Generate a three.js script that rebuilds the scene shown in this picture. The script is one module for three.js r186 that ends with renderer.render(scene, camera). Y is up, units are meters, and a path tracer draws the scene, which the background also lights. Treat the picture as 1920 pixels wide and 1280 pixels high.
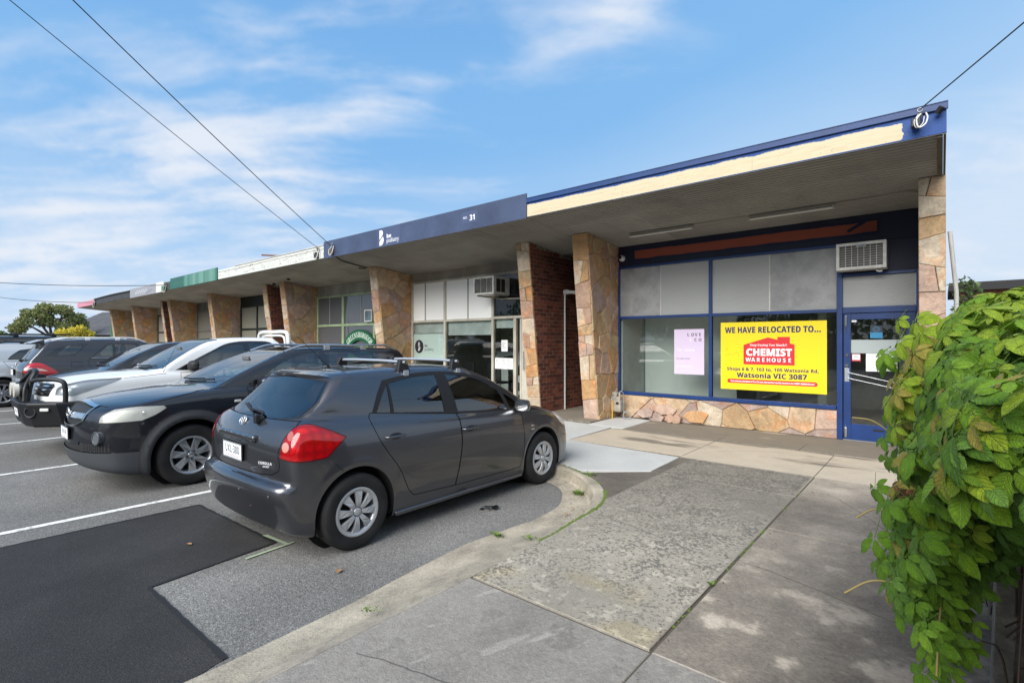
import * as THREE from 'three';
import { mergeGeometries } from 'three/addons/utils/BufferGeometryUtils.js';
import { RoundedBoxGeometry } from 'three/addons/geometries/RoundedBoxGeometry.js';

// ---------------------------------------------------------------- camera, sky, sun, exposure
const scene = new THREE.Scene();
const camera = new THREE.PerspectiveCamera(67.63, 1024 / 682, 0.05, 2500);
camera.position.set(0, 1.74, 0);
camera.rotation.set(0.00105, THREE.MathUtils.degToRad(40.13), 0, 'YXZ');
scene.add(camera);
const renderer = new THREE.WebGLRenderer({ antialias: true });
renderer.setSize(1024, 682);
renderer.toneMapping = THREE.LinearToneMapping;
renderer.toneMappingExposure = 1.82;
renderer.shadowMap.enabled = true;

const SUN_DIR = new THREE.Vector3(0.08, 0.60, 0.79).normalize();
const sun = new THREE.DirectionalLight(new THREE.Color(1, 0.965, 0.91), 3.1);
sun.name = 'sun';
sun.position.copy(SUN_DIR).multiplyScalar(120);
sun.target.position.set(-8, 0, -5);
sun.position.add(sun.target.position);
sun.castShadow = true;
sun.shadow.mapSize.set(4096, 4096);
sun.shadow.radius = 90;
Object.assign(sun.shadow.camera, { left: -50, right: 50, top: 50, bottom: -50, near: 1, far: 300 });
scene.add(sun, sun.target);

// ---------------------------------------------------------------- random numbers and noise
function rng(seed) {
  let a = seed >>> 0;
  return () => { a = (a + 0x6d2b79f5) | 0; let t = Math.imul(a ^ (a >>> 15), 1 | a); t = (t + Math.imul(t ^ (t >>> 7), 61 | t)) ^ t; return ((t ^ (t >>> 14)) >>> 0) / 4294967296; };
}
const clamp = (x, a = 0, b = 1) => Math.min(b, Math.max(a, x)), lerp = (a, b, t) => a + (b - a) * t;
const sstep = (a, b, x) => { const t = clamp((x - a) / (b - a)); return t * t * (3 - 2 * t); };
const deg = THREE.MathUtils.degToRad;
const VAL = new Float32Array(65536); { const r = rng(7); for (let i = 0; i < 65536; i++) VAL[i] = r(); }
function lattice(ix, iy, s) { let h = Math.imul(ix, 374761393) + Math.imul(iy, 668265263) + Math.imul(s, 974711) | 0; h = Math.imul(h ^ (h >>> 13), 1274126177); return VAL[(h ^ (h >>> 16)) & 65535]; }
function vnoise(x, y, s = 0, per = 0) {
  let ix = Math.floor(x), iy = Math.floor(y); const fx = x - ix, fy = y - iy, u = fx * fx * (3 - 2 * fx), v = fy * fy * (3 - 2 * fy);
  let jx = ix + 1, jy = iy + 1;
  if (per) { ix = ((ix % per) + per) % per; iy = ((iy % per) + per) % per; jx = ((jx % per) + per) % per; jy = ((jy % per) + per) % per; }
  return lerp(lerp(lattice(ix, iy, s), lattice(jx, iy, s), u), lerp(lattice(ix, jy, s), lattice(jx, jy, s), u), v);
}
function fbm(x, y, oct = 4, s = 0, per = 0, gain = 0.5) { let a = 1, t = 0, n = 0, f = 1; for (let i = 0; i < oct; i++) { t += a * vnoise(x * f, y * f, s + i, per * f); n += a; a *= gain; f *= 2; } return t / n; }

// ---------------------------------------------------------------- the sky (blue, thin wind-drawn cloud), one float texture
{
  const W = 2048, H = 1024, d = new Float32Array(W * H * 4), K = 1 / renderer.toneMappingExposure;
  const lin = (c) => { c /= 255; return (c <= 0.04045 ? c / 12.92 : ((c + 0.055) / 1.055) ** 2.4) * K; }, L3 = (r, g, b) => [lin(r), lin(g), lin(b)];
  const zen = L3(80, 146, 214), mid = L3(134, 188, 240), low = L3(182, 214, 247), hor = L3(210, 228, 248), cloud = L3(234, 240, 250);
  const patch = (a, e, a0, e0, wa, we, tilt) => { const x = a - a0, y = e - e0, c = Math.cos(tilt), s = Math.sin(tilt), p = (x * c + y * s) / wa, q = (-x * s + y * c) / we; return Math.exp(-(p * p + q * q)); };
  const c40 = Math.cos(0.7004), s40 = Math.sin(0.7004);
  for (let r = 0; r < H; r++) {
    const el = ((r + 0.5) / H - 0.5) * Math.PI, y = Math.sin(el), e = el * 180 / Math.PI;
    for (let c = 0; c < W; c++) {
      const az = ((c + 0.5) / W - 0.5) * 2 * Math.PI, x = Math.cos(az) * Math.cos(el), z = Math.sin(az) * Math.cos(el), o = (r * W + c) * 4;
      d[o + 3] = 1;
      if (y <= 0) { d[o] = d[o + 1] = d[o + 2] = 0.2 * K; continue; }
      const a = Math.atan2(x, -z) * 180 / Math.PI;              // azimuth, to the right of the direction the shops face away from
      const k = 1 / (y + 0.12), px = x * k, pz = z * k, u = px * c40 - pz * s40, v = px * s40 + pz * c40;
      const wx = fbm(u * 0.9 + 7, v * 0.9, 3, 31) - 0.5, wz = fbm(u * 0.9, v * 0.9 + 4, 3, 47) - 0.5;
      const st = fbm(u * 2.0 + 1.1 * v + wx * 2.2, v * 4.6 - 0.7 * u + wz * 2.4, 7, 5, 0, 0.64), big = fbm(px * 0.7 + wx, pz * 0.7 + wz + 9, 4, 17);
      const pale = clamp(0.5 + a / 110) * (1 - sstep(80, 160, Math.abs(a))) ;   // thin haze veils the right of the view
      const t = clamp(e / 46 - 0.42 * pale + 0.18 * (big - 0.5));
      let C; if (t < 0.16) C = hor.map((h, i) => lerp(h, low[i], t / 0.16)); else if (t < 0.45) C = low.map((h, i) => lerp(h, mid[i], (t - 0.16) / 0.29)); else C = mid.map((h, i) => lerp(h, zen[i], sstep(0.45, 1.15, t)));
      let cov = 0.17 + 0.5 * (big - 0.42) + 0.10 * sstep(25, 0, e);
      cov += 0.40 * patch(a, e, -80, 10, 22, 8.5, 0.15) + 0.34 * patch(a, e, -72, 19, 12, 4.5, 0.25) + 0.42 * patch(a, e, -54, 25.5, 7.5, 3.0, 0.15) + 0.26 * patch(a, e, -60, 31, 12, 4, 0.3) + 0.34 * patch(a, e, -28, 32.2, 12, 2.4, 0.28) + 0.2 * patch(a, e, 5, 14, 14, 5, 0.1);
      cov -= 0.30 * patch(a, e, -30, 22, 18, 5.5, 0.1) + 0.34 * patch(a, e, -85, 33, 22, 6, 0.2) + 0.30 * patch(a, e, -8, 26, 14, 6, 0.1);
      cov += 0.40 * sstep(60, 130, Math.abs(a + 40)) + 0.30 * sstep(42, 66, e);
      let cl = sstep(0.08, 1.15, cov * 0.92 + 1.7 * (st - 0.5)) * clamp(cov * 1.7 + 0.08);
      cl = clamp(cl * 0.98, 0, 0.92);
      for (let i = 0; i < 3; i++) d[o + i] = lerp(C[i], cloud[i], cl);
    }
  }
  const t = new THREE.DataTexture(d, W, H, THREE.RGBAFormat, THREE.FloatType);
  t.mapping = THREE.EquirectangularReflectionMapping; t.magFilter = THREE.LinearFilter; t.needsUpdate = true;
  scene.background = t; scene.environment = t;
}

// ---------------------------------------------------------------- things, parts, names
const used = new Map();
function numbered(name) { const n = used.get(name) ?? 0; used.set(name, n + 1); return n ? name + '_' + String(n).padStart(3, '0') : name; }
function tag(o, label, category, group) { if (label) o.userData.label = label; if (category) o.userData.category = category; if (group) o.userData.group = group; return o; }
function thing(name, label, category, pos = [0, 0, 0], turn = 0, group) {
  const g = new THREE.Group(); g.name = numbered(name); g.position.set(...pos); g.rotation.y = turn; scene.add(g); return tag(g, label, category, group);
}
const partNames = new WeakMap();
function part(name, geo, mat, parent) {
  if (Array.isArray(geo)) geo = geo.length > 1 ? merge(geo) : geo[0];
  const m = new THREE.Mesh(geo, mat); m.castShadow = m.receiveShadow = true;
  if (parent && parent !== scene) { const k = partNames.get(parent) ?? {}; partNames.set(parent, k); const n = k[name] ?? 0; k[name] = n + 1; m.name = n ? name + '_' + String(n).padStart(3, '0') : name; parent.add(m); }
  else { m.name = numbered(name); scene.add(m); }
  return m;
}
function struct(name, geo, mat, parent) { const m = part(name, geo, mat, parent); m.userData.kind = 'structure'; return m; }
function group(name, parent) { const g = new THREE.Group(); const k = partNames.get(parent) ?? {}; partNames.set(parent, k); const n = k[name] ?? 0; k[name] = n + 1; g.name = n ? name + '_' + String(n).padStart(3, '0') : name; parent.add(g); return g; }
function solo(name, label, category, geo, mat, grp) { return tag(part(name, geo, mat), label, category, grp); }

// geometry helpers
THREE.BufferGeometry.prototype.toNI = function () { return this.index ? this.toNonIndexed() : this; };
function merge(list) {
  const l = list.map((g) => { const h = g.index ? g.toNI() : g; for (const k of Object.keys(h.attributes)) if (!['position', 'normal', 'uv'].includes(k)) h.deleteAttribute(k); if (!h.attributes.uv) h.setAttribute('uv', new THREE.BufferAttribute(new Float32Array(h.attributes.position.count * 2), 2)); return h; });
  return mergeGeometries(l);
}
// planar uv in metres on the dominant axis
function metreUV(g, ox = 0, oy = 0, s = 1) {
  const h = g.index ? g.toNI() : g, p = h.attributes.position, n = h.attributes.normal, uv = new Float32Array(p.count * 2);
  for (let i = 0; i < p.count; i++) {
    const ax = Math.abs(n.getX(i)), ay = Math.abs(n.getY(i)), az = Math.abs(n.getZ(i)), x = p.getX(i), y = p.getY(i), z = p.getZ(i);
    const [u, v] = ay >= ax && ay >= az ? [x, z] : ax >= az ? [z, y] : [x, y];
    uv[2 * i] = u * s + ox; uv[2 * i + 1] = v * s + oy;
  }
  h.setAttribute('uv', new THREE.BufferAttribute(uv, 2)); return h;
}
function bx(x0, x1, y0, y1, z0, z1, r = 0) {
  const w = Math.abs(x1 - x0), h = Math.abs(y1 - y0), d = Math.abs(z1 - z0);
  const g = r ? new RoundedBoxGeometry(w, h, d, 2, Math.min(r, w / 2.02, h / 2.02, d / 2.02)) : new THREE.BoxGeometry(w, h, d);
  g.translate((x0 + x1) / 2, (y0 + y1) / 2, (z0 + z1) / 2); return metreUV(g);
}
const V = (x, y, z) => new THREE.Vector3(x, y, z);
function tube(pts, r, seg = 24, rad = 7, closed = false) { return new THREE.TubeGeometry(new THREE.CatmullRomCurve3(pts.map((p) => V(...p)), closed, 'centripetal'), seg, r, rad, closed).toNI(); }
function cyl(a, b, r, r2 = r, seg = 14) { const A = V(...a), B = V(...b), g = new THREE.CylinderGeometry(r2, r, A.distanceTo(B), seg); g.applyQuaternion(new THREE.Quaternion().setFromUnitVectors(V(0, 1, 0), B.clone().sub(A).normalize())); g.translate(...A.add(B).multiplyScalar(0.5).toArray()); return g.toNI(); }
// flat polygon in the ground plane, points [x, z], facing up
function flat(pts, y, hole) {
  const s = new THREE.Shape(pts.map(([x, z]) => new THREE.Vector2(x, -z))); if (hole) s.holes.push(new THREE.Path(hole.map(([x, z]) => new THREE.Vector2(x, -z))));
  const g = new THREE.ShapeGeometry(s); g.rotateX(-Math.PI / 2); g.translate(0, y, 0); return metreUV(g);
}
// slab with bevelled upper edge
function slab(pts, y0, y1, bev = 0.004) {
  const s = new THREE.Shape(pts.map(([x, z]) => new THREE.Vector2(x, -z)));
  const g = new THREE.ExtrudeGeometry(s, { depth: y1 - y0 - bev, bevelEnabled: true, bevelThickness: bev, bevelSize: bev, bevelOffset: -bev, bevelSegments: 1 });
  g.rotateX(-Math.PI / 2); g.translate(0, y0, 0); return metreUV(g);
}
function profileZ(poly, x0, x1) { // polygon of [z, y] extruded along x
  const s = new THREE.Shape(poly.map(([z, y]) => new THREE.Vector2(-z, y))), g = new THREE.ExtrudeGeometry(s, { depth: x1 - x0, bevelEnabled: false });
  g.rotateY(Math.PI / 2); g.translate(x0, 0, 0); return metreUV(g);
}
// ---------------------------------------------------------------- textures
function tex(w, h, fn, srgb = true, rep = true) {
  const d = new Uint8Array(w * h * 4);
  for (let y = 0; y < h; y++) for (let x = 0; x < w; x++) { const c = fn((x + 0.5) / w, (y + 0.5) / h, x, y), o = (y * w + x) * 4; if (typeof c === 'number') d[o] = d[o + 1] = d[o + 2] = clamp(c, 0, 255); else { d[o] = clamp(c[0], 0, 255); d[o + 1] = clamp(c[1], 0, 255); d[o + 2] = clamp(c[2], 0, 255); } d[o + 3] = 255; }
  const t = new THREE.DataTexture(d, w, h); t.magFilter = THREE.LinearFilter; t.minFilter = THREE.LinearMipmapLinearFilter; t.generateMipmaps = true;
  if (srgb) t.colorSpace = THREE.SRGBColorSpace; if (rep) t.wrapS = t.wrapT = THREE.RepeatWrapping; t.needsUpdate = true; return t;
}
function scaled(t, s) { const c = t.clone(); c.repeat.set(s, s); c.needsUpdate = true; return c; }
function canvasTex(w, h, draw) { const c = document.createElement('canvas'); c.width = w; c.height = h; const x = c.getContext('2d'); draw(x, w, h); const t = new THREE.CanvasTexture(c); t.colorSpace = THREE.SRGBColorSpace; return t; }
const mat = (color, roughness = 0.7, extra = {}) => { const { phys, ...rest } = extra; const m = phys || rest.transmission !== undefined || rest.clearcoat !== undefined ? new THREE.MeshPhysicalMaterial({ roughness, ...rest }) : new THREE.MeshStandardMaterial({ roughness, ...rest }); if (color !== null) m.color.set(color); return m; };
const both = (m) => { m.side = THREE.DoubleSide; return m; };

const N = {};
N.mottle = tex(512, 512, (u, v) => 255 * clamp(0.62 + 0.55 * (fbm(u * 6, v * 6, 5, 3, 6, 0.55) - 0.5) + 0.10 * (fbm(u * 60, v * 60, 2, 9, 60) - 0.5)));
N.dirt = tex(512, 512, (u, v) => 255 * clamp(0.86 + 0.34 * (fbm(u * 4, v * 4, 6, 13, 4, 0.6) - 0.5) + 0.08 * (fbm(u * 90, v * 90, 2, 19, 90) - 0.5)));
N.fine = tex(512, 512, (u, v) => 255 * fbm(u * 64, v * 64, 3, 23, 64), false);
N.rough = tex(512, 512, (u, v) => 255 * fbm(u * 10, v * 10, 6, 27, 10, 0.6), false);
const paintM = (c, r = 0.6, s = 1) => mat(c, r, { map: scaled(N.dirt, 0.7 * s), bumpMap: scaled(N.fine, 2), bumpScale: 0.001 });
const M = {
  black: mat(0x0b0b0c, 0.55), rubber: mat(0x141415, 0.85), dark: mat(0x1c1c1e, 0.7), chrome: mat(0xd8dadc, 0.16, { metalness: 1 }), alu: mat(0xc4c8cc, 0.34, { metalness: 1 }),
  white: paintM(0xdcdcd6, 0.55), cream: paintM(0xe2d3b4, 0.7), navy: paintM(0x0e1738, 0.6), blue: paintM(0x103c7e, 0.42), blueCap: paintM(0x1c4480, 0.5), soffit: mat(0xa39d92, 0.75, { map: scaled(N.dirt, 0.35) }),
  grey: mat(0x77787a, 0.7), galv: mat(0x9a9c9d, 0.5, { metalness: 0.6 }), timberGrey: mat(0x8a837a, 0.85, { map: scaled(N.mottle, 2) }),
};
// ================================================================ ground
const PY = 0.15; // level of the footpath above the car park
// colour of the weathered concrete, at any place (x, z); lichen and stains that belong to the slab
const CRACKS = [[-2.4, -4.1, 0.25, 0.97, 1.3], [-1.1, -3.9, 0.3, 0.95, 1.2], [-2.0, -5.2, -0.4, 0.9, 0.8], [-0.9, -6.2, 0.8, 0.5, 1.6], [-2.3, -1.5, -0.2, 0.98, 0.9], [-2.5, -7.6, -0.6, 0.8, 1.4]];
function concreteAt(x, z) {
  const w1 = fbm(x * 1.1 + 5, z * 1.1, 4, 61), w2 = fbm(x * 5 + 9, z * 5, 5, 67, 0, 0.6), w3 = fbm(x * 52, z * 52, 4, 71, 0, 0.78), w4 = fbm(x * 90, z * 90, 2, 77);
  const n = (k) => (k - 0.5);
  let c = [150, 144, 133], f = 1 + 0.30 * n(w1) + 0.16 * n(w2) + 0.12 * n(w3) + 0.10 * n(w4);
  const front = sstep(-6.83, -6.93, z), mid = sstep(-2.44, -2.48, z) * (1 - front) * sstep(-1.12, -1.19, x), near = 1 - sstep(-2.44, -2.48, z), right = sstep(-1.19, -1.12, x) * (1 - near) * (1 - front);
  // middle panels: lichen; black specks between bleached ones, denser towards the shop
  const far = sstep(-2.6, -6.2, z);
  if (mid > 0) {
    const dens = 0.08 + 0.20 * far + 0.42 * n(w1) + 0.22 * n(w2), sp = sstep(0.50 - dens * 0.34, 0.76 - dens * 0.34, w3 + 0.30 * n(w4) + 0.34 * n(w2)) * (0.45 + 0.9 * w1);
    const pale = sstep(0.58, 0.78, fbm(x * 16 + 40, z * 16, 4, 83, 0, 0.6)) * (1 - 0.6 * far);
    f = lerp(f, f * (1.08 - 0.16 * far), mid); f *= 1 - 0.34 * sp * mid; f += 0.17 * pale * mid;
    f *= 1 - 0.08 * mid; c = [lerp(150, 156, mid), lerp(144, 149, mid), lerp(133, 135, mid)];
    const gold = sstep(0.45, 0.7, fbm(x * 2.4, z * 2.4, 3, 89)) * sstep(-3.7, -2.7, z) * mid; c[2] -= 10 * gold; c[0] += 3 * gold;
  }
  if (right > 0) { // dark and greasy, worn pale in places
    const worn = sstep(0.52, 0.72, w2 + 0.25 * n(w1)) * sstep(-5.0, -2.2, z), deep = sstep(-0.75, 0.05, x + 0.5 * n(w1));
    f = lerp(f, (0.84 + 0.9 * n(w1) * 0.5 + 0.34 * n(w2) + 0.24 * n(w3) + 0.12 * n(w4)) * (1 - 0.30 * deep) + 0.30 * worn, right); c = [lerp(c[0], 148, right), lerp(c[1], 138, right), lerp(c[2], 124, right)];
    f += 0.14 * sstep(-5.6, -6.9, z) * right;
  }
  if (near > 0) { // newer panel by the gutter
    const blot = sstep(0.63, 0.74, w2), scuff = sstep(0.70, 0.78, fbm(x * 9 + z * 3, z * 3 - x, 4, 91));
    f = lerp(f, 0.93 + 0.30 * n(w1) + 0.17 * n(w2) + 0.20 * n(w3) + 0.12 * n(w4) - 0.10 * blot + 0.13 * scuff, near);
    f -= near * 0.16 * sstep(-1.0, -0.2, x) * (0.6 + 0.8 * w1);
    c = [lerp(c[0], 146, near), lerp(c[1], 141, near), lerp(c[2], 133, near)];
  }
  if (front > 0) { // strip before the shops: brown water stains drawn along the facade
    const st = fbm(x * 0.9, z * 3.4, 5, 97, 0, 0.6), dk = sstep(0.46, 0.66, st + 0.35 * sstep(-8.1, -8.5, z) - 0.06 - 0.2 * sstep(-7.6, -7.0, z));
    f = lerp(f, 1.10 + 0.10 * n(w2) + 0.07 * n(w3) + 0.06 * n(w4) - 0.36 * dk, front); c = [lerp(c[0], 163, front), lerp(c[1], 152, front), lerp(c[2], 135, front)];
  }
  for (const k of CRACKS) { const t = (z - k[1]) * k[2] + (x - k[0]) * k[3], d = (x - k[0]) * k[2] - (z - k[1]) * k[3] + 0.10 * (fbm(t * 3, k[0], 4, 99) - 0.5); if (t > 0 && t < k[4]) f *= 1 - 0.38 * sstep(0.006, 0.0015, Math.abs(d)) * sstep(k[4], k[4] * 0.6, t); }
  return [c[0] * f, c[1] * f, c[2] * f];
}
function worldTex(x0, x1, z0, z1, w, h, fn) { // texture laid once over the rectangle; uv in metres are mapped onto it
  const t = tex(w, h, (u, v) => fn(lerp(x0, x1, u), lerp(z0, z1, v)));
  t.repeat.set(1 / (x1 - x0), 1 / (z1 - z0)); t.offset.set(-x0 / (x1 - x0), -z0 / (z1 - z0)); return t;
}
const slabBump = tex(512, 512, (u, v) => 255 * (0.55 * fbm(u * 24, v * 24, 4, 41, 24, 0.6) + 0.45 * vnoise(u * 170, v * 170, 43, 170)), false);
slabBump.repeat.set(1, 1);
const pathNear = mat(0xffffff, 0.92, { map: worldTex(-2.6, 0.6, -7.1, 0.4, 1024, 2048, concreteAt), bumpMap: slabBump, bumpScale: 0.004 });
const pathFar = mat(0xffffff, 0.9, { map: worldTex(-8, 0.6, -12, -5.2, 1400, 1100, concreteAt), bumpMap: slabBump, bumpScale: 0.003 });
const newConc = mat(0xffffff, 0.85, { map: tex(512, 512, (u, v) => { const f = 1 + 0.10 * (fbm(u * 3, v * 3, 5, 55, 3) - 0.5) + 0.05 * (fbm(u * 60, v * 60, 2, 57, 60) - 0.5); return [180 * f, 181 * f, 178 * f]; }), bumpMap: slabBump, bumpScale: 0.002 });
const kerbM = mat(0xffffff, 0.92, { map: tex(1024, 1024, (u, v) => { const a = fbm(u * 5, v * 5, 5, 101, 5, 0.6), b = fbm(u * 40, v * 40, 4, 103, 40, 0.6), f = 1 + 0.42 * (a - 0.5) + 0.34 * (b - 0.5) - 0.18 * sstep(0.6, 0.72, b); return [158 * f, 150 * f, 134 * f]; }), bumpMap: slabBump, bumpScale: 0.004 });

// asphalt: grey stones in dark binder
const asphaltTex = tex(2048, 2048, (u, v, x, y) => {
  const st = lattice((x >> 1), (y >> 1), 201) * 0.5 + lattice(x, y, 203) * 0.25 + vnoise(u * 420, v * 420, 205, 420) * 0.45;
  const big = fbm(u * 4, v * 4, 5, 207, 4, 0.55);
  let f = 0.86 + 0.42 * (st - 0.6) + 0.30 * (big - 0.5); if (st > 0.92) f += 0.20; if (st < 0.34) f -= 0.16;
  return [129 * f, 128 * f, 125 * f];
});
asphaltTex.repeat.set(0.25, 0.25);
const asphaltBump = tex(1024, 1024, (u, v, x, y) => 255 * (0.55 * lattice(x >> 1, y >> 1, 211) + 0.45 * vnoise(u * 256, v * 256, 213, 256)), false);
asphaltBump.repeat.set(0.5, 0.5);
const asphaltM = mat(0xffffff, 0.93, { map: asphaltTex, bumpMap: asphaltBump, bumpScale: 0.005, vertexColors: true });
const freshM = mat(0xffffff, 0.86, { map: tex(1024, 1024, (u, v, x, y) => { const st = lattice(x, y, 221) * 0.5 + lattice(x >> 1, y >> 1, 222) * 0.3 + vnoise(u * 256, v * 256, 223, 256) * 0.2, b = fbm(u * 5, v * 5, 5, 227, 5), f = 0.85 + 0.9 * (st - 0.5) + 0.5 * (b - 0.5) + (st > 0.8 ? 0.5 : 0); return [46 * f, 45.5 * f, 45 * f]; }), bumpMap: asphaltBump, bumpScale: 0.003 });
freshM.map.repeat.set(0.5, 0.5);

struct('ground', flat([[-900, 900], [900, 900], [900, -900], [-900, -900]], -0.03), mat(0x77726a, 0.95, { map: scaled(N.mottle, 0.2) })).userData.label = 'bare ground reaching to the horizon behind the shops and houses';
{ // the car park, a sheet with soft stains where tyres and engines stand
  const x0 = -70, x1 = -2.9, z0 = -6.2, z1 = 26, nx = 300, nz = 150, g = new THREE.PlaneGeometry(x1 - x0, z1 - z0, nx, nz).rotateX(-Math.PI / 2).translate((x0 + x1) / 2, 0, (z0 + z1) / 2);
  const p = g.attributes.position, col = new Float32Array(p.count * 3);
  for (let i = 0; i < p.count; i++) {
    const x = p.getX(i), z = p.getZ(i), lane = (((x + 6.5) % 2.87) + 2.87) % 2.87; let f = 1.03 + 0.3 * (fbm(x * 0.5, z * 0.5, 4, 231) - 0.5);
    if (z < -0.6) { f -= 0.20 * Math.exp(-(((lane - 1.43) / 0.6) ** 2)) * sstep(-0.8, -2, z) * (0.5 + fbm(x * 1.3, z * 1.3, 3, 233)); }
    col.set([f, f * 0.995, f * 0.985], i * 3);
  }
  g.setAttribute('color', new THREE.BufferAttribute(col, 3)); const m = struct('car_park', metreUVkeep(g), asphaltM); m.userData.label = 'grey worn asphalt of the car park with white bay lines';
}
function metreUVkeep(g) { const p = g.attributes.position, uv = g.attributes.uv; for (let i = 0; i < p.count; i++) uv.setXY(i, p.getX(i), p.getZ(i)); return g; }
function ragged(P, amp) { const o = []; P.forEach((a, i) => { const b = P[(i + 1) % P.length], L = Math.hypot(b[0] - a[0], b[1] - a[1]), n = Math.min(120, Math.ceil(L / 0.03)), nx = (b[1] - a[1]) / L, nz = -(b[0] - a[0]) / L; for (let k = 0; k < n; k++) { const t = k / n, d = k ? amp * 2 * (fbm(t * L * 9 + i * 17, i, 4, 261, 0, 0.7) - 0.5) : 0; o.push([lerp(a[0], b[0], t) + nx * d, lerp(a[1], b[1], t) + nz * d]); } }); return o; }
{ // the fresh black patch in the foreground with cut edges
  const o = struct('asphalt_patch', flat(ragged([[-40, 3.5], [-40, -0.1], [-6.08, -0.14], [-6.06, -2.0], [-4.41, -2.05], [-4.29, -1.10], [-3.0, -1.12], [-2.96, -0.96], [-3.0, -0.3], [-3.0, 3.5]], 0.012), 0.004), freshM); o.userData.label = 'fresh black asphalt patch with straight cut edges in the foreground';
  // bitumen run along the cut
  const edge = []; const P = [[-6.08, -0.14], [-6.06, -2.0], [-4.41, -2.05], [-4.29, -1.10], [-3.0, -1.12]];
  for (let i = 0; i < P.length - 1; i++) { const [a, b] = [P[i], P[i + 1]], L = Math.hypot(b[0] - a[0], b[1] - a[1]), nx = (b[1] - a[1]) / L * 0.014, nz = -(b[0] - a[0]) / L * 0.014; edge.push(flat(ragged([[a[0] - nx, a[1] - nz], [b[0] - nx, b[1] - nz], [b[0] + nx, b[1] + nz], [a[0] + nx, a[1] + nz]], 0.009), 0.006 + i * 0.001)); }
  const e = struct('asphalt_seal', edge, mat(0x1d1d1e, 0.7)); e.userData.label = 'thin black bitumen seal along the cut edge of the patch';
}
{ // bay lines
  const lineM = mat(0xffffff, 0.8, { map: tex(512, 512, (u, v) => { const f = 1 - 0.25 * sstep(0.55, 0.75, fbm(u * 30, v * 30, 4, 241, 30, 0.6)); return [222 * f, 222 * f, 218 * f]; }) });
  const words = ['nearest the camera, left of the hatchback', 'between the black wagon and the white ute', 'left of the white ute', 'beside the dark wagon seen from behind', 'by the silver wagon', 'at the far end'];
  [-6.52, -9.41, -12.28, -15.17, -18.05, -20.9, -23.8, -26.7, -29.6].forEach((x, i) => {
    const o = struct('parking_line', flat([[x - 0.045, i ? -0.62 : 0.4], [x + 0.045, i ? -0.62 : 0.4], [x + 0.045, -5.1], [x - 0.045, -5.1]].map(([a, z]) => [a, i === 0 && z > 0 ? -0.15 : z]), 0.004), lineM); o.userData.label = 'white painted bay line ' + words[Math.min(i, 5)];
  });
  const sp = struct('paint_mark', [flat([[-4.66, -2.05], [-4.64, -2.09], [-4.27, -2.12], [-4.27, -2.09]], 0.0075), flat([[-4.24, -1.74], [-4.27, -1.74], [-4.31, -2.16], [-4.28, -2.16]], 0.009)], mat(0x9fae92, 0.8)); sp.userData.label = 'pale green survey paint mark at the patch corner';
}
// ---- kerb, channel and footpath
const arcIn = [[-2.51, -3.71], [-2.58, -4.0], [-2.66, -4.33], [-2.80, -4.66], [-3.05, -4.95], [-3.30, -5.16], [-3.55, -5.30], [-3.83, -5.37]];   // face of the kerb at its top
const arcChan = [[-3.03, -3.83], [-3.05, -4.12], [-3.09, -4.41], [-3.22, -4.68], [-3.40, -4.92], [-3.60, -5.05], [-3.83, -5.13]];              // edge of the asphalt
const arcBack = [[-2.47, -3.45], [-2.51, -3.85], [-2.55, -4.30], [-2.64, -4.58], [-2.76, -4.80], [-3.05, -5.10], [-3.46, -5.34], [-3.83, -5.52]]; // back of the kerb, with moss
function smooth(pts, n) { return new THREE.CatmullRomCurve3(pts.map(([x, z]) => V(x, 0, z))).getSpacedPoints(n).map((p) => [p.x, p.z]); }
const cIn = smooth(arcIn, 40), cChan = smooth(arcChan, 40), cBack = smooth(arcBack, 40);
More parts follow.
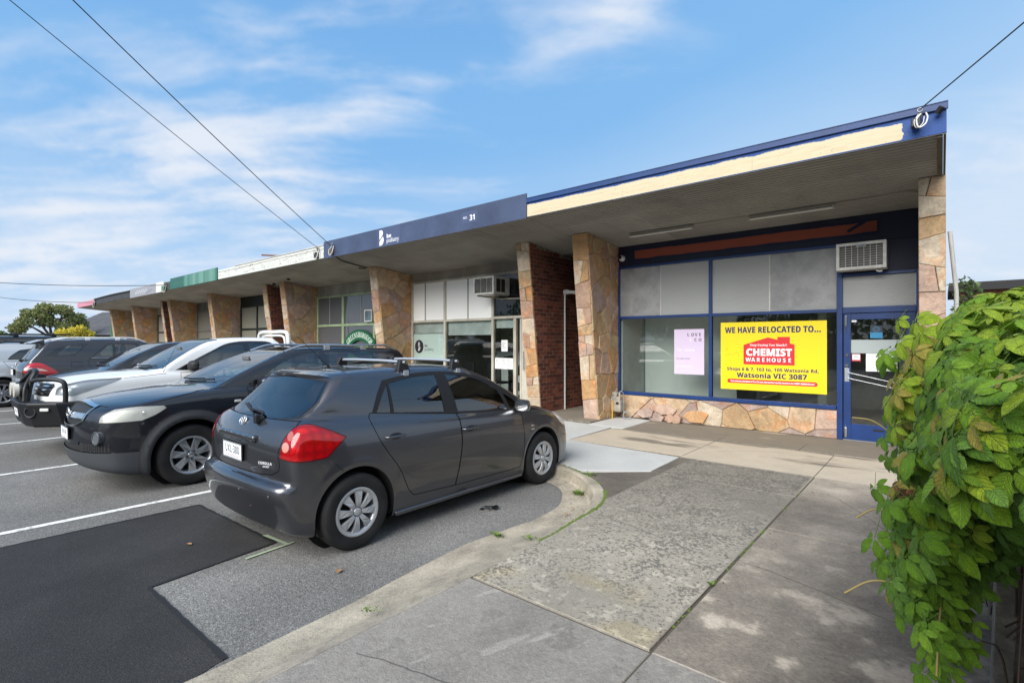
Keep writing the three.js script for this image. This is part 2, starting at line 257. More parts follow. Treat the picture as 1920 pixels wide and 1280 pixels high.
{
  // strips of section: channel edge y=.012, channel bottom y=.02, kerb face, kerb nose, kerb top, back
  const rows = [];
  for (let i = 0; i <= 40; i++) {
    const t = i / 40, rise = sstep(0.02, 0.42, t) * (PY - 0.035) + 0.03; // the kerb sinks into the crossing
    const [ix, iz] = cIn[i], [cx, cz] = cChan[i], [bxx, bz] = cBack[i], dx = cx - ix, dz = cz - iz, L = Math.hypot(dx, dz) || 1, ux = dx / L, uz = dz / L, top = 0.012 + rise;
    rows.push([[cx, 0.008, cz], [ix + ux * 0.06, 0.024, iz + uz * 0.06], [ix + ux * 0.035, 0.026 + (top - 0.026) * 0.15, iz + uz * 0.035], [ix + ux * 0.01, top - 0.018, iz + uz * 0.01], [ix - ux * 0.02, top, iz - uz * 0.02], [bxx, Math.min(PY, top + 0.02 + 0.08 * (1 - sstep(0, 0.4, t))), bz]]);
  }
  const strip = (R) => { const pos = []; for (let i = 0; i < R.length - 1; i++) for (let j = 0; j < R[0].length - 1; j++) { const a = R[i][j], b = R[i][j + 1], c = R[i + 1][j], d = R[i + 1][j + 1]; pos.push(...a, ...c, ...b, ...b, ...c, ...d); } const g = new THREE.BufferGeometry(); g.setAttribute('position', new THREE.BufferAttribute(new Float32Array(pos), 3)); g.computeVertexNormals(); return metreUV(g); };
  const bend = strip(rows);
  // straight crossing towards the camera: dished channel, no kerb
  const cross = [[-3.05, -3.83], [-3.12, -3.1], [-3.06, -2.42], [-2.99, -1.87], [-2.95, -1.1], [-2.94, 0.6], [-2.94, 3.4]].map(([x, z]) => [[x, 0.009, z], [x + 0.26, 0.03, z], [x + 0.30, 0.045, z], [-2.455 + 0.02 * (z + 3.8) * 0.25, PY - 0.008, z + 0.02]]); cross.reverse();
  cross.push(rows[0].filter((_, i) => [0, 1, 2, 5].includes(i)));
  const straight = [[-3.83, 0], [-6.6, 0], [-9.3, -0.55], [-24, -0.55], [-62, -0.55]].map(([x, k]) => [[x, 0.008, -5.13 + k], [x, 0.024, -5.31 + k], [x, 0.05, -5.345 + k], [x, PY - 0.02, -5.36 + k], [x, PY - 0.002, -5.39 + k], [x, PY, -5.53 + k]]);
  const k = struct('kerb', merge([bend, strip(cross), strip(straight)]), both(kerbM)); k.userData.label = 'worn concrete kerb and channel curving round the end of the car park';
}
const path = thing('footpath', 'weathered concrete footpath of separate slabs before the shops', undefined); path.userData.kind = 'structure';
struct('path_bed', bx(-70, 0.9, -0.02, PY - 0.03, -10.2, -6.12), mat(0x3a362f, 0.95), path).userData = {};
part('path_bed', flat([[-2.43, 3.4], [0.9, 3.4], [0.9, -6.9], [-2.55, -6.9], [-2.45, -3.4]], PY - 0.011), mat(0x544d42, 0.95), path);
{
  const J = 0.0035;
  const q = (x0, x1, z0, z1, m, dy = 0, name = 'slab') => part(name, slab([[x0 + J, z0 - J], [x1 - J, z0 - J], [x1 - J, z1 + J], [x0 + J, z1 + J]], PY - 0.08, PY + dy), m, path);
  // near panels
  part('slab', slab([[-2.415, 3.4], [-1.145, 3.4], [-1.145, -2.455], [-2.445, -2.455]], PY - 0.08, PY - 0.004), pathNear, path);
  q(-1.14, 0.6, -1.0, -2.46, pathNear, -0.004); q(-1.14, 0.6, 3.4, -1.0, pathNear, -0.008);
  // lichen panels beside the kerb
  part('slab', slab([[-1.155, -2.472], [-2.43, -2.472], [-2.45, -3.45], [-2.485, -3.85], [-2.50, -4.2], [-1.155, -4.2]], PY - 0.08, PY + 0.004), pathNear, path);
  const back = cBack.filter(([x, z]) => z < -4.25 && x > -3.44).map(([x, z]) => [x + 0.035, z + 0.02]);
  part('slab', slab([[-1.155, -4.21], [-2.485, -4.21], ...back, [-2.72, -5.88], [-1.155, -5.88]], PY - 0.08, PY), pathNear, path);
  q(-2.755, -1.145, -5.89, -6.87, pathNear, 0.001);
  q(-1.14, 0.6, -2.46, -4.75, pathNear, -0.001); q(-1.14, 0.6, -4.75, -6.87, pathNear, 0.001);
  // panels before the shops
  for (const [a, b] of [[-2.77, -1.15], [-1.15, 0.6]]) q(a, b, -6.88, -8.42, pathFar, 0.002);
  q(-4.64, -2.77, -6.97, -8.42, pathFar, 0.001); q(-4.47, -2.78, -8.43, -9.95, pathFar, 0.002);
  q(-2.78, -1.6, -8.43, -9.95, pathFar, 0.003); q(-1.6, 0.6, -8.43, -9.95, pathFar, 0.006);
  q(-6.9, -5.25, -8.6, -12, pathFar, 0.03);
  q(-6.7, -4.82, -5.55, -6.95, pathFar, 0); q(-7.4, -6.7, -5.75, -6.95, pathFar, 0); q(-7.4, -5.85, -6.98, -8.55, pathFar, 0.001);
  // fresh pale patches
  part('new_slab', slab([[-4.80, -6.95], [-2.77, -6.86], [-2.73, -5.89], [-3.44, -5.375], [-3.80, -5.50], [-4.80, -5.53]], PY - 0.08, PY + 0.002), newConc, path).userData.label = 'large pale new concrete panel behind the kerb bend';
  part('new_slab', slab([[-5.83, -8.55], [-4.70, -8.45], [-4.65, -6.99], [-5.83, -6.99]], PY - 0.08, PY + 0.003), newConc, path).userData.label = 'pale new concrete panel before the alley column';
  part('new_slab', slab([[-5.24, -9.80], [-4.50, -9.72], [-4.46, -8.50], [-5.24, -8.53]], PY - 0.08, PY + 0.004), newConc, path).userData.label = 'pale new concrete panel under the gas meter';
  for (let x = -7.4; x > -46; x -= 2.4) { q(x - 2.4, x, -6.1, -7.6, pathFar, 0.001 * ((x * 7 | 0) % 3)); q(x - 2.4, x, -7.6, -9.95, pathFar, 0.001 * ((x * 5 | 0) % 3)); }
}
{ // moss in the joint behind the kerb, and weeds
  const r = rng(5), mossM = mat(0x56672a, 0.95), pts = [[-2.43, -2.2], [-2.455, -3.0], ...cBack.map(([x, z]) => [x + 0.012, z])], list = [];
  const curve = new THREE.CatmullRomCurve3(pts.map(([x, z]) => V(x, PY, z)));
  for (let i = 0; i < 900; i++) { const t = Math.pow(r(), 0.8), p = curve.getPointAt(t); if (vnoise(t * 24, 0, 251) < 0.42) continue; const s = 0.006 + 0.012 * r(), g = new THREE.IcosahedronGeometry(s, 0); g.scale(1, 0.5, 1); g.translate(p.x + (r() - 0.5) * 0.035, PY - 0.004, p.z + (r() - 0.5) * 0.035); list.push(g); }
  for (let i = 0; i < 260; i++) { const t = r(), z = lerp(-7.3, -2.5, t); if (vnoise(t * 30, 4, 253) < 0.62) continue; const g = new THREE.IcosahedronGeometry(0.005 + 0.007 * r(), 0); g.scale(1, 0.6, 1); g.translate(-1.15 + (r() - 0.5) * 0.016, PY - 0.006, z); list.push(g); }
  const m = solo('moss', 'green moss growing in the joint behind the kerb', 'moss', list, mossM); m.userData.kind = 'stuff';
  const blade = (x, y, z, h, a, lean) => { const g = new THREE.BufferGeometry(), w = 0.004 + 0.003 * r(), c = Math.cos(a), s = Math.sin(a), px = -s * w, pz = c * w, tx = x + c * lean, tz = z + s * lean, mx = x + c * lean * 0.35, mz = z + s * lean * 0.35; g.setAttribute('position', new THREE.BufferAttribute(new Float32Array([x - px, y, z - pz, x + px, y, z + pz, mx + px, y + h * 0.6, mz + pz, x - px, y, z - pz, mx + px, y + h * 0.6, mz + pz, mx - px, y + h * 0.6, mz - pz, mx - px, y + h * 0.6, mz - pz, mx + px, y + h * 0.6, mz + pz, tx, y + h, tz]), 3)); g.computeVertexNormals(); return g; };
  const weedM = both(mat(0x5d7430, 0.8)), weed = (x, y, z, n, R, h, label) => { const l = []; for (let i = 0; i < n; i++) { const a = r() * 6.28, d = r() * R; l.push(blade(x + Math.cos(a) * d, y, z + Math.sin(a) * d * 0.6, h * (0.4 + 0.6 * r()), a + r() - 0.5, h * (0.3 + 0.9 * r()))); } solo('weed', label, 'weed', l, weedM, 'weeds in the kerb'); };
  weed(-3.12, 0.03, -4.86, 80, 0.08, 0.05, 'leafy green weed at the foot of the kerb bend, beside the front tyre');
  weed(-3.22, PY, -5.28, 60, 0.12, 0.025, 'green grass tuft on top of the kerb by the pale panel');
  weed(-3.0, 0.03, -3.36, 60, 0.09, 0.025, 'green grass tuft in the channel where the kerb sinks into the crossing');
  weed(-2.62, 0.10, -3.35, 40, 0.08, 0.018, 'small mossy tuft on the kerb back, left of the lichen slab');
  weed(-2.68, 0.09, -1.83, 40, 0.09, 0.012, 'flat dry tuft in the nearest channel crack');
  weed(-1.15, PY, -3.40, 24, 0.025, 0.02, 'tiny weed in the long joint between the slabs');
  const leafM = both(mat(0x9a7350, 0.8)), fallen = (x, y, z, s, a, label) => { const g = new THREE.CircleGeometry(s, 9); const p = g.attributes.position; for (let i = 0; i < p.count; i++) p.setXYZ(i, p.getX(i) * 0.55, p.getY(i), 0.25 * Math.abs(p.getX(i))); g.rotateX(-Math.PI / 2); g.rotateY(a); g.translate(x, y, z); g.computeVertexNormals(); solo('fallen_leaf', label, 'leaf', g, leafM, 'dry leaves on the ground'); };
  { const l = []; for (let i = 0; i < 9; i++) { const g = new THREE.CircleGeometry(0.012 + 0.03 * r(), 6); g.rotateX(-Math.PI / 2 + (r() - 0.5) * 0.6); g.translate(-3.62 + (r() - 0.5) * 0.16, 0.012 + 0.006 * i * 0.5, -3.9 + (r() - 0.5) * 0.12); l.push(g); } const o = solo('litter', 'dark scrap of litter on the asphalt beside the hatchback sill', 'litter', l, both(mat(0x1c2224, 0.5))); o.userData.kind = 'stuff'; }
  { const l = []; for (let i = 0; i < 520; i++) { const t = r(), k = Math.min(40, (t * 41) | 0), [ix, iz] = cIn[k], [cx, cz] = cChan[k], m = Math.pow(r(), 0.6) * 0.9, inCh = i < 260; let x, y, z; if (inCh) { x = lerp(cx, ix, m); z = lerp(cz, iz, m); y = lerp(0.012, 0.03, m); } else if (i < 400) { x = -1.15 + (r() - 0.5) * (0.1 + 0.5 * r() * r()); z = lerp(-0.6, -6.8, r()); y = PY + 0.004; } else { x = lerp(-2.95, -5.2, Math.pow(r(), 2)); z = lerp(-0.6, -4.6, r()); y = 0.006; } const g = new THREE.CircleGeometry(0.003 + 0.009 * r() * r(), 5); g.scale(1, 0.6, 1); g.rotateX(-Math.PI / 2 + (r() - 0.5) * 0.5); g.rotateY(r() * 6); g.translate(x, y + 0.002, z); l.push(g); }
    const o = solo('leaf_litter', 'brown grit and leaf crumbs in the channel and slab joints', 'leaf litter', l, both(mat(0x5c4632, 0.9))); o.userData.kind = 'stuff'; }
  fallen(-3.48, 0.012, -2.10, 0.035, 0.6, 'dry brown leaf on the asphalt between rear tyre and crossing'); fallen(-4.92, 0.014, -1.55, 0.028, 1.9, 'dry brown leaf on the black patch');
  fallen(-2.84, 0.04, -4.2, 0.03, 1.2, 'pale dry leaf in the channel under the kerb bend'); fallen(-2.9, 0.04, -4.4, 0.022, 2.2, 'small reddish leaf in the channel under the kerb bend');
}
// ================================================================ the row of shops
const ZF = -9.82, ZFAS = -7.25, YB = 4.01, SOFF = (z) => 3.77 + (z - ZF) * (YB - 3.77) / (ZFAS - ZF);
// ---- stone
const stoneTex = tex(1024, 1024, (u, v) => { const a = fbm(u * 5 + fbm(u * 4, v * 4, 3, 301, 4), v * 5, 5, 303, 0, 0.6), b = fbm(u * 36, v * 36, 4, 305, 36, 0.6), st = sstep(0.52, 0.72, fbm(u * 7, v * 7, 4, 307, 7, 0.55)), f = 0.92 + 0.36 * (a - 0.5) + 0.26 * (b - 0.5); return [238 * f + 6 * st, (230 - 14 * st) * f, (224 - 28 * st) * f]; });
const stoneBump = tex(512, 512, (u, v) => 255 * (0.7 * fbm(u * 8, v * 8, 5, 311, 8, 0.6) + 0.3 * vnoise(u * 90, v * 90, 313, 90)), false);
const stoneM = [[200, 174, 136], [214, 192, 162], [208, 184, 168], [182, 166, 158], [214, 204, 184], [206, 168, 122], [196, 168, 148], [220, 208, 186], [198, 178, 144]].map(([r, g, b]) => mat(new THREE.Color(`rgb(${r},${g},${b})`), 0.86, { map: stoneTex, bumpMap: stoneBump, bumpScale: 0.007 }));
const mortarM = mat(0xa08c70, 0.95, { map: scaled(N.mottle, 3) });
function clipHalf(P, nx, ny, c) { const o = []; for (let i = 0; i < P.length; i++) { const a = P[i], b = P[(i + 1) % P.length], da = nx * a[0] + ny * a[1] - c, db = nx * b[0] + ny * b[1] - c; if (da <= 0) o.push(a); if (da * db < 0) { const t = da / (da - db); o.push([a[0] + (b[0] - a[0]) * t, a[1] + (b[1] - a[1]) * t]); } } return o; }
function area(P) { let s = 0; for (let i = 0; i < P.length; i++) { const a = P[i], b = P[(i + 1) % P.length]; s += a[0] * b[1] - a[1] * b[0]; } return s / 2; }
function shrink(P, d) { // convex, counter-clockwise
  let o = P; for (let i = 0; i < P.length; i++) { const a = P[i], b = P[(i + 1) % P.length], dx = b[0] - a[0], dy = b[1] - a[1], L = Math.hypot(dx, dy); if (L < 1e-6) continue; const nx = dy / L, ny = -dx / L; o = clipHalf(o, nx, ny, nx * a[0] + ny * a[1] - d); } return o;
}
// one flat-bedded stone on a face; map(u, v, w) gives the place of a point w in front of the face
function stonePrism(P, map, h, r, bev = 0.006) {
  const up = shrink(P, bev), pos = [], uv = [], ou = r() * 7, ov = r() * 7, rot = r() * 6.28, cs = Math.cos(rot), sn = Math.sin(rot); if (up.length < 3) return null;
  const cx = P.reduce((s, p) => s + p[0], 0) / P.length, cy = P.reduce((s, p) => s + p[1], 0) / P.length, tx = (r() - 0.5) * 0.03, ty = (r() - 0.5) * 0.03;
  const put = (p, w) => { const ww = w > 0 ? w + (p[0] - cx) * tx + (p[1] - cy) * ty : w; pos.push(...map(p[0], p[1], ww)); uv.push((p[0] * cs - p[1] * sn + ou) / 0.9, (p[0] * sn + p[1] * cs + ov) / 0.9); };
  for (let i = 1; i < up.length - 1; i++) { put(up[0], h); put(up[i], h); put(up[i + 1], h); }
  // sides: nearest lower corner for each upper corner keeps it simple and closed
  const low = P, near = (p) => low.reduce((b, q) => (Math.hypot(q[0] - p[0], q[1] - p[1]) < Math.hypot(b[0] - p[0], b[1] - p[1]) ? q : b));
  for (let i = 0; i < up.length; i++) { const a = up[i], b = up[(i + 1) % up.length], c = near(a), d = near(b), cm = [lerp(c[0], a[0], 0.2), lerp(c[1], a[1], 0.2)], dm = [lerp(d[0], b[0], 0.2), lerp(d[1], b[1], 0.2)]; put(c, h - bev); put(d, h - bev); put(a, h); put(a, h); put(d, h - bev); put(b, h); put(c, -0.01); put(d, -0.01); put(c, h - bev); put(c, h - bev); put(d, -0.01); put(d, h - bev); }
  const g = new THREE.BufferGeometry(); g.setAttribute('position', new THREE.BufferAttribute(new Float32Array(pos), 3)); g.setAttribute('uv', new THREE.BufferAttribute(new Float32Array(uv), 2)); g.computeVertexNormals(); return g;
}
function crazy(parent, region, size, map, seed, joint = 0.005, palette = null, hmin = 0.012, aspect = 1.25) { // irregular flags over a convex region
  const r = rng(seed), us = region.map((p) => p[0]), vs = region.map((p) => p[1]), u0 = Math.min(...us), u1 = Math.max(...us), v0 = Math.min(...vs), v1 = Math.max(...vs), S = [];
  const nu = Math.max(1, Math.round((u1 - u0) / size)), nv = Math.max(1, Math.round((v1 - v0) / (size * aspect)));
  for (let j = -1; j <= nv; j++) for (let i = -1; i <= nu; i++) S.push([u0 + (i + 0.5 + (j & 1) * 0.4 + (r() - 0.5) * 0.95) * (u1 - u0) / nu, v0 + (j + 0.5 + (r() - 0.5) * 0.95) * (v1 - v0) / nv]);
  if (area(region) < 0) region = region.slice().reverse();
  for (const s of S) {
    let P = shrink(region, joint * 0.3);
    for (const t of S) { if (t === s) continue; const dx = t[0] - s[0], dy = t[1] - s[1], L = Math.hypot(dx, dy); if (L > size * 5) continue; P = clipHalf(P, dx / L, dy / L, (dx * (s[0] + t[0]) + dy * (s[1] + t[1])) / 2 / L - joint / 2); if (P.length < 3) break; }
    if (P.length < 3 || area(P) < 0.0016) continue;
    const g = stonePrism(P, map, hmin + 0.024 * r(), r, 0.008); if (!g) continue;
    const pal = palette ?? [0, 1, 2, 3, 4, 5, 6, 7, 8]; part('stone', g, stoneM[pal[(r() * pal.length) | 0]], parent);
  }
}
function stacked(parent, w, h, map, seed, joint = 0.004, palette = null) { // one stone wide, irregular courses
  const r = rng(seed); let v = 0, tilt = 0; const pal = palette ?? [0, 1, 2, 4, 6, 7, 8, 5];
  while (v < h - 0.05) {
    let dv = 0.16 + 0.36 * r(); if (v + dv > h - 0.14) dv = h - v; const nt = v + dv >= h - 1e-6 ? 0 : (r() - 0.5) * 0.09, a = [0, v - tilt], b = [w, v + tilt], c = [w, v + dv + nt], d = [0, v + dv - nt], cell = [a, b, c, d];
    const cut = r() < 0.33; const pieces = [];
    if (cut) { const k = w * (0.3 + 0.4 * r()), sl = (r() - 0.5) * 0.5, nL = Math.hypot(1, sl); pieces.push(clipHalf(cell, 1 / nL, sl / nL, (k + sl * (v + dv / 2)) / nL - joint / 2), clipHalf(cell, -1 / nL, -sl / nL, -(k + sl * (v + dv / 2)) / nL - joint / 2)); } else pieces.push(cell);
    for (const P of pieces) { if (P.length < 3) continue; const g = stonePrism(shrink(P, joint / 2), map, 0.012 + 0.022 * r(), r, 0.008); if (g) part('stone', g, stoneM[pal[(r() * pal.length) | 0]], parent); }
    v += dv; tilt = nt;
  }
}
const RAKE = (y) => lerp(-9.0, -8.55, (y - PY) / 3.72); // front edge of the fins leans out towards the top
// a raked fin of masonry from the shop front to under the canopy; side = 'stone' | 'brick' | null for the face towards +x
function fin(parent, x0, x1, seed, size, side, label, pal) {
  const c = group('stone_column', parent); if (label) c.userData.label = label;
  const yT0 = SOFF(-8.55) - 0.002, yT1 = SOFF(ZF) - 0.002, core = profileZ([[-9.0 - 0.004, PY - 0.05], [-8.554, yT0], [ZF - 0.4, SOFF(ZF - 0.4) - 0.002], [ZF - 0.4, PY - 0.05]], x0 + 0.004, x1 - 0.004);
  part('mortar', core, mortarM, c);
  const mf = (u, v, w) => { const y = PY + v, z = RAKE(y); return [x0 + u, y - w * 0.12, z + w]; };
  stacked(c, x1 - x0, yT0 - PY - 0.005, mf, seed, 0.004, pal);
  const ms = (u, v, w) => [x1 + w - 0.004, v, u];
  if (side === 'stone') crazy(c, [[ZF - 0.02, PY + 0.005], [-9.0 + 0.012, PY + 0.005], [-8.55 + 0.012, yT0 - 0.006], [ZF - 0.02, yT1 - 0.006]], size, ms, seed + 1, 0.005, [0, 1, 8, 0, 3, 2, 6, 8, 5]);
  return c;
}
// ---- brick
const brickTex = tex(512, 512, (u, v) => { const a = fbm(u * 8, v * 8, 5, 331, 8, 0.6), b = fbm(u * 70, v * 70, 2, 333, 70), f = 0.85 + 0.4 * (a - 0.5) + 0.25 * (b - 0.5); return [235 * f, 225 * f, 220 * f]; });
const brickM = [[156, 92, 70], [140, 78, 60], [166, 100, 76], [126, 74, 60], [148, 96, 76], [118, 66, 54]].map(([r, g, b]) => mat(new THREE.Color(`rgb(${r},${g},${b})`), 0.88, { map: brickTex, bumpMap: stoneBump, bumpScale: 0.004 }));
const brickMortar = mat(0xd2c6b2, 0.95, { map: scaled(N.mottle, 3) });
function brickWall(parent, x, zFront, zBack, singles, seed) { // face towards +x, front edge raked like the fins
  const r = rng(seed), w = group('brick_wall', parent); const rest = [];
  part('mortar', profileZ([[-9.0 - 0.02, PY - 0.05], [-8.57, SOFF(-8.55) - 0.004], [zBack, SOFF(zBack) - 0.004], [zBack, PY - 0.05]], x - 0.2, x - 0.001), brickMortar, w);
  const cells = [];
  for (let j = 0, y = PY + 0.012; y < 4; y += 0.086, j++) for (let z = zFront - (j & 1 ? 0.12 : 0) + 0.2; z > zBack; z -= 0.24) {
    const f = RAKE(y + 0.04) - 0.012; let a = z, b = z - 0.23; if (a > f) a = f; if (a - b < 0.03 || y + 0.076 > SOFF(Math.min(a, b)) - 0.01) continue; cells.push([y, a, b]);
  }
  cells.sort((p, q) => q[1] - p[1]);
  cells.forEach(([y, a, b], i) => { const p = 0.004 + 0.004 * r(), g = bx(x - 0.03, x + p - 0.004, y + 0.001 * r(), y + 0.0745 + 0.0015 * r(), a - 0.002 * r(), b + 0.002 * r()); { const uv = g.attributes.uv, ou = r() * 5; for (let k = 0; k < uv.count; k++) uv.setXY(k, uv.getX(k) * 1.5 + ou, uv.getY(k) * 1.5 + ou); } if (i < singles) part('brick', g, brickM[(r() * 6) | 0], w); else rest.push([g, (r() * 6) | 0]); });
  for (let k = 0; k < 6; k++) { const l = rest.filter((e) => e[1] === k).map((e) => e[0]); if (l.length) part('brickwork', l, brickM[k], w).userData.kind = 'stuff'; }
  return w;
}
// ---- shared pieces
const soffitM = mat(0xbcbcba, 0.72, { map: tex(512, 512, (u, v) => { const a = fbm(u * 3, v * 9, 5, 341, 0, 0.6), f = 0.92 + 0.34 * (a - 0.5) - 0.12 * sstep(0.6, 0.8, fbm(u * 5, v * 5, 4, 343, 5)); return [228 * f, 224 * f, 216 * f]; }) });
soffitM.map.repeat.set(0.25, 0.25);
function crimped(x0, x1, z0, z1, pitch) { const prof = [[0, 0], [0.50, 0], [0.58, 0.022], [0.68, 0.042], [0.82, 0.042], [0.92, 0.022], [1, 0]], P = []; const K = Math.round((z1 - z0) / pitch), q = (z1 - z0) / K; for (let i = 0; i < K; i++) for (const [t, y] of prof.slice(0, -1)) { const z = z0 + (i + t) * q; P.push([z, SOFF(z) - 0.006 + y]); } P.push([z1, SOFF(z1) - 0.006]); const pos = []; for (let i = 0; i < P.length - 1; i++) { const [za, ya] = P[i], [zb, yb] = P[i + 1]; pos.push(x0, ya, za, x1, yb, zb, x0, yb, zb, x0, ya, za, x1, ya, za, x1, yb, zb); } const g = new THREE.BufferGeometry(); g.setAttribute('position', new THREE.BufferAttribute(new Float32Array(pos), 3)); g.computeVertexNormals(); return metreUV(g); }
function corrugated(x0, x1, z0, z1, pitch, amp, n = 8) { // ridges run along x
  const pos = [], K = Math.round((z1 - z0) / pitch) * n;
  for (let i = 0; i < K; i++) { const za = lerp(z0, z1, i / K), zb = lerp(z0, z1, (i + 1) / K), ya = SOFF(za) - 0.001 + amp * Math.sin(i / n * 2 * Math.PI), yb = SOFF(zb) - 0.001 + amp * Math.sin((i + 1) / n * 2 * Math.PI); pos.push(x0, ya, za, x1, yb, zb, x0, yb, zb, x0, ya, za, x1, ya, za, x1, yb, zb); }
  const g = new THREE.BufferGeometry(); g.setAttribute('position', new THREE.BufferAttribute(new Float32Array(pos), 3)); g.computeVertexNormals(); return metreUV(g);
}
function boardsSoffit(x0, x1) { const l = []; for (let z = ZF + 0.02; z < ZFAS - 0.03; z += 0.118) { const a = z, b = Math.min(z + 0.111, ZFAS - 0.02); l.push(profileZ([[a, SOFF(a)], [a + 0.006, SOFF(a) - 0.008], [b - 0.006, SOFF(b) - 0.008], [b, SOFF(b)]], x0, x1)); } return merge(l); }
const roofM = mat(0x8f9294, 0.6, { metalness: 0.3, map: scaled(N.dirt, 0.3) });
function canopy(parent, x0, x1, kind) {
  part('soffit', kind === 'corrugated' ? crimped(x0 + 0.003, x1 - 0.003, ZF + 0.005, ZFAS - 0.004, 0.084) : boardsSoffit(x0 + 0.003, x1 - 0.003), soffitM, parent);
  part('roof', profileZ([[ZFAS - 0.012, YB + 0.02], [ZFAS - 0.012, YB + 0.29], [-20, 3.3], [-20, 3.0], [ZF - 0.2, SOFF(ZF - 0.2) + 0.02]], x0 + 0.004, x1 - 0.004), roofM, parent);
}
const glassClear = new THREE.MeshPhysicalMaterial({ color: 0xdfe8e6, roughness: 0.0, transmission: 1, thickness: 0, ior: 1.8 });
const glassDark = new THREE.MeshPhysicalMaterial({ color: 0x6f7678, roughness: 0.0, transmission: 1, thickness: 0, ior: 1.5 });
const ribs = tex(16, 128, (u, v) => 255 * (0.5 + 0.5 * Math.sin(v * Math.PI * 2 * 4)), false);
const reedM = new THREE.MeshPhysicalMaterial({ color: 0xc2c4c2, roughness: 0.35, transmission: 0.35, thickness: 0, bumpMap: scaled(ribs, 8), bumpScale: 0.004 });
const frostM = new THREE.MeshPhysicalMaterial({ color: 0xc6c7c6, roughness: 0.42, transmission: 0.3, thickness: 0, map: scaled(N.dirt, 1) });
const plain = (c, r = 0.8) => mat(c, r);
function room(parent, x0, x1, depth, wall, floorM, ceilY = 3.4) { // an open-fronted box behind the panes
  const z0 = ZF - 0.06, z1 = z0 - depth, t = 0.08, w = mat(wall, 0.9, { map: scaled(N.dirt, 0.4) });
  part('floor', bx(x0, x1, PY - 0.06, PY + 0.02, z1, z0), floorM, parent);
  part('inner_wall', [bx(x0, x0 + t, PY + 0.022, ceilY, z1 + t + 0.002, z0), bx(x1 - t, x1, PY + 0.022, ceilY, z1 + t + 0.002, z0), bx(x0, x1, PY + 0.022, ceilY, z1, z1 + t)], w, parent);
  part('ceiling', bx(x0, x1, ceilY + 0.002, ceilY + 0.08, z1, z0), plain(0xcfcdc6, 0.9), parent);
}
function pane(parent, x0, x1, y0, y1, m, z = ZF - 0.012) { return part('pane', metreUV(new THREE.PlaneGeometry(x1 - x0, y1 - y0).translate((x0 + x1) / 2, (y0 + y1) / 2, z).toNI()), m, parent); }
const bars = (list, d0 = 0.03, d1 = -0.05) => list.map(([x0, x1, y0, y1, e = 0]) => bx(x0, x1, y0, y1, ZF + d1, ZF + d0 + e, 0.004));
function faceText(x0, x1, y0, y1, z, m) { const g = new THREE.PlaneGeometry(x1 - x0, y1 - y0); g.translate((x0 + x1) / 2, (y0 + y1) / 2, z); return g; }

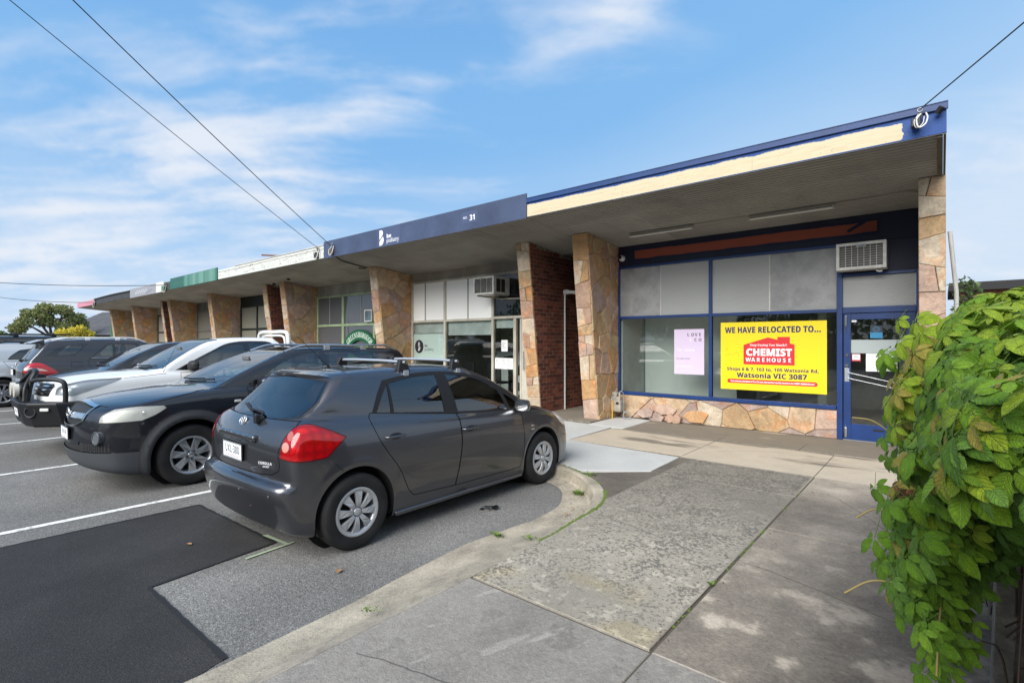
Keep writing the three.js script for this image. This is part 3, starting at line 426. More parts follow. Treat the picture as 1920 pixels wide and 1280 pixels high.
// ================================================================ shop with blue frames (the nearest)
{
  const s = thing('corner_shop', 'vacant end shop with blue window frames, cream fascia and yellow poster', 'shop');
  canopy(s, -5.75, 0.02, 'corrugated');
  part('wall', [bx(-5.62, -5.3, PY, 3.73, -16, ZF - 0.05), bx(-0.2, 0.035, PY, 3.73, -20, ZF - 0.41), bx(-5.3, -0.2, PY, 3.4, -15.6, -15.4)], paintM(0x8a5a44, 0.9), s);
  part('barge_board', [profileZ([[ZFAS - 0.004, YB - 0.012], [ZFAS - 0.004, YB + 0.32], [-20, 3.38], [-20, 3.06], [-8.3, SOFF(-8.3) - 0.012]], 0.023, 0.044)], paintM(0x7d7768, 0.7), s);
  part('soffit_trim', [profileZ([[ZFAS - 0.03, YB - 0.03], [ZFAS - 0.03, YB + 0.01], [-8.52, SOFF(-8.52) + 0.01], [-8.52, SOFF(-8.52) - 0.03]], -0.035, 0.017)], paintM(0x6f6a5c, 0.8), s);
  // fascia: cream boards with the old blue left ragged along the edges
  const f = part('fascia', bx(-5.75, 0.047, YB, YB + 0.325, ZFAS - 0.025, ZFAS), paintM(0x1c4480, 0.6), s);
  const cream = canvasTex(2048, 128, (c, w, h) => {
    const r = rng(17); c.fillStyle = '#1f4788'; c.fillRect(0, 0, w, h);
    c.fillStyle = '#c8bb9d'; c.beginPath(); c.moveTo(0, h); c.lineTo(0, 26);
    for (let x = 0; x < w * 0.935; x += 7) c.lineTo(x, 8 + 15 * fbm(x * 0.011, 3, 4, 351) + 4 * r() + 6 * (x / w));
    for (let y = 26; y <= h; y += 8) c.lineTo(w * 0.938 - 22 * fbm(y * 0.05, 7, 3, 353) + 4 * r(), y); c.closePath(); c.fill();
    for (let i = 0; i < 500; i++) { c.fillStyle = `rgba(${120 + 60 * r()},${95 + 50 * r()},${60 + 30 * r()},${0.06 + 0.10 * r()})`; c.fillRect(r() * w * 0.93, 40 + r() * 80, 20 + 90 * r(), 1 + 3 * r()); }
    for (let i = 0; i < 26; i++) { c.fillStyle = 'rgba(70,60,50,0.55)'; c.fillRect(r() * w * 0.93, 46 + r() * 78, 2 + 3 * r(), 2 + 3 * r()); }
    c.strokeStyle = 'rgba(80,66,48,0.35)'; for (const x of [w * 0.33, w * 0.66]) { c.beginPath(); c.moveTo(x, 30); c.lineTo(x, h); c.stroke(); }
  });
  part('painted_face', faceText(-5.748, 0.045, YB + 0.002, YB + 0.250, ZFAS + 0.003), mat(0xffffff, 0.65, { map: cream, bumpMap: scaled(N.fine, 3), bumpScale: 0.001 }), f);
  part('gutter_cap', [bx(-5.75, 0.06, YB + 0.250, YB + 0.325, ZFAS + 0.001, ZFAS + 0.03, 0.006), bx(-5.75, 0.06, YB + 0.326, YB + 0.335, ZFAS - 0.18, ZFAS + 0.036)], M.blueCap, f);
  // stone fins at both ends of the shop front
  fin(s, -5.64, -5.30, 1100, 0.36, 'stone', 'stone column of flat tan flags to the right of the alley');
  fin(s, -0.23, 0.05, 1200, 0.4, null, 'stone column of pink and tan flags at the right end of the row', [2, 2, 5, 7, 1, 0, 4]);
  // stone apron below the window
  const ap = group('stone_apron', s); part('mortar', bx(-5.30, -1.255, PY - 0.02, 0.63, ZF - 0.12, ZF - 0.004), mortarM, ap);
  const apRegion = [[-5.295, PY + 0.006], [-1.258, PY + 0.006], [-1.258, 0.628], [-5.295, 0.628]];
  crazy(ap, apRegion, 0.44, (u, v, w) => [u, v, ZF - 0.004 + w * 1.4], 1311, 0.005, [1, 4, 3, 7, 2, 1, 0, 3, 4, 2], 0.016, 0.85);
  { // loose flags that have come away and lean against the apron
    const r = rng(1401), lay = [[-4.62, 0.30, 0.20, 0.10, 0.10], [-4.42, 0.22, 0.17, 0.13, 0.07], [-4.22, 0.40, 0.22, 0.12, 0.05], [-4.08, 0.24, 0.10, 0.10, 0.17], [-3.95, 0.23, 0.10, 0.09, 0.19], [-3.62, 0.30, 0.27, 0.13, 0.05]];
    lay.forEach(([x, y, w, h, out], i) => { const P = []; const n = 6; for (let k = 0; k < n; k++) { const a = k / n * 6.283 + r() * 0.5; P.push([Math.cos(a) * w * (0.8 + 0.35 * r()), Math.sin(a) * h * (0.8 + 0.35 * r())]); } const g = stonePrism(P, (u, v, q) => [x + u, Math.max(PY + 0.004, y + v), ZF + 0.012 + out * 0.75 + (q > 0 ? 0.03 : -out * 0.7) - v * 0.25], 0.05, r); if (g) part('stone', g, stoneM[[3, 3, 2, 6, 6, 5][i]], ap); });
  }
  // window wall
  part('head_panel', [bx(-5.30, -0.235, 3.335, 3.765, ZF - 0.05, ZF + 0.012), bx(-1.25, -0.235, 2.84, 3.331, ZF - 0.05, ZF + 0.006)], M.navy, s);
  const orange = canvasTex(2048, 128, (c, w, h) => { const r = rng(19); c.fillStyle = '#0c1535'; c.fillRect(0, 0, w, h); c.fillStyle = '#8a4430'; c.beginPath(); c.moveTo(14, 118); c.lineTo(10, 22); for (let x = 14; x < w - 14; x += 9) c.lineTo(x, 14 + 12 * fbm(x * 0.008, 1, 4, 361) + 3 * r()); c.lineTo(w - 14, 16); for (let x = w - 14; x > 14; x -= 9) c.lineTo(x, 106 + 16 * (fbm(x * 0.007, 5, 4, 363) - 0.4) + 3 * r()); c.closePath(); c.fill(); c.strokeStyle = '#0c1535'; c.lineWidth = 26; c.lineCap = 'round'; c.beginPath(); c.moveTo(w * 0.905, 78); c.lineTo(w * 0.965, 2); c.stroke(); });
  part('paint_strip', faceText(-4.93, -0.74, 3.44, 3.685, ZF + 0.0155), mat(0xffffff, 0.75, { map: orange, bumpMap: scaled(N.fine, 3), bumpScale: 0.0015 }), s);
  const fr = part('window_frame', bars([[-5.30, -5.25, 0.70, 3.335], [-3.375, -3.315, 0.70, 3.335], [-1.305, -1.225, PY + 0.01, 3.335, 0.015], [-0.285, -0.235, PY + 0.01, 2.84], [-5.248, -3.377, 2.225, 2.28], [-3.313, -1.307, 2.225, 2.28], [-1.223, -0.287, 2.205, 2.30], [-1.223, -0.287, 2.795, 2.838], [-5.248, -3.377, 3.29, 3.333], [-3.313, -1.307, 3.29, 3.333]]), M.blue, s);
  part('sill', bx(-5.30, -1.31, 0.632, 0.70, ZF - 0.06, ZF + 0.055, 0.008), M.blue, fr);
  pane(fr, -5.25, -4.355, 2.28, 3.29, frostM); pane(fr, -4.335, -3.375, 2.28, 3.29, reedM); pane(fr, -3.315, -2.33, 2.28, 3.29, reedM); pane(fr, -2.31, -1.305, 2.28, 3.29, frostM);
  part('glazing_strip', [bx(-4.356, -4.334, 2.28, 3.29, ZF - 0.02, ZF - 0.004), bx(-2.331, -2.309, 2.28, 3.29, ZF - 0.02, ZF - 0.004)], M.white, fr);
  pane(fr, -5.25, -3.375, 0.70, 2.225, glassClear); pane(fr, -3.315, -1.305, 0.70, 2.225, glassClear); pane(fr, -1.225, -0.285, 2.30, 2.795, reedM);
  part('glazing_strip', [bx(-0.93, -0.915, 2.30, 2.795, ZF - 0.03, ZF - 0.014), bx(-0.62, -0.605, 2.30, 2.795, ZF - 0.03, ZF - 0.014)], M.grey, fr);
  // glazed door
  const d = group('door', s); d.userData.label = 'blue framed glass door with closing bars and notices';
  part('door_frame', [bx(-1.215, -1.115, PY + 0.015, 2.195, ZF - 0.03, ZF + 0.012, 0.003), bx(-0.40, -0.292, PY + 0.015, 2.195, ZF - 0.03, ZF + 0.012, 0.003), bx(-1.114, -0.401, 2.10, 2.195, ZF - 0.03, ZF + 0.012, 0.003), bx(-1.114, -0.401, PY + 0.015, 0.425, ZF - 0.03, ZF + 0.012, 0.003)], M.blue, d);
  pane(d, -1.115, -0.40, 0.425, 2.10, glassClear);
  part('frosted_band', faceText(-1.114, -0.401, 1.56, 1.775, ZF - 0.007), mat(0xa9b3b2, 0.6), d);
  part('handle', [cyl([-1.15, 1.25, ZF + 0.06], [-0.36, 1.07, ZF + 0.06], 0.006), cyl([-1.15, 1.16, ZF + 0.06], [-0.36, 0.985, ZF + 0.06], 0.006), cyl([-1.15, 1.25, ZF + 0.012], [-1.15, 1.25, ZF + 0.066], 0.007), cyl([-1.15, 1.16, ZF + 0.012], [-1.15, 1.16, ZF + 0.066], 0.007), cyl([-0.36, 1.07, ZF + 0.012], [-0.36, 1.07, ZF + 0.066], 0.007), cyl([-0.36, 0.985, ZF + 0.012], [-0.36, 0.985, ZF + 0.066], 0.007)], M.alu, d);
  part('lock_plate', bx(-1.20, -1.135, 1.10, 1.32, ZF + 0.012, ZF + 0.018, 0.002), M.alu, d);
  part('lock', cyl([-1.168, 1.53, ZF + 0.012], [-1.168, 1.53, ZF + 0.03], 0.022), M.chrome, d); part('lock', cyl([-1.168, 1.36, ZF + 0.012], [-1.168, 1.36, ZF + 0.04], 0.026), M.chrome, d);
  part('bolt', [bx(-1.195, -1.165, 2.0, 2.16, ZF + 0.012, ZF + 0.035, 0.004), cyl([-1.18, 1.95, ZF + 0.024], [-1.18, 2.1, ZF + 0.024], 0.006)], M.chrome, d);
  part('bolt', [bx(-1.20, -1.165, 0.2, 0.36, ZF + 0.012, ZF + 0.035, 0.004), cyl([-1.183, 0.22, ZF + 0.024], [-1.183, 0.4, ZF + 0.024], 0.006)], M.chrome, d);
  part('letter_slot', bx(-0.82, -0.68, 0.335, 0.365, ZF + 0.012, ZF + 0.016, 0.002), M.black, d);
  room(s, -5.30, -0.24, 4.6, 0xdcddd8, mat(0xb4b0a8, 0.7), 3.34);
  part('partition', [bx(-5.2, -3.2, PY + 0.02, 3.2, -11.0, -10.92), bx(-1.9, -1.75, PY + 0.02, 3.33, -14.2, -11.8), bx(-0.62, -0.36, PY + 0.02, 2.1, -12.4, -12.35)], plain(0xe2e2dc, 0.9), s);
  part('threshold', bx(-1.22, -0.29, PY + 0.0065, PY + 0.02, ZF - 0.06, ZF + 0.04), M.grey, s);
}
// ---- things on the corner shop
function airUnit(name, label, pos, w, h, depth, opts) {
  const t = thing(name, label, 'air conditioner', pos, 0, opts.group); const sh = mat(0xf2f1ea, 0.5, { map: scaled(N.dirt, 2) });
  const fz = depth, fr = 0.045;
  part('casing', [bx(-w / 2, w / 2, h - 0.012, h, 0, fz - 0.012), bx(-w / 2, w / 2, 0, 0.012, 0, fz - 0.012), bx(-w / 2, -w / 2 + 0.012, 0.012, h - 0.012, 0, fz - 0.012), bx(w / 2 - 0.012, w / 2, 0.012, h - 0.012, 0, fz - 0.012)], sh, t);
  part('front_frame', [bx(-w / 2, -w / 2 + fr, 0, h, fz - 0.012, fz + 0.02, 0.006), bx(w / 2 - fr, w / 2, 0, h, fz - 0.012, fz + 0.02, 0.006), bx(-w / 2 + fr, w / 2 - fr, h - fr, h, fz - 0.012, fz + 0.02, 0.004), bx(-w / 2 + fr, w / 2 - fr, 0, fr, fz - 0.012, fz + 0.02, 0.004)], sh, t);
  part('coil', bx(-w / 2 + 0.014, w / 2 - 0.014, 0.014, h - 0.014, fz - 0.05, fz - 0.03), opts.coil ?? mat(0x5c5a57, 0.6), t);
  const g = []; const nx = opts.nx, ny = opts.ny;
  for (let i = 1; i < nx; i++) { const x = lerp(-w / 2 + fr, w / 2 - fr, i / nx); g.push(bx(x - 0.0035, x + 0.0035, fr, h - fr, fz - 0.006, fz + 0.001)); }
  for (let j = 1; j < ny; j++) { const y = lerp(fr, h - fr, j / ny); g.push(bx(-w / 2 + fr, w / 2 - fr, y - 0.002, y + 0.002, fz - 0.013, fz - 0.007)); }
  part('grille', g, sh, t);
  if (opts.badge) part('badge', bx(-0.06, 0.07, h - 0.075, h - 0.035, fz + 0.02, fz + 0.024), M.white, t);
  return t;
}
{
  const a = airUnit('air_conditioner', 'white window air conditioner high on the blue front above the glass door', [-0.955, 2.872, ZF + 0.014], 0.65, 0.42, 0.26, { nx: 7, ny: 9, badge: true });
  part('drain_elbow', tube([[0.2, 0.01, 0.2], [0.2, -0.03, 0.2], [0.23, -0.045, 0.2], [0.27, -0.04, 0.2]], 0.014, 14, 8), M.white, a);
  part('badge_mark', bx(-0.02, 0.045, 0.42 - 0.06, 0.42 - 0.05, 0.2845, 0.287), mat(0x2f7fa8, 0.5), a);
  const c = thing('security_camera', 'white dome security camera at the left end of the navy head panel', 'camera', [-5.19, 3.515, ZF + 0.012]);
  const d1 = new THREE.SphereGeometry(0.062, 24, 12, 0, Math.PI * 2, 0, Math.PI / 2).rotateX(Math.PI / 2); part('housing', [cyl([0, 0, 0], [0, 0, 0.03], 0.066, 0.066, 24), d1.toNI().translate(0, 0, 0.03)], mat(0xdcdcdc, 0.4), c); part('lens', new THREE.SphereGeometry(0.034, 18, 10).translate(-0.005, 0.008, 0.075).toNI(), mat(0x0a0a0c, 0.1), c);
  // fluorescent battens under the canopy
  [[-4.62, -3.38, 'nearer the alley column'], [-2.45, -1.23, 'nearer the right end column']].forEach(([x0, x1, w]) => {
    const z = -9.02, y = SOFF(z) - 0.012, t = thing('ceiling_light', 'unlit fluorescent batten under the corrugated canopy, ' + w, 'light fitting', [(x0 + x1) / 2, y, z], 0, 'unlit battens under the canopy'); const L = (x1 - x0) / 2;
    part('housing', bx(-L, L, -0.03, 0.0, -0.035, 0.035, 0.006), mat(0x8a857c, 0.6), t); const tb = mat(0xd8d6ce, 0.35); part('tube', cyl([-L + 0.03, -0.058, 0.006], [L - 0.03, -0.058, 0.006], 0.019, 0.019, 16), tb, t); part('lamp_holder', [bx(-L, -L + 0.028, -0.078, -0.031, -0.014, 0.026, 0.003), bx(L - 0.028, L, -0.078, -0.031, -0.014, 0.026, 0.003)], mat(0xbdb9b0, 0.5), t);
  });
  solo('conduit', 'thin grey cable clipped under the canopy past both light battens', 'cable', [tube([[-3.36, SOFF(-9.0) - 0.02, -9.0], [-2.9, SOFF(-9.0) - 0.024, -9.0], [-2.47, SOFF(-9.0) - 0.02, -9.0]], 0.007, 8, 6), tube([[-1.22, SOFF(-9.0) - 0.02, -9.0], [-0.7, SOFF(-9.0) - 0.02, -8.98], [-0.34, SOFF(-8.95) - 0.02, -8.95], [-0.25, SOFF(-9.0) - 0.03, -9.02], [-0.245, SOFF(-9.3) - 0.05, -9.4], [-0.24, 3.6, ZF + 0.03]], 0.007, 20, 6)], mat(0x9b968c, 0.6));
}
// posters
{
  const font = (s, w = 'bold') => `${w} ${s}px sans-serif`;
  const stretch = (c, txt, x, y, sx, sy = 1) => { c.save(); c.translate(x, y); c.scale(sx, sy); c.fillText(txt, 0, 0); c.restore(); };
  const yel = canvasTex(1400, 1008, (c, w, h) => {
    c.fillStyle = '#f5d90a'; c.fillRect(0, 0, w, h); c.textAlign = 'center'; c.fillStyle = '#22285e'; c.strokeStyle = '#22285e'; c.lineWidth = 4;
    const head = (txt, y, size, wid, stroke) => { c.font = font(size); const m = c.measureText(txt).width, k = wid / m; c.save(); c.translate(w / 2, y); c.scale(k, 1); c.fillText(txt, 0, 0); if (stroke) { c.lineWidth = stroke; c.strokeStyle = c.fillStyle; c.strokeText(txt, 0, 0); } c.restore(); };
    head('WE HAVE RELOCATED TO...', 158, 118, 1270, 5);
    c.fillStyle = '#d9262c'; c.beginPath(); c.moveTo(330, 628); c.lineTo(330, 338); c.lineTo(665, 228); c.lineTo(790, 262); c.lineTo(790, 222); c.lineTo(950, 222); c.lineTo(950, 314); c.lineTo(1010, 330); c.lineTo(1010, 628); c.closePath(); c.fill();
    c.fillStyle = '#ffffff'; c.font = 'bold 42px serif'; c.fillText('Stop Paying Too Much!!', 668, 354);
    c.font = font(138); { const k = 610 / c.measureText('CHEMIST').width; c.save(); c.translate(670, 494); c.scale(k, 1); c.fillText('CHEMIST', 0, 0); c.lineWidth = 8; c.strokeStyle = '#fff'; c.strokeText('CHEMIST', 0, 0); c.restore(); }
    c.fillStyle = '#d9262c'; for (const x of [430, 520, 604, 690, 760, 826, 900]) c.fillRect(x, 388, 4, 110);
    c.fillStyle = '#fff'; c.font = font(80); { const t = 'WAREHOUSE'; for (let i = 0; i < 9; i++) { c.save(); c.translate(396 + i * 69, 584); c.fillText(t[i], 0, 0); c.restore(); } }
    c.fillStyle = '#22285e'; c.strokeStyle = '#22285e';
    head('Shops 6 & 7, 103 to, 105 Watsonia Rd,', 722, 66, 1220, 2); head('Watsonia VIC 3087', 822, 96, 930, 4);
    c.fillStyle = '#d9262c'; c.beginPath(); c.roundRect(96, 850, 1196, 62, 31); c.fill(); c.fillStyle = '#fff'; head('"If you need your prescriptions on file at this store, they have been carefully relocated to the CHEMIST WAREHOUSE store"', 892, 30, 1120, 1);
    c.strokeStyle = 'rgba(110,100,10,0.55)'; c.lineWidth = 4; c.beginPath(); c.moveTo(70, 400); c.bezierCurveTo(120, 360, 110, 430, 80, 420); c.moveTo(66, 500); c.bezierCurveTo(90, 440, 95, 540, 120, 480); c.bezierCurveTo(150, 430, 150, 540, 190, 480); c.bezierCurveTo(250, 420, 280, 470, 240, 530); c.moveTo(130, 560); c.lineTo(160, 640); c.stroke();
    c.fillStyle = '#6c6a30'; c.font = font(20, ''); c.fillText('®', 985, 290);
  });
  const p = thing('poster', 'large yellow relocation poster in the right-hand shop window', 'poster', [-2.305, 1.485, ZF - 0.006]); part('board', bx(-0.855, 0.855, -0.615, 0.615, -0.004, 0.0), plain(0xe0c810, 0.6), p); part('print', faceText(-0.855, 0.855, -0.615, 0.615, 0.0025), mat(0xffffff, 0.5, { map: yel }), p);
  const lil = canvasTex(512, 760, (c, w, h) => {
    c.fillStyle = '#d6c6df'; c.fillRect(0, 0, w, h); c.fillStyle = '#3a3340'; c.textAlign = 'left'; c.font = font(72); 'LOVE'.split('').forEach((l, i) => c.fillText(l, 226 + i * 66, 118)); 'CO'.split('').forEach((l, i) => c.fillText(l, 346 + i * 72, 204));
    c.fillStyle = '#eee6f2'; c.font = font(64, ''); c.fillText('&', 262, 204); c.font = font(74, ''); c.fillText('For Lease', 40, 372); c.fillStyle = '#a493ae'; for (let i = 0; i < 10; i++) c.fillRect(40 + i * 22 + (i > 1 ? 10 : 0) + (i > 5 ? 10 : 0), 486, 15, 24); c.fillStyle = '#e6dcea'; for (let i = 0; i < 16; i++) c.fillRect(40 + i * 17, 620, 12, 16);
  });
  const q = thing('lease_poster', 'lilac for-lease poster in the left-hand shop window', 'poster', [-3.765, 1.55, ZF - 0.006]); part('board', bx(-0.295, 0.295, -0.44, 0.44, -0.004, 0.0), plain(0xcbbcd2, 0.6), q); part('print', faceText(-0.295, 0.295, -0.44, 0.44, 0.0025), mat(0xffffff, 0.55, { map: lil }), q);
  const note = (name, label, x0, x1, y0, y1, draw, base) => solo(name, label, 'notice', faceText(x0, x1, y0, y1, ZF - 0.004), mat(0xffffff, 0.6, { map: canvasTex(160, 200, (c, w, h) => { c.fillStyle = base; c.fillRect(0, 0, w, h); draw(c, w, h); }) }));
  const lines = (n) => (c, w, h) => { c.fillStyle = 'rgba(90,90,90,0.5)'; const r = rng(n); for (let y = 22; y < h - 20; y += 11) c.fillRect(16, y, (w - 36) * (0.5 + 0.5 * r()), 3); };
  note('notice', 'white A4 notice with small print at the middle of the glass door', -0.915, -0.72, 1.275, 1.555, lines(3), '#f2f2ef');
  note('notice', 'white notice with red border near the lock of the glass door', -1.105, -0.985, 1.43, 1.55, (c, w, h) => { c.strokeStyle = '#b83238'; c.lineWidth = 14; c.strokeRect(4, 4, w - 8, h - 8); c.fillStyle = '#444'; c.fillRect(34, 60, 80, 10); c.fillRect(34, 90, 96, 10); c.fillStyle = '#b83238'; c.fillRect(0, 160, w, 40); }, '#f0efec');
  note('sticker', 'small white oval sticker in the top left corner of the glass door', -1.105, -1.04, 2.06, 2.092, () => {}, '#e8eaea');
  note('notice', 'photo notice with green leaves at the right of the glass door', -0.69, -0.515, 1.285, 1.555, (c, w, h) => { const r = rng(8); for (let i = 0; i < 60; i++) { c.fillStyle = `rgb(${60 + 60 * r()},${90 + 60 * r()},${60 + 30 * r()})`; c.fillRect(r() * w, r() * h * 0.75, 24, 14); } c.fillStyle = '#e8e8e8'; c.fillRect(60, 150, 100, 40); }, '#aeb7a6');
  note('sticker', 'blue square sticker high on the glass door above the frosted band', -0.86, -0.70, 1.80, 2.0, (c, w, h) => { c.fillStyle = '#26333d'; c.fillRect(0, 0, w, 110); c.strokeStyle = '#4b78a0'; c.lineWidth = 6; c.beginPath(); c.arc(w / 2, 60, 44, 0, 7); c.stroke(); c.beginPath(); c.arc(w / 2, 60, 24, 0, 7); c.stroke(); }, '#2f86b4');
}
{ // gas meter and pipes at the foot of the column
  const t = thing('gas_meter', 'grey gas meter with pipes and yellow riser beside the alley column', 'gas meter', [-5.17, PY, ZF + 0.29]);
  const g = mat(0xb2ab9f, 0.5, { map: scaled(N.dirt, 3) });
  part('meter_body', [bx(-0.12, 0.12, 0.14, 0.38, -0.08, 0.08, 0.035), bx(-0.10, 0.10, 0.36, 0.46, -0.065, 0.065, 0.02)], g, t);
  part('regulator', [cyl([-0.05, 0.50, 0.02], [-0.05, 0.50, -0.06], 0.055, 0.055, 18), cyl([0.06, 0.46, 0], [0.06, 0.55, 0], 0.02)], mat(0xa29c92, 0.5), t);
  part('dial', bx(0.02, 0.08, 0.30, 0.35, 0.081, 0.086, 0.002), M.black, t);
  part('riser', cyl([-0.06, 0.0, 0.09], [-0.06, 0.37, 0.09], 0.013), mat(0xd6a51c, 0.55), t);
  part('pipe', [tube([[-0.06, 0.37, 0.09], [-0.09, 0.42, 0.08], [-0.12, 0.46, 0.02], [-0.06, 0.5, 0.02]], 0.013, 14), cyl([0.13, 0, -0.05], [0.13, 0.33, -0.05], 0.011), tube([[0.06, 0.55, 0], [0.1, 0.57, 0], [0.13, 0.5, -0.05], [0.13, 0.33, -0.05]], 0.012, 14)], M.galv, t);
  part('hose', new THREE.TorusGeometry(0.075, 0.012, 8, 26).rotateY(0.5).translate(0.24, 0.09, 0.02).toNI(), mat(0x8c8c8a, 0.4), t);
}
// ================================================================ podiatry shop
const creamFrame = paintM(0xd9d3c2, 0.5), LOGO_B = (c, x, y, s, col) => { // the split letter B
  c.save(); c.translate(x, y); c.scale(s, s); c.fillStyle = col; c.beginPath(); c.moveTo(0, 0); c.lineTo(14, 0); c.bezierCurveTo(34, 0, 38, 26, 22, 38); c.lineTo(0, 62); c.closePath(); c.fill(); c.beginPath(); c.moveTo(0, 74); c.lineTo(30, 42); c.bezierCurveTo(46, 58, 40, 100, 10, 100); c.lineTo(0, 100); c.closePath(); c.fill(); c.restore(); };
{
  const s = thing('podiatry_shop', 'podiatry shop with long slate blue fascia sign and cream window frames', 'shop');
  canopy(s, -12.73, -5.753, 'corrugated');
  part('wall', [bx(-12.2, -11.9, PY, 3.7, -16, -15.8), bx(-7.0, -6.95, PY, 3.4, -15.6, ZF - 0.5)], paintM(0x8a5a44, 0.9), s);
  part('fascia', bx(-12.73, -5.753, YB + 0.003, YB + 0.34, ZFAS - 0.025, ZFAS - 0.001), paintM(0x8d8878, 0.7), s);
  const sg = part('sign_board', bx(-12.74, -5.752, YB - 0.025, YB + 0.425, ZFAS + 0.001, ZFAS + 0.022), mat(0x4a5674, 0.42, { map: scaled(N.dirt, 0.3) }), s);
  const logo = canvasTex(512, 300, (c, w, h) => { c.fillStyle = '#47526f'; c.fillRect(0, 0, w, h); LOGO_B(c, 50, 30, 2.45, '#f4f4f4'); c.fillStyle = '#f4f4f4'; c.font = 'bold 92px sans-serif'; c.fillText('be', 208, 176); c.font = '88px sans-serif'; c.save(); c.translate(208, 248); c.scale(0.82, 1); c.fillText('podiatry', 0, 0); c.restore(); });
  part('sign_lettering', faceText(-10.30, -9.42, YB - 0.022, YB + 0.415, ZFAS + 0.0245), mat(0xf4f4f6, 0.42, { map: logo }), sg);
  const no = canvasTex(256, 128, (c, w, h) => { c.fillStyle = '#47526f'; c.fillRect(0, 0, w, h); c.fillStyle = '#f4f4f4'; c.font = 'bold 84px sans-serif'; c.fillText('31', 132, 104); c.font = '46px sans-serif'; c.save(); c.translate(30, 76); c.scale(0.9, 0.8); c.fillText('NO.', 0, 0); c.restore(); });
  part('sign_number', faceText(-7.44, -6.98, YB + 0.11, YB + 0.34, ZFAS + 0.0245), mat(0xf4f4f6, 0.42, { map: no }), sg);
  fin(s, -7.08, -6.74, 2100, 0.36, null, 'stone-faced column on the left of the alley, brick on its inner side');
  brickWall(s, -6.735, -8.55, -13.4, 300, 2150);
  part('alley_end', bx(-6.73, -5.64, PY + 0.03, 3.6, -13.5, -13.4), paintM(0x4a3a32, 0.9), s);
  fin(s, -12.58, -12.24, 2200, 0.4, 'stone', 'stone column of ochre flags between the podiatry shop and the green framed shop');
  part('head_panel', bx(-12.24, -7.09, 3.525, 3.765, ZF - 0.05, ZF + 0.012), paintM(0xa79f90, 0.7), s);
  const fr = part('window_frame', bars([[-12.24, -12.17, 0.3, 3.52], [-10.80, -10.715, 0.3, 3.52], [-8.96, -8.885, PY, 3.52], [-8.215, -8.12, PY, 2.33], [-12.168, -10.802, 2.31, 2.375], [-10.713, -8.962, 2.31, 2.375], [-8.883, -7.10, 2.335, 2.40], [-12.168, -10.802, 3.46, 3.518], [-10.713, -8.962, 3.46, 3.518], [-8.883, -7.10, 3.46, 3.518]]), creamFrame, s);
  const blindM = mat(0xf2f4f0, 0.75, { map: scaled(N.dirt, 0.5) });
  [[-12.17, -11.645], [-11.61, -10.80], [-10.715, -9.87], [-9.835, -8.96]].forEach(([a, b]) => pane(fr, a, b, 2.375, 3.46, new THREE.MeshPhysicalMaterial({ color: 0xfafaf6, roughness: 0.35, transmission: 0.02, thickness: 0 })));
  part('glazing_strip', [bx(-11.646, -11.609, 2.375, 3.46, ZF - 0.02, ZF - 0.002), bx(-9.871, -9.834, 2.375, 3.46, ZF - 0.02, ZF - 0.002)], plain(0x8c8b84, 0.6), fr);
  pane(fr, -12.17, -10.80, 0.7, 2.31, glassClear); pane(fr, -10.715, -8.96, 0.7, 2.31, glassClear); pane(fr, -8.885, -8.215, 0.3, 2.335, glassClear); pane(fr, -8.885, -7.10, 2.40, 3.46, glassDark);
  part('window_film', [bx(-12.168, -10.802, 1.22, 1.98, ZF - 0.03, ZF - 0.026)], mat(0xe4ebe6, 0.6, {}), fr);
  part('blind', [bx(-12.168, -10.802, 2.0, 2.31, ZF - 0.1, ZF - 0.085), bx(-10.713, -8.962, 1.93, 2.31, ZF - 0.1, ZF - 0.085), bx(-8.883, -8.217, 2.10, 2.335, ZF - 0.1, ZF - 0.085)], blindM, s);
  { const l = []; for (let x = -8.80; x < -7.6; x += 0.125) l.push(bx(x, x + 0.105, 2.41, 3.2, ZF - 0.09, ZF - 0.085)); part('vertical_blind', l, mat(0xa9aba6, 0.8), s); }
  part('sill_wall', bx(-12.24, -8.9, PY, 0.7, ZF - 0.1, ZF - 0.01), paintM(0xb9b1a0, 0.8), s);
  const d = group('door', s); d.userData.label = 'open cream door with a long pull handle'; part('door_leaf', bx(-8.03, -7.98, PY + 0.03, 2.32, ZF - 0.66, ZF - 0.005, 0.004), creamFrame, d); part('door_leaf', bx(-7.975, -7.10, PY + 0.03, 2.325, ZF - 0.05, ZF - 0.005, 0.004), creamFrame, d);
  part('handle', [cyl([-7.87, 1.06, ZF + 0.05], [-7.87, 1.52, ZF + 0.05], 0.012), cyl([-7.87, 1.1, ZF], [-7.87, 1.1, ZF + 0.05], 0.009), cyl([-7.87, 1.48, ZF], [-7.87, 1.48, ZF + 0.05], 0.009)], M.alu, d);
  room(s, -12.22, -7.1, 4.0, 0xdedad2, mat(0x8a847a, 0.7), 3.45);
  const lg = canvasTex(512, 200, (c, w, h) => { c.fillStyle = '#dfe6e1'; c.fillRect(0, 0, w, h); c.fillStyle = '#1c1838'; c.beginPath(); c.ellipse(106, 100, 96, 96, 0, 0, 7); c.fill(); LOGO_B(c, 82, 36, 1.28, '#efe6ea'); c.fillStyle = '#2b2938'; c.font = 'bold 58px sans-serif'; c.fillText('be', 226, 106); c.font = '56px sans-serif'; c.save(); c.translate(224, 158); c.scale(0.95, 1); c.fillText('podiatry', 0, 0); c.restore(); });
  part('window_logo', faceText(-12.14, -11.10, 1.40, 1.81, ZF - 0.0235), mat(0xffffff, 0.6, { map: lg }), s);
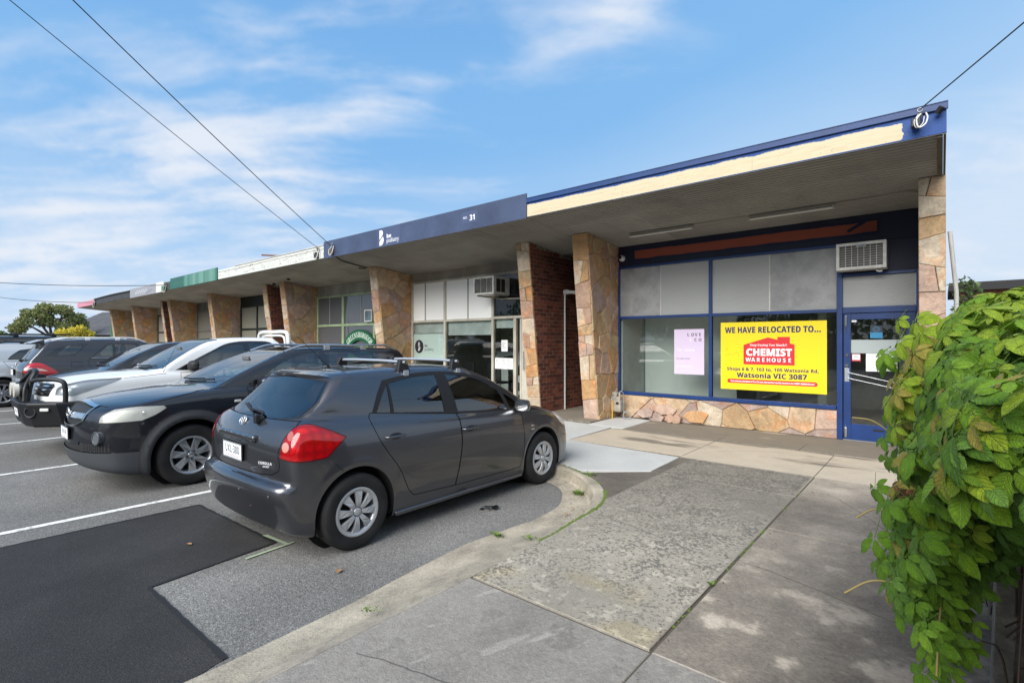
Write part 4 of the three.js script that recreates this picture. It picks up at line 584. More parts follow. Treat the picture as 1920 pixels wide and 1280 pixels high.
  // reception desk and two chairs inside
  const desk = thing('reception_desk', 'white reception desk inside the podiatry shop window', 'desk', [-9.75, PY + 0.021, ZF - 1.9]); part('desk_front', bx(-0.75, 0.75, 0, 1.25, -0.3, 0, 0.01), mat(0xd8dad6, 0.5), desk); part('desk_top', bx(-0.8, 0.8, 1.252, 1.29, -0.5, 0.06, 0.01), mat(0xe2e2de, 0.4), desk); part('desk_panel', bx(-0.45, -0.1, 1.05, 1.13, 0.001, 0.012), M.dark, desk);
  [[-10.35, 'left'], [-9.35, 'right']].forEach(([x, w]) => { const c = thing('waiting_chair', 'black waiting chair inside the podiatry shop, ' + w + ' of the pair', 'chair', [x, PY + 0.021, ZF - 0.75], 0, 'waiting chairs inside the podiatry shop'); part('backrest', bx(-0.24, 0.24, 0.5, 1.0, 0.2, 0.25, 0.02), M.black, c); part('seat', bx(-0.24, 0.24, 0.43, 0.48, -0.25, 0.198, 0.02), M.black, c); for (const a of [-0.22, 0.22]) for (const b of [-0.22, 0.22]) part('leg', cyl([a, 0, b], [a, 0.43, b], 0.012), M.chrome, c); });
  const st = thing('shelf_stand', 'dark display stand with green goods behind the podiatry door glass', 'display', [-8.5, PY + 0.021, ZF - 0.5]); part('frame', [bx(-0.25, -0.23, 0, 1.2, -0.2, 0.1), bx(0.23, 0.25, 0, 1.2, -0.2, 0.1), bx(-0.229, 0.229, 0.3, 0.32, -0.2, 0.1), bx(-0.229, 0.229, 0.7, 0.72, -0.2, 0.1)], M.black, st); part('goods', bx(-0.18, 0.02, 0.72, 0.92, -0.1, 0.06, 0.02), mat(0x1f8f6c, 0.6), st); part('goods', bx(0.06, 0.2, 0.72, 0.98, -0.1, 0.06, 0.02), mat(0x30262a, 0.6), st); part('goods', bx(-0.2, 0.2, 0.32, 0.5, -0.1, 0.06, 0.02), mat(0x26262c, 0.6), st);
  const sheet = (n, x0, x1, y0, y1, lab) => solo('notice', lab, 'notice', faceText(x0, x1, y0, y1, ZF - 0.008), mat(0xffffff, 0.6, { map: canvasTex(128, 170, (c, w, h) => { c.fillStyle = '#eeeeec'; c.fillRect(0, 0, w, h); const r = rng(n); c.fillStyle = 'rgba(70,70,80,0.6)'; for (let y = 18; y < h - 16; y += 14) if (r() < 0.7) c.fillRect(14, y, (w - 30) * (0.3 + 0.7 * r()), 5); }) }));
  sheet(3, -8.64, -8.43, 1.50, 1.79, 'single white sheet high on the podiatry door glass'); sheet(4, -8.86, -8.66, 1.05, 1.33, 'left one of the row of three white sheets on the podiatry door glass'); sheet(5, -8.65, -8.45, 1.05, 1.33, 'middle one of the row of three white sheets on the podiatry door glass'); sheet(6, -8.44, -8.25, 1.05, 1.33, 'right one of the row of three white sheets on the podiatry door glass');
}
{
  const a = airUnit('air_conditioner', 'old boxy window air conditioner sticking out of the podiatry shop', [-8.70, 2.92, ZF + 0.014], 0.70, 0.44, 0.58, { nx: 3, ny: 14, coil: mat(0x2a2825, 0.7) });
  part('side_louvre', [bx(0.351, 0.356, 0.06, 0.38, 0.18, 0.50)], mat(0x2b2824, 0.7), a); part('side_bar', [bx(0.356, 0.36, 0.06, 0.38, 0.33, 0.345)], mat(0xc9c4b4, 0.6), a);
  part('bracket', [bx(-0.3, -0.27, -0.03, -0.002, 0, 0.5), bx(0.27, 0.3, -0.03, -0.002, 0, 0.5)], M.galv, a);
  solo('drain_pipe', 'thin cream pipe running right from under the podiatry air conditioner', 'pipe', [cyl([-8.72, 2.89, ZF + 0.3], [-8.6, 2.84, ZF + 0.06], 0.012), cyl([-8.6, 2.84, ZF + 0.06], [-7.1, 2.79, ZF + 0.06], 0.014)], creamFrame);
  solo('downpipe', 'slender white downpipe with elbow on the alley brick wall', 'pipe', [cyl([-6.70, PY + 0.03, -9.86], [-6.70, 2.86, -9.86], 0.022), cyl([-6.70, 2.9, -9.86], [-5.95, 2.85, -10.05], 0.045), cyl([-6.72, 2.9, -9.85], [-6.60, 2.895, -9.885], 0.058)], M.white);
}
// ================================================================ the shops further along
const glassBlind = (c, r = 0.2) => new THREE.MeshPhysicalMaterial({ color: c, roughness: r, clearcoat: 1, clearcoatRoughness: 0.02 });
{
  const s = thing('green_framed_shop', 'shop with pale green window frames under a peeling white fascia', 'shop');
  canopy(s, -20.06, -12.733, 'boards');
  const peel = canvasTex(2048, 128, (c, w, h) => { c.fillStyle = '#c4c7c1'; c.fillRect(0, 0, w, h); const r = rng(29); for (let i = 0; i < 170; i++) { const x = r() * w, y = 18 + r() * 90, L = 10 + 70 * r() * r(); c.fillStyle = `rgba(${70 + 50 * r()},${62 + 40 * r()},${55 + 30 * r()},${0.5 + 0.5 * r()})`; c.beginPath(); c.moveTo(x, y); for (let k = 0; k < 7; k++) c.lineTo(x + L * k / 6, y + (r() - 0.5) * 10); for (let k = 6; k >= 0; k--) c.lineTo(x + L * k / 6, y + 2 + 7 * r() * r()); c.fill(); } c.strokeStyle = '#5c4a40'; c.lineWidth = 5; c.beginPath(); c.moveTo(0, 34); for (let x = 0; x <= w; x += 40) c.lineTo(x, 30 + 12 * (fbm(x * 0.006, 2, 3, 371) - 0.5)); c.stroke(); });
  const f = part('fascia', bx(-20.06, -12.742, YB, YB + 0.33, ZFAS - 0.025, ZFAS), paintM(0xcfd2cb, 0.7), s); part('peeling_face', faceText(-20.055, -12.745, YB + 0.002, YB + 0.328, ZFAS + 0.003), mat(0xffffff, 0.75, { map: peel }), f);
  part('flashing', [profileZ([[ZFAS - 0.3, YB + 0.33], [ZFAS + 0.02, YB + 0.335], [ZFAS + 0.02, YB + 0.36], [ZFAS - 0.3, YB + 0.37]], -18.6, -12.76)], M.white, s);
  fin(s, -18.09, -17.75, 3100, 0.42, 'stone', 'stone column of brown flags left of the green framed windows'); 
  part('head_panel', bx(-17.75, -12.59, 3.40, 3.765, ZF - 0.05, ZF + 0.012), paintM(0xa8a598, 0.7), s);
  const greenFrame = paintM(0xb9cfa4, 0.5);
  const fr = part('window_frame', bars([[-17.75, -17.66, 0.3, 3.398], [-16.06, -15.93, 0.3, 3.398], [-14.2, -14.1, 0.3, 3.398], [-17.658, -16.062, 2.29, 2.37], [-15.928, -14.202, 2.29, 2.37], [-17.658, -16.062, 3.33, 3.397], [-15.928, -14.202, 3.33, 3.397], [-14.098, -12.6, 2.29, 2.37]]), greenFrame, s);
  const dk = glassBlind(0x56585c, 0.5); [[-17.66, -16.92], [-16.89, -16.06], [-15.93, -14.93], [-14.90, -14.2]].forEach(([a, b]) => pane(fr, a, b, 2.37, 3.33, dk)); [[-17.66, -16.06], [-15.93, -14.2], [-14.1, -12.6]].forEach(([a, b]) => pane(fr, a, b, 0.4, 2.29, dk)); pane(fr, -14.1, -12.6, 2.37, 3.4, dk);
  part('glazing_strip', [bx(-16.921, -16.889, 2.37, 3.33, ZF - 0.02, ZF - 0.002), bx(-14.931, -14.899, 2.37, 3.33, ZF - 0.02, ZF - 0.002)], plain(0x9b9d96, 0.6), fr);
  part('sill_wall', bx(-17.75, -12.6, PY, 0.4, ZF - 0.1, ZF - 0.01), paintM(0x8f8676, 0.8), s);
  airUnit('air_conditioner', 'small white air conditioner in the dark upper pane of the green framed shop', [-14.32, 2.40, ZF + 0.0], 0.42, 0.40, 0.12, { nx: 4, ny: 6, coil: mat(0x3f7484, 0.5) });
  // arched hanging sign
  const arch = thing('arched_sign', 'green arched sign with white lettering in the green framed window', 'sign', [-14.93, 1.56, ZF + 0.04]);
  const sh = new THREE.Shape(); const R1 = 1.22, R0 = 0.86, cy = -0.62, A = 0.86; sh.absarc(0, cy, R1, Math.PI / 2 - A, Math.PI / 2 + A, false); sh.absarc(0, cy, R0, Math.PI / 2 + A, Math.PI / 2 - A, true); sh.closePath();
  part('sign_board', new THREE.ExtrudeGeometry(sh, { depth: 0.03, bevelEnabled: false, curveSegments: 30 }), mat(0x0f5a36, 0.5), arch);
  const at = canvasTex(1024, 512, (c, w, h) => { c.fillStyle = '#0f5a36'; c.fillRect(0, 0, w, h); const k = w / 2.1, ox = w / 2, oy = h - (0 + 0.62 - 0.5) * k + 0 * k; const t = 'GREENSBOROUGH'; const cyp = h * 0.0 + (0.66 + 0.62) * k; c.translate(ox, cyp); c.textAlign = 'center'; c.fillStyle = '#dfeee0'; c.font = 'bold 124px serif'; for (let i = 0; i < t.length; i++) { const a = lerp(-0.70, 0.70, i / (t.length - 1)); c.save(); c.rotate(a); c.translate(0, -0.955 * k); c.scale(0.62, 1.0); c.fillText(t[i], 0, 0); c.restore(); } });
  const fg = new THREE.ShapeGeometry(sh, 30); { const p = fg.attributes.position, uv = fg.attributes.uv; for (let i = 0; i < p.count; i++) uv.setXY(i, p.getX(i) / 2.1 + 0.5, 1 - (0.66 - p.getY(i)) * (1024 / 2.1) / 512); } fg.translate(0, 0, 0.033); part('lettering', fg, mat(0xffffff, 0.5, { map: at }), arch);
  part('bracket', [cyl([-0.8, 0.12, -0.02], [-0.8, 0.9, -0.02], 0.01), cyl([0.8, 0.12, -0.02], [0.8, 0.9, -0.02], 0.01)], M.galv, arch);
  solo('window_banner', 'bright green printed panel below the arched sign', 'sign', [bx(-15.7, -14.25, 0.9, 1.66, ZF + 0.02, ZF + 0.03)], mat(0x5fae45, 0.5));
  for (const [x, z, l] of [[-17.0, -8.35, 'nearer the brown stone column'], [-18.6, -8.6, 'nearer the dark shop']]) { const t = thing('canopy_lamp', 'small dark round lamp fitting under the boarded canopy, ' + l, 'light fitting', [x, SOFF(z) - 0.01, z]); part('housing', cyl([0, 0, 0], [0, -0.05, 0], 0.05, 0.06, 16), M.dark, t); }
}
function farShop(name, label, x0, x1, finX, opts) {
  const s = thing(name, label, 'shop'); canopy(s, opts.c0, opts.c1, 'boards'); opts.build?.(s);
  part('head_panel', bx(x0, x1, 3.36, 3.765, ZF - 0.05, ZF + 0.012), opts.head, s);
  const n = opts.n, fr = part('window_frame', bars([...Array(n + 1).keys()].map((i) => { const x = lerp(x0, x1 - 0.08, i / n); return [x, x + 0.08, 0.3, 3.358]; }).concat([...Array(n).keys()].flatMap((i) => { const a = lerp(x0, x1 - 0.08, i / n) + 0.082, b = lerp(x0, x1 - 0.08, (i + 1) / n) - 0.002; return [[a, b, 2.27, 2.35], [a, b, 3.29, 3.357]]; }))), opts.frame, s);
  for (let i = 0; i < n; i++) { const a = lerp(x0, x1 - 0.08, i / n) + 0.08, b = lerp(x0, x1 - 0.08, (i + 1) / n); pane(fr, a, b, 2.35, 3.29, opts.pane); pane(fr, a, b, 0.4, 2.27, opts.pane); }
  part('sill_wall', bx(x0, x1, PY, 0.4, ZF - 0.1, ZF - 0.01), opts.head, s); return s;
}
{
  const dkGreen = paintM(0x10241d, 0.5), greyP = paintM(0x6f706c, 0.7);
  const signs = {
    green: (s) => { const r = rng(33); const t = canvasTex(1024, 96, (c, w, h) => { c.fillStyle = '#24584d'; c.fillRect(0, 0, w, h); for (let i = 0; i < 140; i++) { c.fillStyle = `rgba(${130 + 60 * r()},${170 + 40 * r()},${160 + 30 * r()},0.06)`; const x = w * (0.3 + 0.65 * r()); c.fillRect(x, 0, 8 + 60 * r(), h); } c.strokeStyle = 'rgba(120,160,110,0.4)'; c.lineWidth = 3; for (let i = 0; i < 9; i++) { c.beginPath(); c.moveTo(70 + i * 34, 60); c.lineTo(92 + i * 34, 40 + 20 * r()); c.lineTo(90 + i * 34, 62); c.stroke(); } });
      const b = part('sign_board', bx(-25.2, -20.07, YB - 0.03, YB + 0.43, ZFAS + 0.001, ZFAS + 0.03), mat(0x24584d, 0.5), s); part('sign_face', faceText(-25.19, -20.08, YB - 0.02, YB + 0.42, ZFAS + 0.0325), mat(0xffffff, 0.5, { map: t }), b); },
  };
  farShop('dark_green_shop', 'shop with dark green frames behind a faded green fascia board', -24.5, -19.47, 0, { c0: -25.7, c1: -20.063, n: 3, head: paintM(0x14251f, 0.6), frame: dkGreen, pane: glassBlind(0x8a8a7e, 0.5), build: (s) => {
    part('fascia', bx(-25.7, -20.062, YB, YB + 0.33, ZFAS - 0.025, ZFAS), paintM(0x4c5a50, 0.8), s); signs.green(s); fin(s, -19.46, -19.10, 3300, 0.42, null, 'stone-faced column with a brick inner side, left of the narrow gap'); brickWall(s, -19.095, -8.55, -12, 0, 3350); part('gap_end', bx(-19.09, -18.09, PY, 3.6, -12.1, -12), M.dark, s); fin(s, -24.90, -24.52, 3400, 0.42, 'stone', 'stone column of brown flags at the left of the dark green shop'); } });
  farShop('grey_blind_shop', 'shop with closed grey vertical blinds and a faded grey fascia banner', -29.95, -24.91, 0, { c0: -31.36, c1: -25.703, n: 2, head: greyP, frame: paintM(0x77786f, 0.6), pane: glassBlind(0x77776f, 0.6), build: (s) => {
    part('fascia', bx(-31.36, -25.702, YB, YB + 0.33, ZFAS - 0.025, ZFAS), paintM(0x3b3d3e, 0.8), s);
    const bt = canvasTex(512, 64, (c, w, h) => { c.fillStyle = '#8a8c92'; c.fillRect(0, 0, w, h); c.strokeStyle = 'rgba(225,228,232,0.7)'; c.lineWidth = 4; c.beginPath(); c.moveTo(120, 44); for (let i = 0; i < 20; i++) c.lineTo(120 + i * 12, 32 + 13 * Math.sin(i * 1.7)); c.stroke(); c.fillStyle = 'rgba(60,60,66,0.6)'; for (let i = 0; i < 6; i++) c.fillRect(330 + i * 22, 44 - i * 3, 8, 14); });
    const b = part('banner', bx(-31.36, -27.2, YB - 0.06, YB + 0.38, ZFAS + 0.001, ZFAS + 0.02), mat(0x8a8c92, 0.6), s); part('banner_face', faceText(-31.35, -27.21, YB - 0.055, YB + 0.375, ZFAS + 0.0225), mat(0xffffff, 0.6, { map: bt }), b);
    part('sign_board', bx(-27.19, -26.1, YB - 0.05, YB + 0.40, ZFAS + 0.001, ZFAS + 0.02), mat(0xc9cbc6, 0.6), s); part('sign_leaf', bx(-26.4, -26.12, YB - 0.02, YB + 0.2, ZFAS + 0.021, ZFAS + 0.024), mat(0x2d7a4e, 0.6), s);
    fin(s, -30.27, -29.96, 3500, 0.42, 'stone', 'stone column of brown flags right of the second narrow gap'); } });
  farShop('white_shutter_shop', 'shop with pale shutters behind the long dark fascia', -36.5, -31.42, 0, { c0: -39.1, c1: -31.363, n: 3, head: paintM(0xb2b1aa, 0.7), frame: paintM(0x3c3d3c, 0.6), pane: glassBlind(0x9d9b92, 0.6), build: (s) => {
    part('fascia', [bx(-39.1, -31.362, YB, YB + 0.28, ZFAS - 0.025, ZFAS)], paintM(0x3f4247, 0.8), s); part('gutter', tube([[-39.05, YB + 0.30, ZFAS], [-35, YB + 0.33, ZFAS], [-31.4, YB + 0.3, ZFAS]], 0.05, 10, 8), M.dark, s);
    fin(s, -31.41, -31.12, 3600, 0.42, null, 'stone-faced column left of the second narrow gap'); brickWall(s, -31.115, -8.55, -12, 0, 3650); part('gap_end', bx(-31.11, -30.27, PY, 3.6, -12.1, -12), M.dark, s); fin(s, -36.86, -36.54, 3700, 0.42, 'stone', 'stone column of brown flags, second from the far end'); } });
  farShop('end_shop', 'farthest shop in the row with a pink fascia board', -41.5, -36.87, 0, { c0: -43.9, c1: -39.103, n: 3, head: greyP, frame: paintM(0xc8c6be, 0.6), pane: glassBlind(0x8d8b84, 0.6), build: (s) => {
    part('fascia', bx(-43.9, -39.102, YB, YB + 0.30, ZFAS - 0.025, ZFAS), mat(0xc08090, 0.6), s); part('wall', bx(-43.4, -41.85, PY, 3.3, -19, ZF - 0.5), paintM(0xa0654a, 0.9), s);
    fin(s, -41.84, -41.5, 3800, 0.42, 'stone', 'stone column of brown flags at the far end of the row'); part('corner_trim', bx(-41.86, -41.845, PY, 3.7, -8.9, -8.6), mat(0x63a889, 0.7), s); } });
}
// ================================================================ cars: bodies are smooth intersections of side, plan and cross sections, then cut into panels
function spline2(pts, closed, step) { // [a, b, corner?]
  const n = pts.length, runs = []; const corner = (i) => pts[(i + n) % n][2];
  let start = pts.findIndex((p) => p[2]); if (start < 0) start = 0;
  const order = [...Array(n + 1).keys()].map((k) => (start + k) % n); let run = [pts[order[0]]];
  for (let k = 1; k <= n; k++) { run.push(pts[order[k]]); if (corner(order[k]) || k === n) { runs.push(run); run = [pts[order[k]]]; } }
  const out = [];
  for (const r of runs) { const loop = runs.length === 1 && !corner(start), c = new THREE.CatmullRomCurve3((loop ? r.slice(0, -1) : r).map(([a, b]) => V(a, b, 0)), loop, 'centripetal'); const m = Math.max(2, Math.ceil(c.getLength() / step)); if (r.length === 2) { for (let i = 0; i < 4; i++) { const t = i / 4; out.push([lerp(r[0][0], r[1][0], t), lerp(r[0][1], r[1][1], t)]); } } else for (let i = 0; i < m; i++) { const p = c.getPoint(i / m); out.push([p.x, p.y]); } }
  return out;
}
function bakeSDF(pts, h = 0.02, pad = 0.45) {
  const P = spline2(pts, true, 0.014), n = P.length; let a0 = 1e9, a1 = -1e9, b0 = 1e9, b1 = -1e9; for (const [a, b] of P) { a0 = Math.min(a0, a); a1 = Math.max(a1, a); b0 = Math.min(b0, b); b1 = Math.max(b1, b); }
  a0 -= pad; b0 -= pad; a1 += pad; b1 += pad; const W = Math.ceil((a1 - a0) / h) + 1, H = Math.ceil((b1 - b0) / h) + 1, D = new Float32Array(W * H);
  for (let j = 0; j < H; j++) for (let i = 0; i < W; i++) {
    const a = a0 + i * h, b = b0 + j * h; let best = 1e9, inside = false;
    for (let k = 0, m = n - 1; k < n; m = k++) { const ax = P[m][0], ay = P[m][1], ex = P[k][0] - ax, ey = P[k][1] - ay, wx = a - ax, wy = b - ay; let t = (wx * ex + wy * ey) / (ex * ex + ey * ey + 1e-12); t = t < 0 ? 0 : t > 1 ? 1 : t; const dx = wx - ex * t, dy = wy - ey * t, d = dx * dx + dy * dy; if (d < best) best = d; if ((ay > b) !== (P[k][1] > b) && a < ex * (b - ay) / (P[k][1] - ay) + ax) inside = !inside; }
    D[j * W + i] = inside ? -Math.sqrt(best) : Math.sqrt(best);
  }
  const w4 = (t) => { const t2 = t * t, t3 = t2 * t; return [(1 - 3 * t + 3 * t2 - t3) / 6, (4 - 6 * t2 + 3 * t3) / 6, (1 + 3 * t + 3 * t2 - 3 * t3) / 6, t3 / 6]; };
  return (a, b) => { let u = clamp((a - a0) / h, 1, W - 3.001), v = clamp((b - b0) / h, 1, H - 3.001); const i = u | 0, j = v | 0, wu = w4(u - i), wv = w4(v - j); let s = 0; for (let q = 0; q < 4; q++) { const o = (j - 1 + q) * W + i - 1; s += wv[q] * (wu[0] * D[o] + wu[1] * D[o + 1] + wu[2] * D[o + 2] + wu[3] * D[o + 3]); } return s; };
}
const smax = (a, b, k) => { const h = Math.max(k - Math.abs(a - b), 0) / k; return Math.max(a, b) + h * h * h * k / 6; };
const smin = (a, b, k) => -smax(-a, -b, k);
function carField(c) {
  const SL = bakeSDF(c.SL), PL = bakeSDF([...c.PL, [c.PL[c.PL.length - 1][0], -0.5, 1], [c.PL[0][0], -0.5, 1]]), XL = bakeSDF([...c.XL, [-0.5, c.XL[c.XL.length - 1][1], 1], [-0.5, c.XL[0][1], 1]]);
  const SG = c.SG && bakeSDF(c.SG), PG = c.SG && bakeSDF([...c.PG, [c.PG[c.PG.length - 1][0], -0.5, 1], [c.PG[0][0], -0.5, 1]]), XG = c.SG && bakeSDF([...c.XG, [-0.5, c.XG[c.XG.length - 1][1], 1], [-0.5, c.XG[0][1], 1]]);
  const zc = c.wb / 2, kL = c.kL ?? 0.07, kG = c.kG ?? 0.06, [bf, br, gf, gr] = c.bow;
  return (x, y, z) => {
    const ax = Math.abs(x), x2 = ax * ax, wf = sstep(zc, c.wb + 0.5, z), wr = 1 - sstep(-0.3, zc, z);
    let d = smax(smax(SL(z + bf * wf * x2 * (1 + x2) - br * wr * x2, y + (c.crown ?? 0.05) * x2), PL(z, ax), kL), XL(ax, y), kL);
    if (c.flare) for (const zw of [0, c.wb]) { const r = Math.hypot(z - zw, y - c.wr - 0.01); d -= c.flare * Math.exp(-(((r - c.arch - 0.03) / 0.045) ** 2)) * sstep(0.55, 0.75, ax); }
    if (SG) { const g = smax(smax(SG(z + gf * wf * x2 - gr * wr * x2, y), PG(z, ax), kG), XG(ax, y), kG); d = smin(d, g, c.kB ?? 0.05); }
    if (c.extra) d = c.extra(d, ax, y, z, smin, smax);
    return d;
  };
}
function surfaceNet(f, lo, hi, h) { // quads through cell centres of mass, pulled onto the surface
  const n = [0, 1, 2].map((k) => Math.ceil((hi[k] - lo[k]) / h) + 1), [nx, ny, nz] = n, F = new Float32Array(nx * ny * nz), at = (i, j, k) => i + nx * (j + ny * k);
  // only near the surface: blocks of B cells whose corner value is large are filled with it
  const B = 4; F.fill(9);
  for (let k = 0; k < nz; k += B) for (let j = 0; j < ny; j += B) for (let i = 0; i < nx; i += B) {
    const m = f(lo[0] + (i + B / 2) * h, lo[1] + (j + B / 2) * h, lo[2] + (k + B / 2) * h), far = Math.abs(m) > h * B * 1.15 + 0.05;
    for (let c = k; c < Math.min(nz, k + B); c++) for (let b = j; b < Math.min(ny, j + B); b++) for (let a = i; a < Math.min(nx, i + B); a++) F[at(a, b, c)] = far ? m : f(lo[0] + a * h, lo[1] + b * h, lo[2] + c * h);
  }
  const id = new Int32Array(nx * ny * nz).fill(-1), pos = [];
  for (let k = 0; k < nz - 1; k++) for (let j = 0; j < ny - 1; j++) for (let i = 0; i < nx - 1; i++) {
    let cnt = 0, sx = 0, sy = 0, sz = 0; const c = [];
    for (let q = 0; q < 8; q++) c.push(F[at(i + (q & 1), j + ((q >> 1) & 1), k + (q >> 2))]);
    for (let q = 0; q < 8; q++) for (const b of [1, 2, 4]) { if (q & b) continue; const r = q | b; if ((c[q] < 0) !== (c[r] < 0)) { const t = c[q] / (c[q] - c[r]); sx += (q & 1) + (b === 1 ? t : 0); sy += ((q >> 1) & 1) + (b === 2 ? t : 0); sz += (q >> 2) + (b === 4 ? t : 0); cnt++; } }
    if (cnt) { id[at(i, j, k)] = pos.length / 3; pos.push(lo[0] + (i + sx / cnt) * h, lo[1] + (j + sy / cnt) * h, lo[2] + (k + sz / cnt) * h); }
  }
  const nor = new Float32Array(pos.length), e = Math.max(0.008, h * 0.5), grad = (x, y, z) => [f(x + e, y, z) - f(x - e, y, z), f(x, y + e, z) - f(x, y - e, z), f(x, y, z + e) - f(x, y, z - e)];
  for (let v = 0; v < pos.length; v += 3) { for (let it = 0; it < 3; it++) { const g = grad(pos[v], pos[v + 1], pos[v + 2]), L2 = g[0] * g[0] + g[1] * g[1] + g[2] * g[2] + 1e-12, d = f(pos[v], pos[v + 1], pos[v + 2]) * 2 * e / L2, m = Math.min(1, h * 0.6 / (Math.abs(d) * Math.sqrt(L2) + 1e-9)); for (let q = 0; q < 3; q++) pos[v + q] -= g[q] * d * m; } const g = grad(pos[v], pos[v + 1], pos[v + 2]), L = Math.hypot(...g) || 1; for (let q = 0; q < 3; q++) nor[v + q] = g[q] / L; }
  const tri = [];
  const quad = (a, b, c, d, flip) => { if (a < 0 || b < 0 || c < 0 || d < 0) return; flip ? tri.push(a, c, b, a, d, c) : tri.push(a, b, c, a, c, d); };
  for (let k = 1; k < nz - 1; k++) for (let j = 1; j < ny - 1; j++) for (let i = 1; i < nx - 1; i++) {
    const s = F[at(i, j, k)] < 0;
    if (s !== (F[at(i + 1, j, k)] < 0)) quad(id[at(i, j - 1, k - 1)], id[at(i, j, k - 1)], id[at(i, j, k)], id[at(i, j - 1, k)], !s);
    if (s !== (F[at(i, j + 1, k)] < 0)) quad(id[at(i - 1, j, k - 1)], id[at(i - 1, j, k)], id[at(i, j, k)], id[at(i, j, k - 1)], !s);
    if (s !== (F[at(i, j, k + 1)] < 0)) quad(id[at(i - 1, j - 1, k)], id[at(i, j - 1, k)], id[at(i, j, k)], id[at(i - 1, j, k)], !s);
  }
  const soup = []; // 18 numbers a triangle: three of (x y z nx ny nz)
  for (const t of tri) soup.push(pos[3 * t], pos[3 * t + 1], pos[3 * t + 2], nor[3 * t], nor[3 * t + 1], nor[3 * t + 2]);
  return soup;
}
// ---- cutting a soup by a polygon seen along a direction
const PROJ = {
  side: (s) => ({ uv: (x, y, z) => [z, y], ok: (n, p) => n[0] * s > 0.12 && p[0] * s > 0 }), sideAny: (s) => ({ uv: (x, y, z) => [z, y], ok: (n, p) => p[0] * s > 0 }), through: () => ({ uv: (x, y, z) => [z, y], ok: () => true }),
  rear: () => ({ uv: (x, y) => [x, y], ok: (n, p) => n[2] < -0.04 && p[2] < 0.3 && n[1] > -0.6 }), front: () => ({ uv: (x, y) => [x, y], ok: (n, p) => n[2] > 0.06 && p[2] > 0.75 && n[1] > -0.6 }), top: () => ({ uv: (x, y, z) => [x, z], ok: (n) => n[1] > 0.25 }),
  slant: (s, ang) => { const c = Math.cos(ang), q = Math.sin(ang); return { uv: (x, y, z) => [x * s * c - z * q, y], ok: (n, p) => (n[0] * s * q + n[2] * c) * 1 > 0.05 && p[0] * s > 0 }; }, // seen along (q, 0, c)
};
function offsetPoly(P, d) { // grow by d
  const A = area(P) < 0 ? P.slice().reverse() : P, n = A.length;
  return A.map((p, i) => { const a = A[(i + n - 1) % n], b = A[(i + 1) % n]; let n1 = [p[1] - a[1], a[0] - p[0]], n2 = [b[1] - p[1], p[0] - b[0]]; const l1 = Math.hypot(...n1) || 1, l2 = Math.hypot(...n2) || 1; n1 = [n1[0] / l1, n1[1] / l1]; n2 = [n2[0] / l2, n2[1] / l2]; const k = Math.max(0.35, 1 + n1[0] * n2[0] + n1[1] * n2[1]); return [p[0] + d * (n1[0] + n2[0]) / k, p[1] + d * (n1[1] + n2[1]) / k]; });
}
const rounded = (pts, step = 0.03) => spline2(pts, true, step);
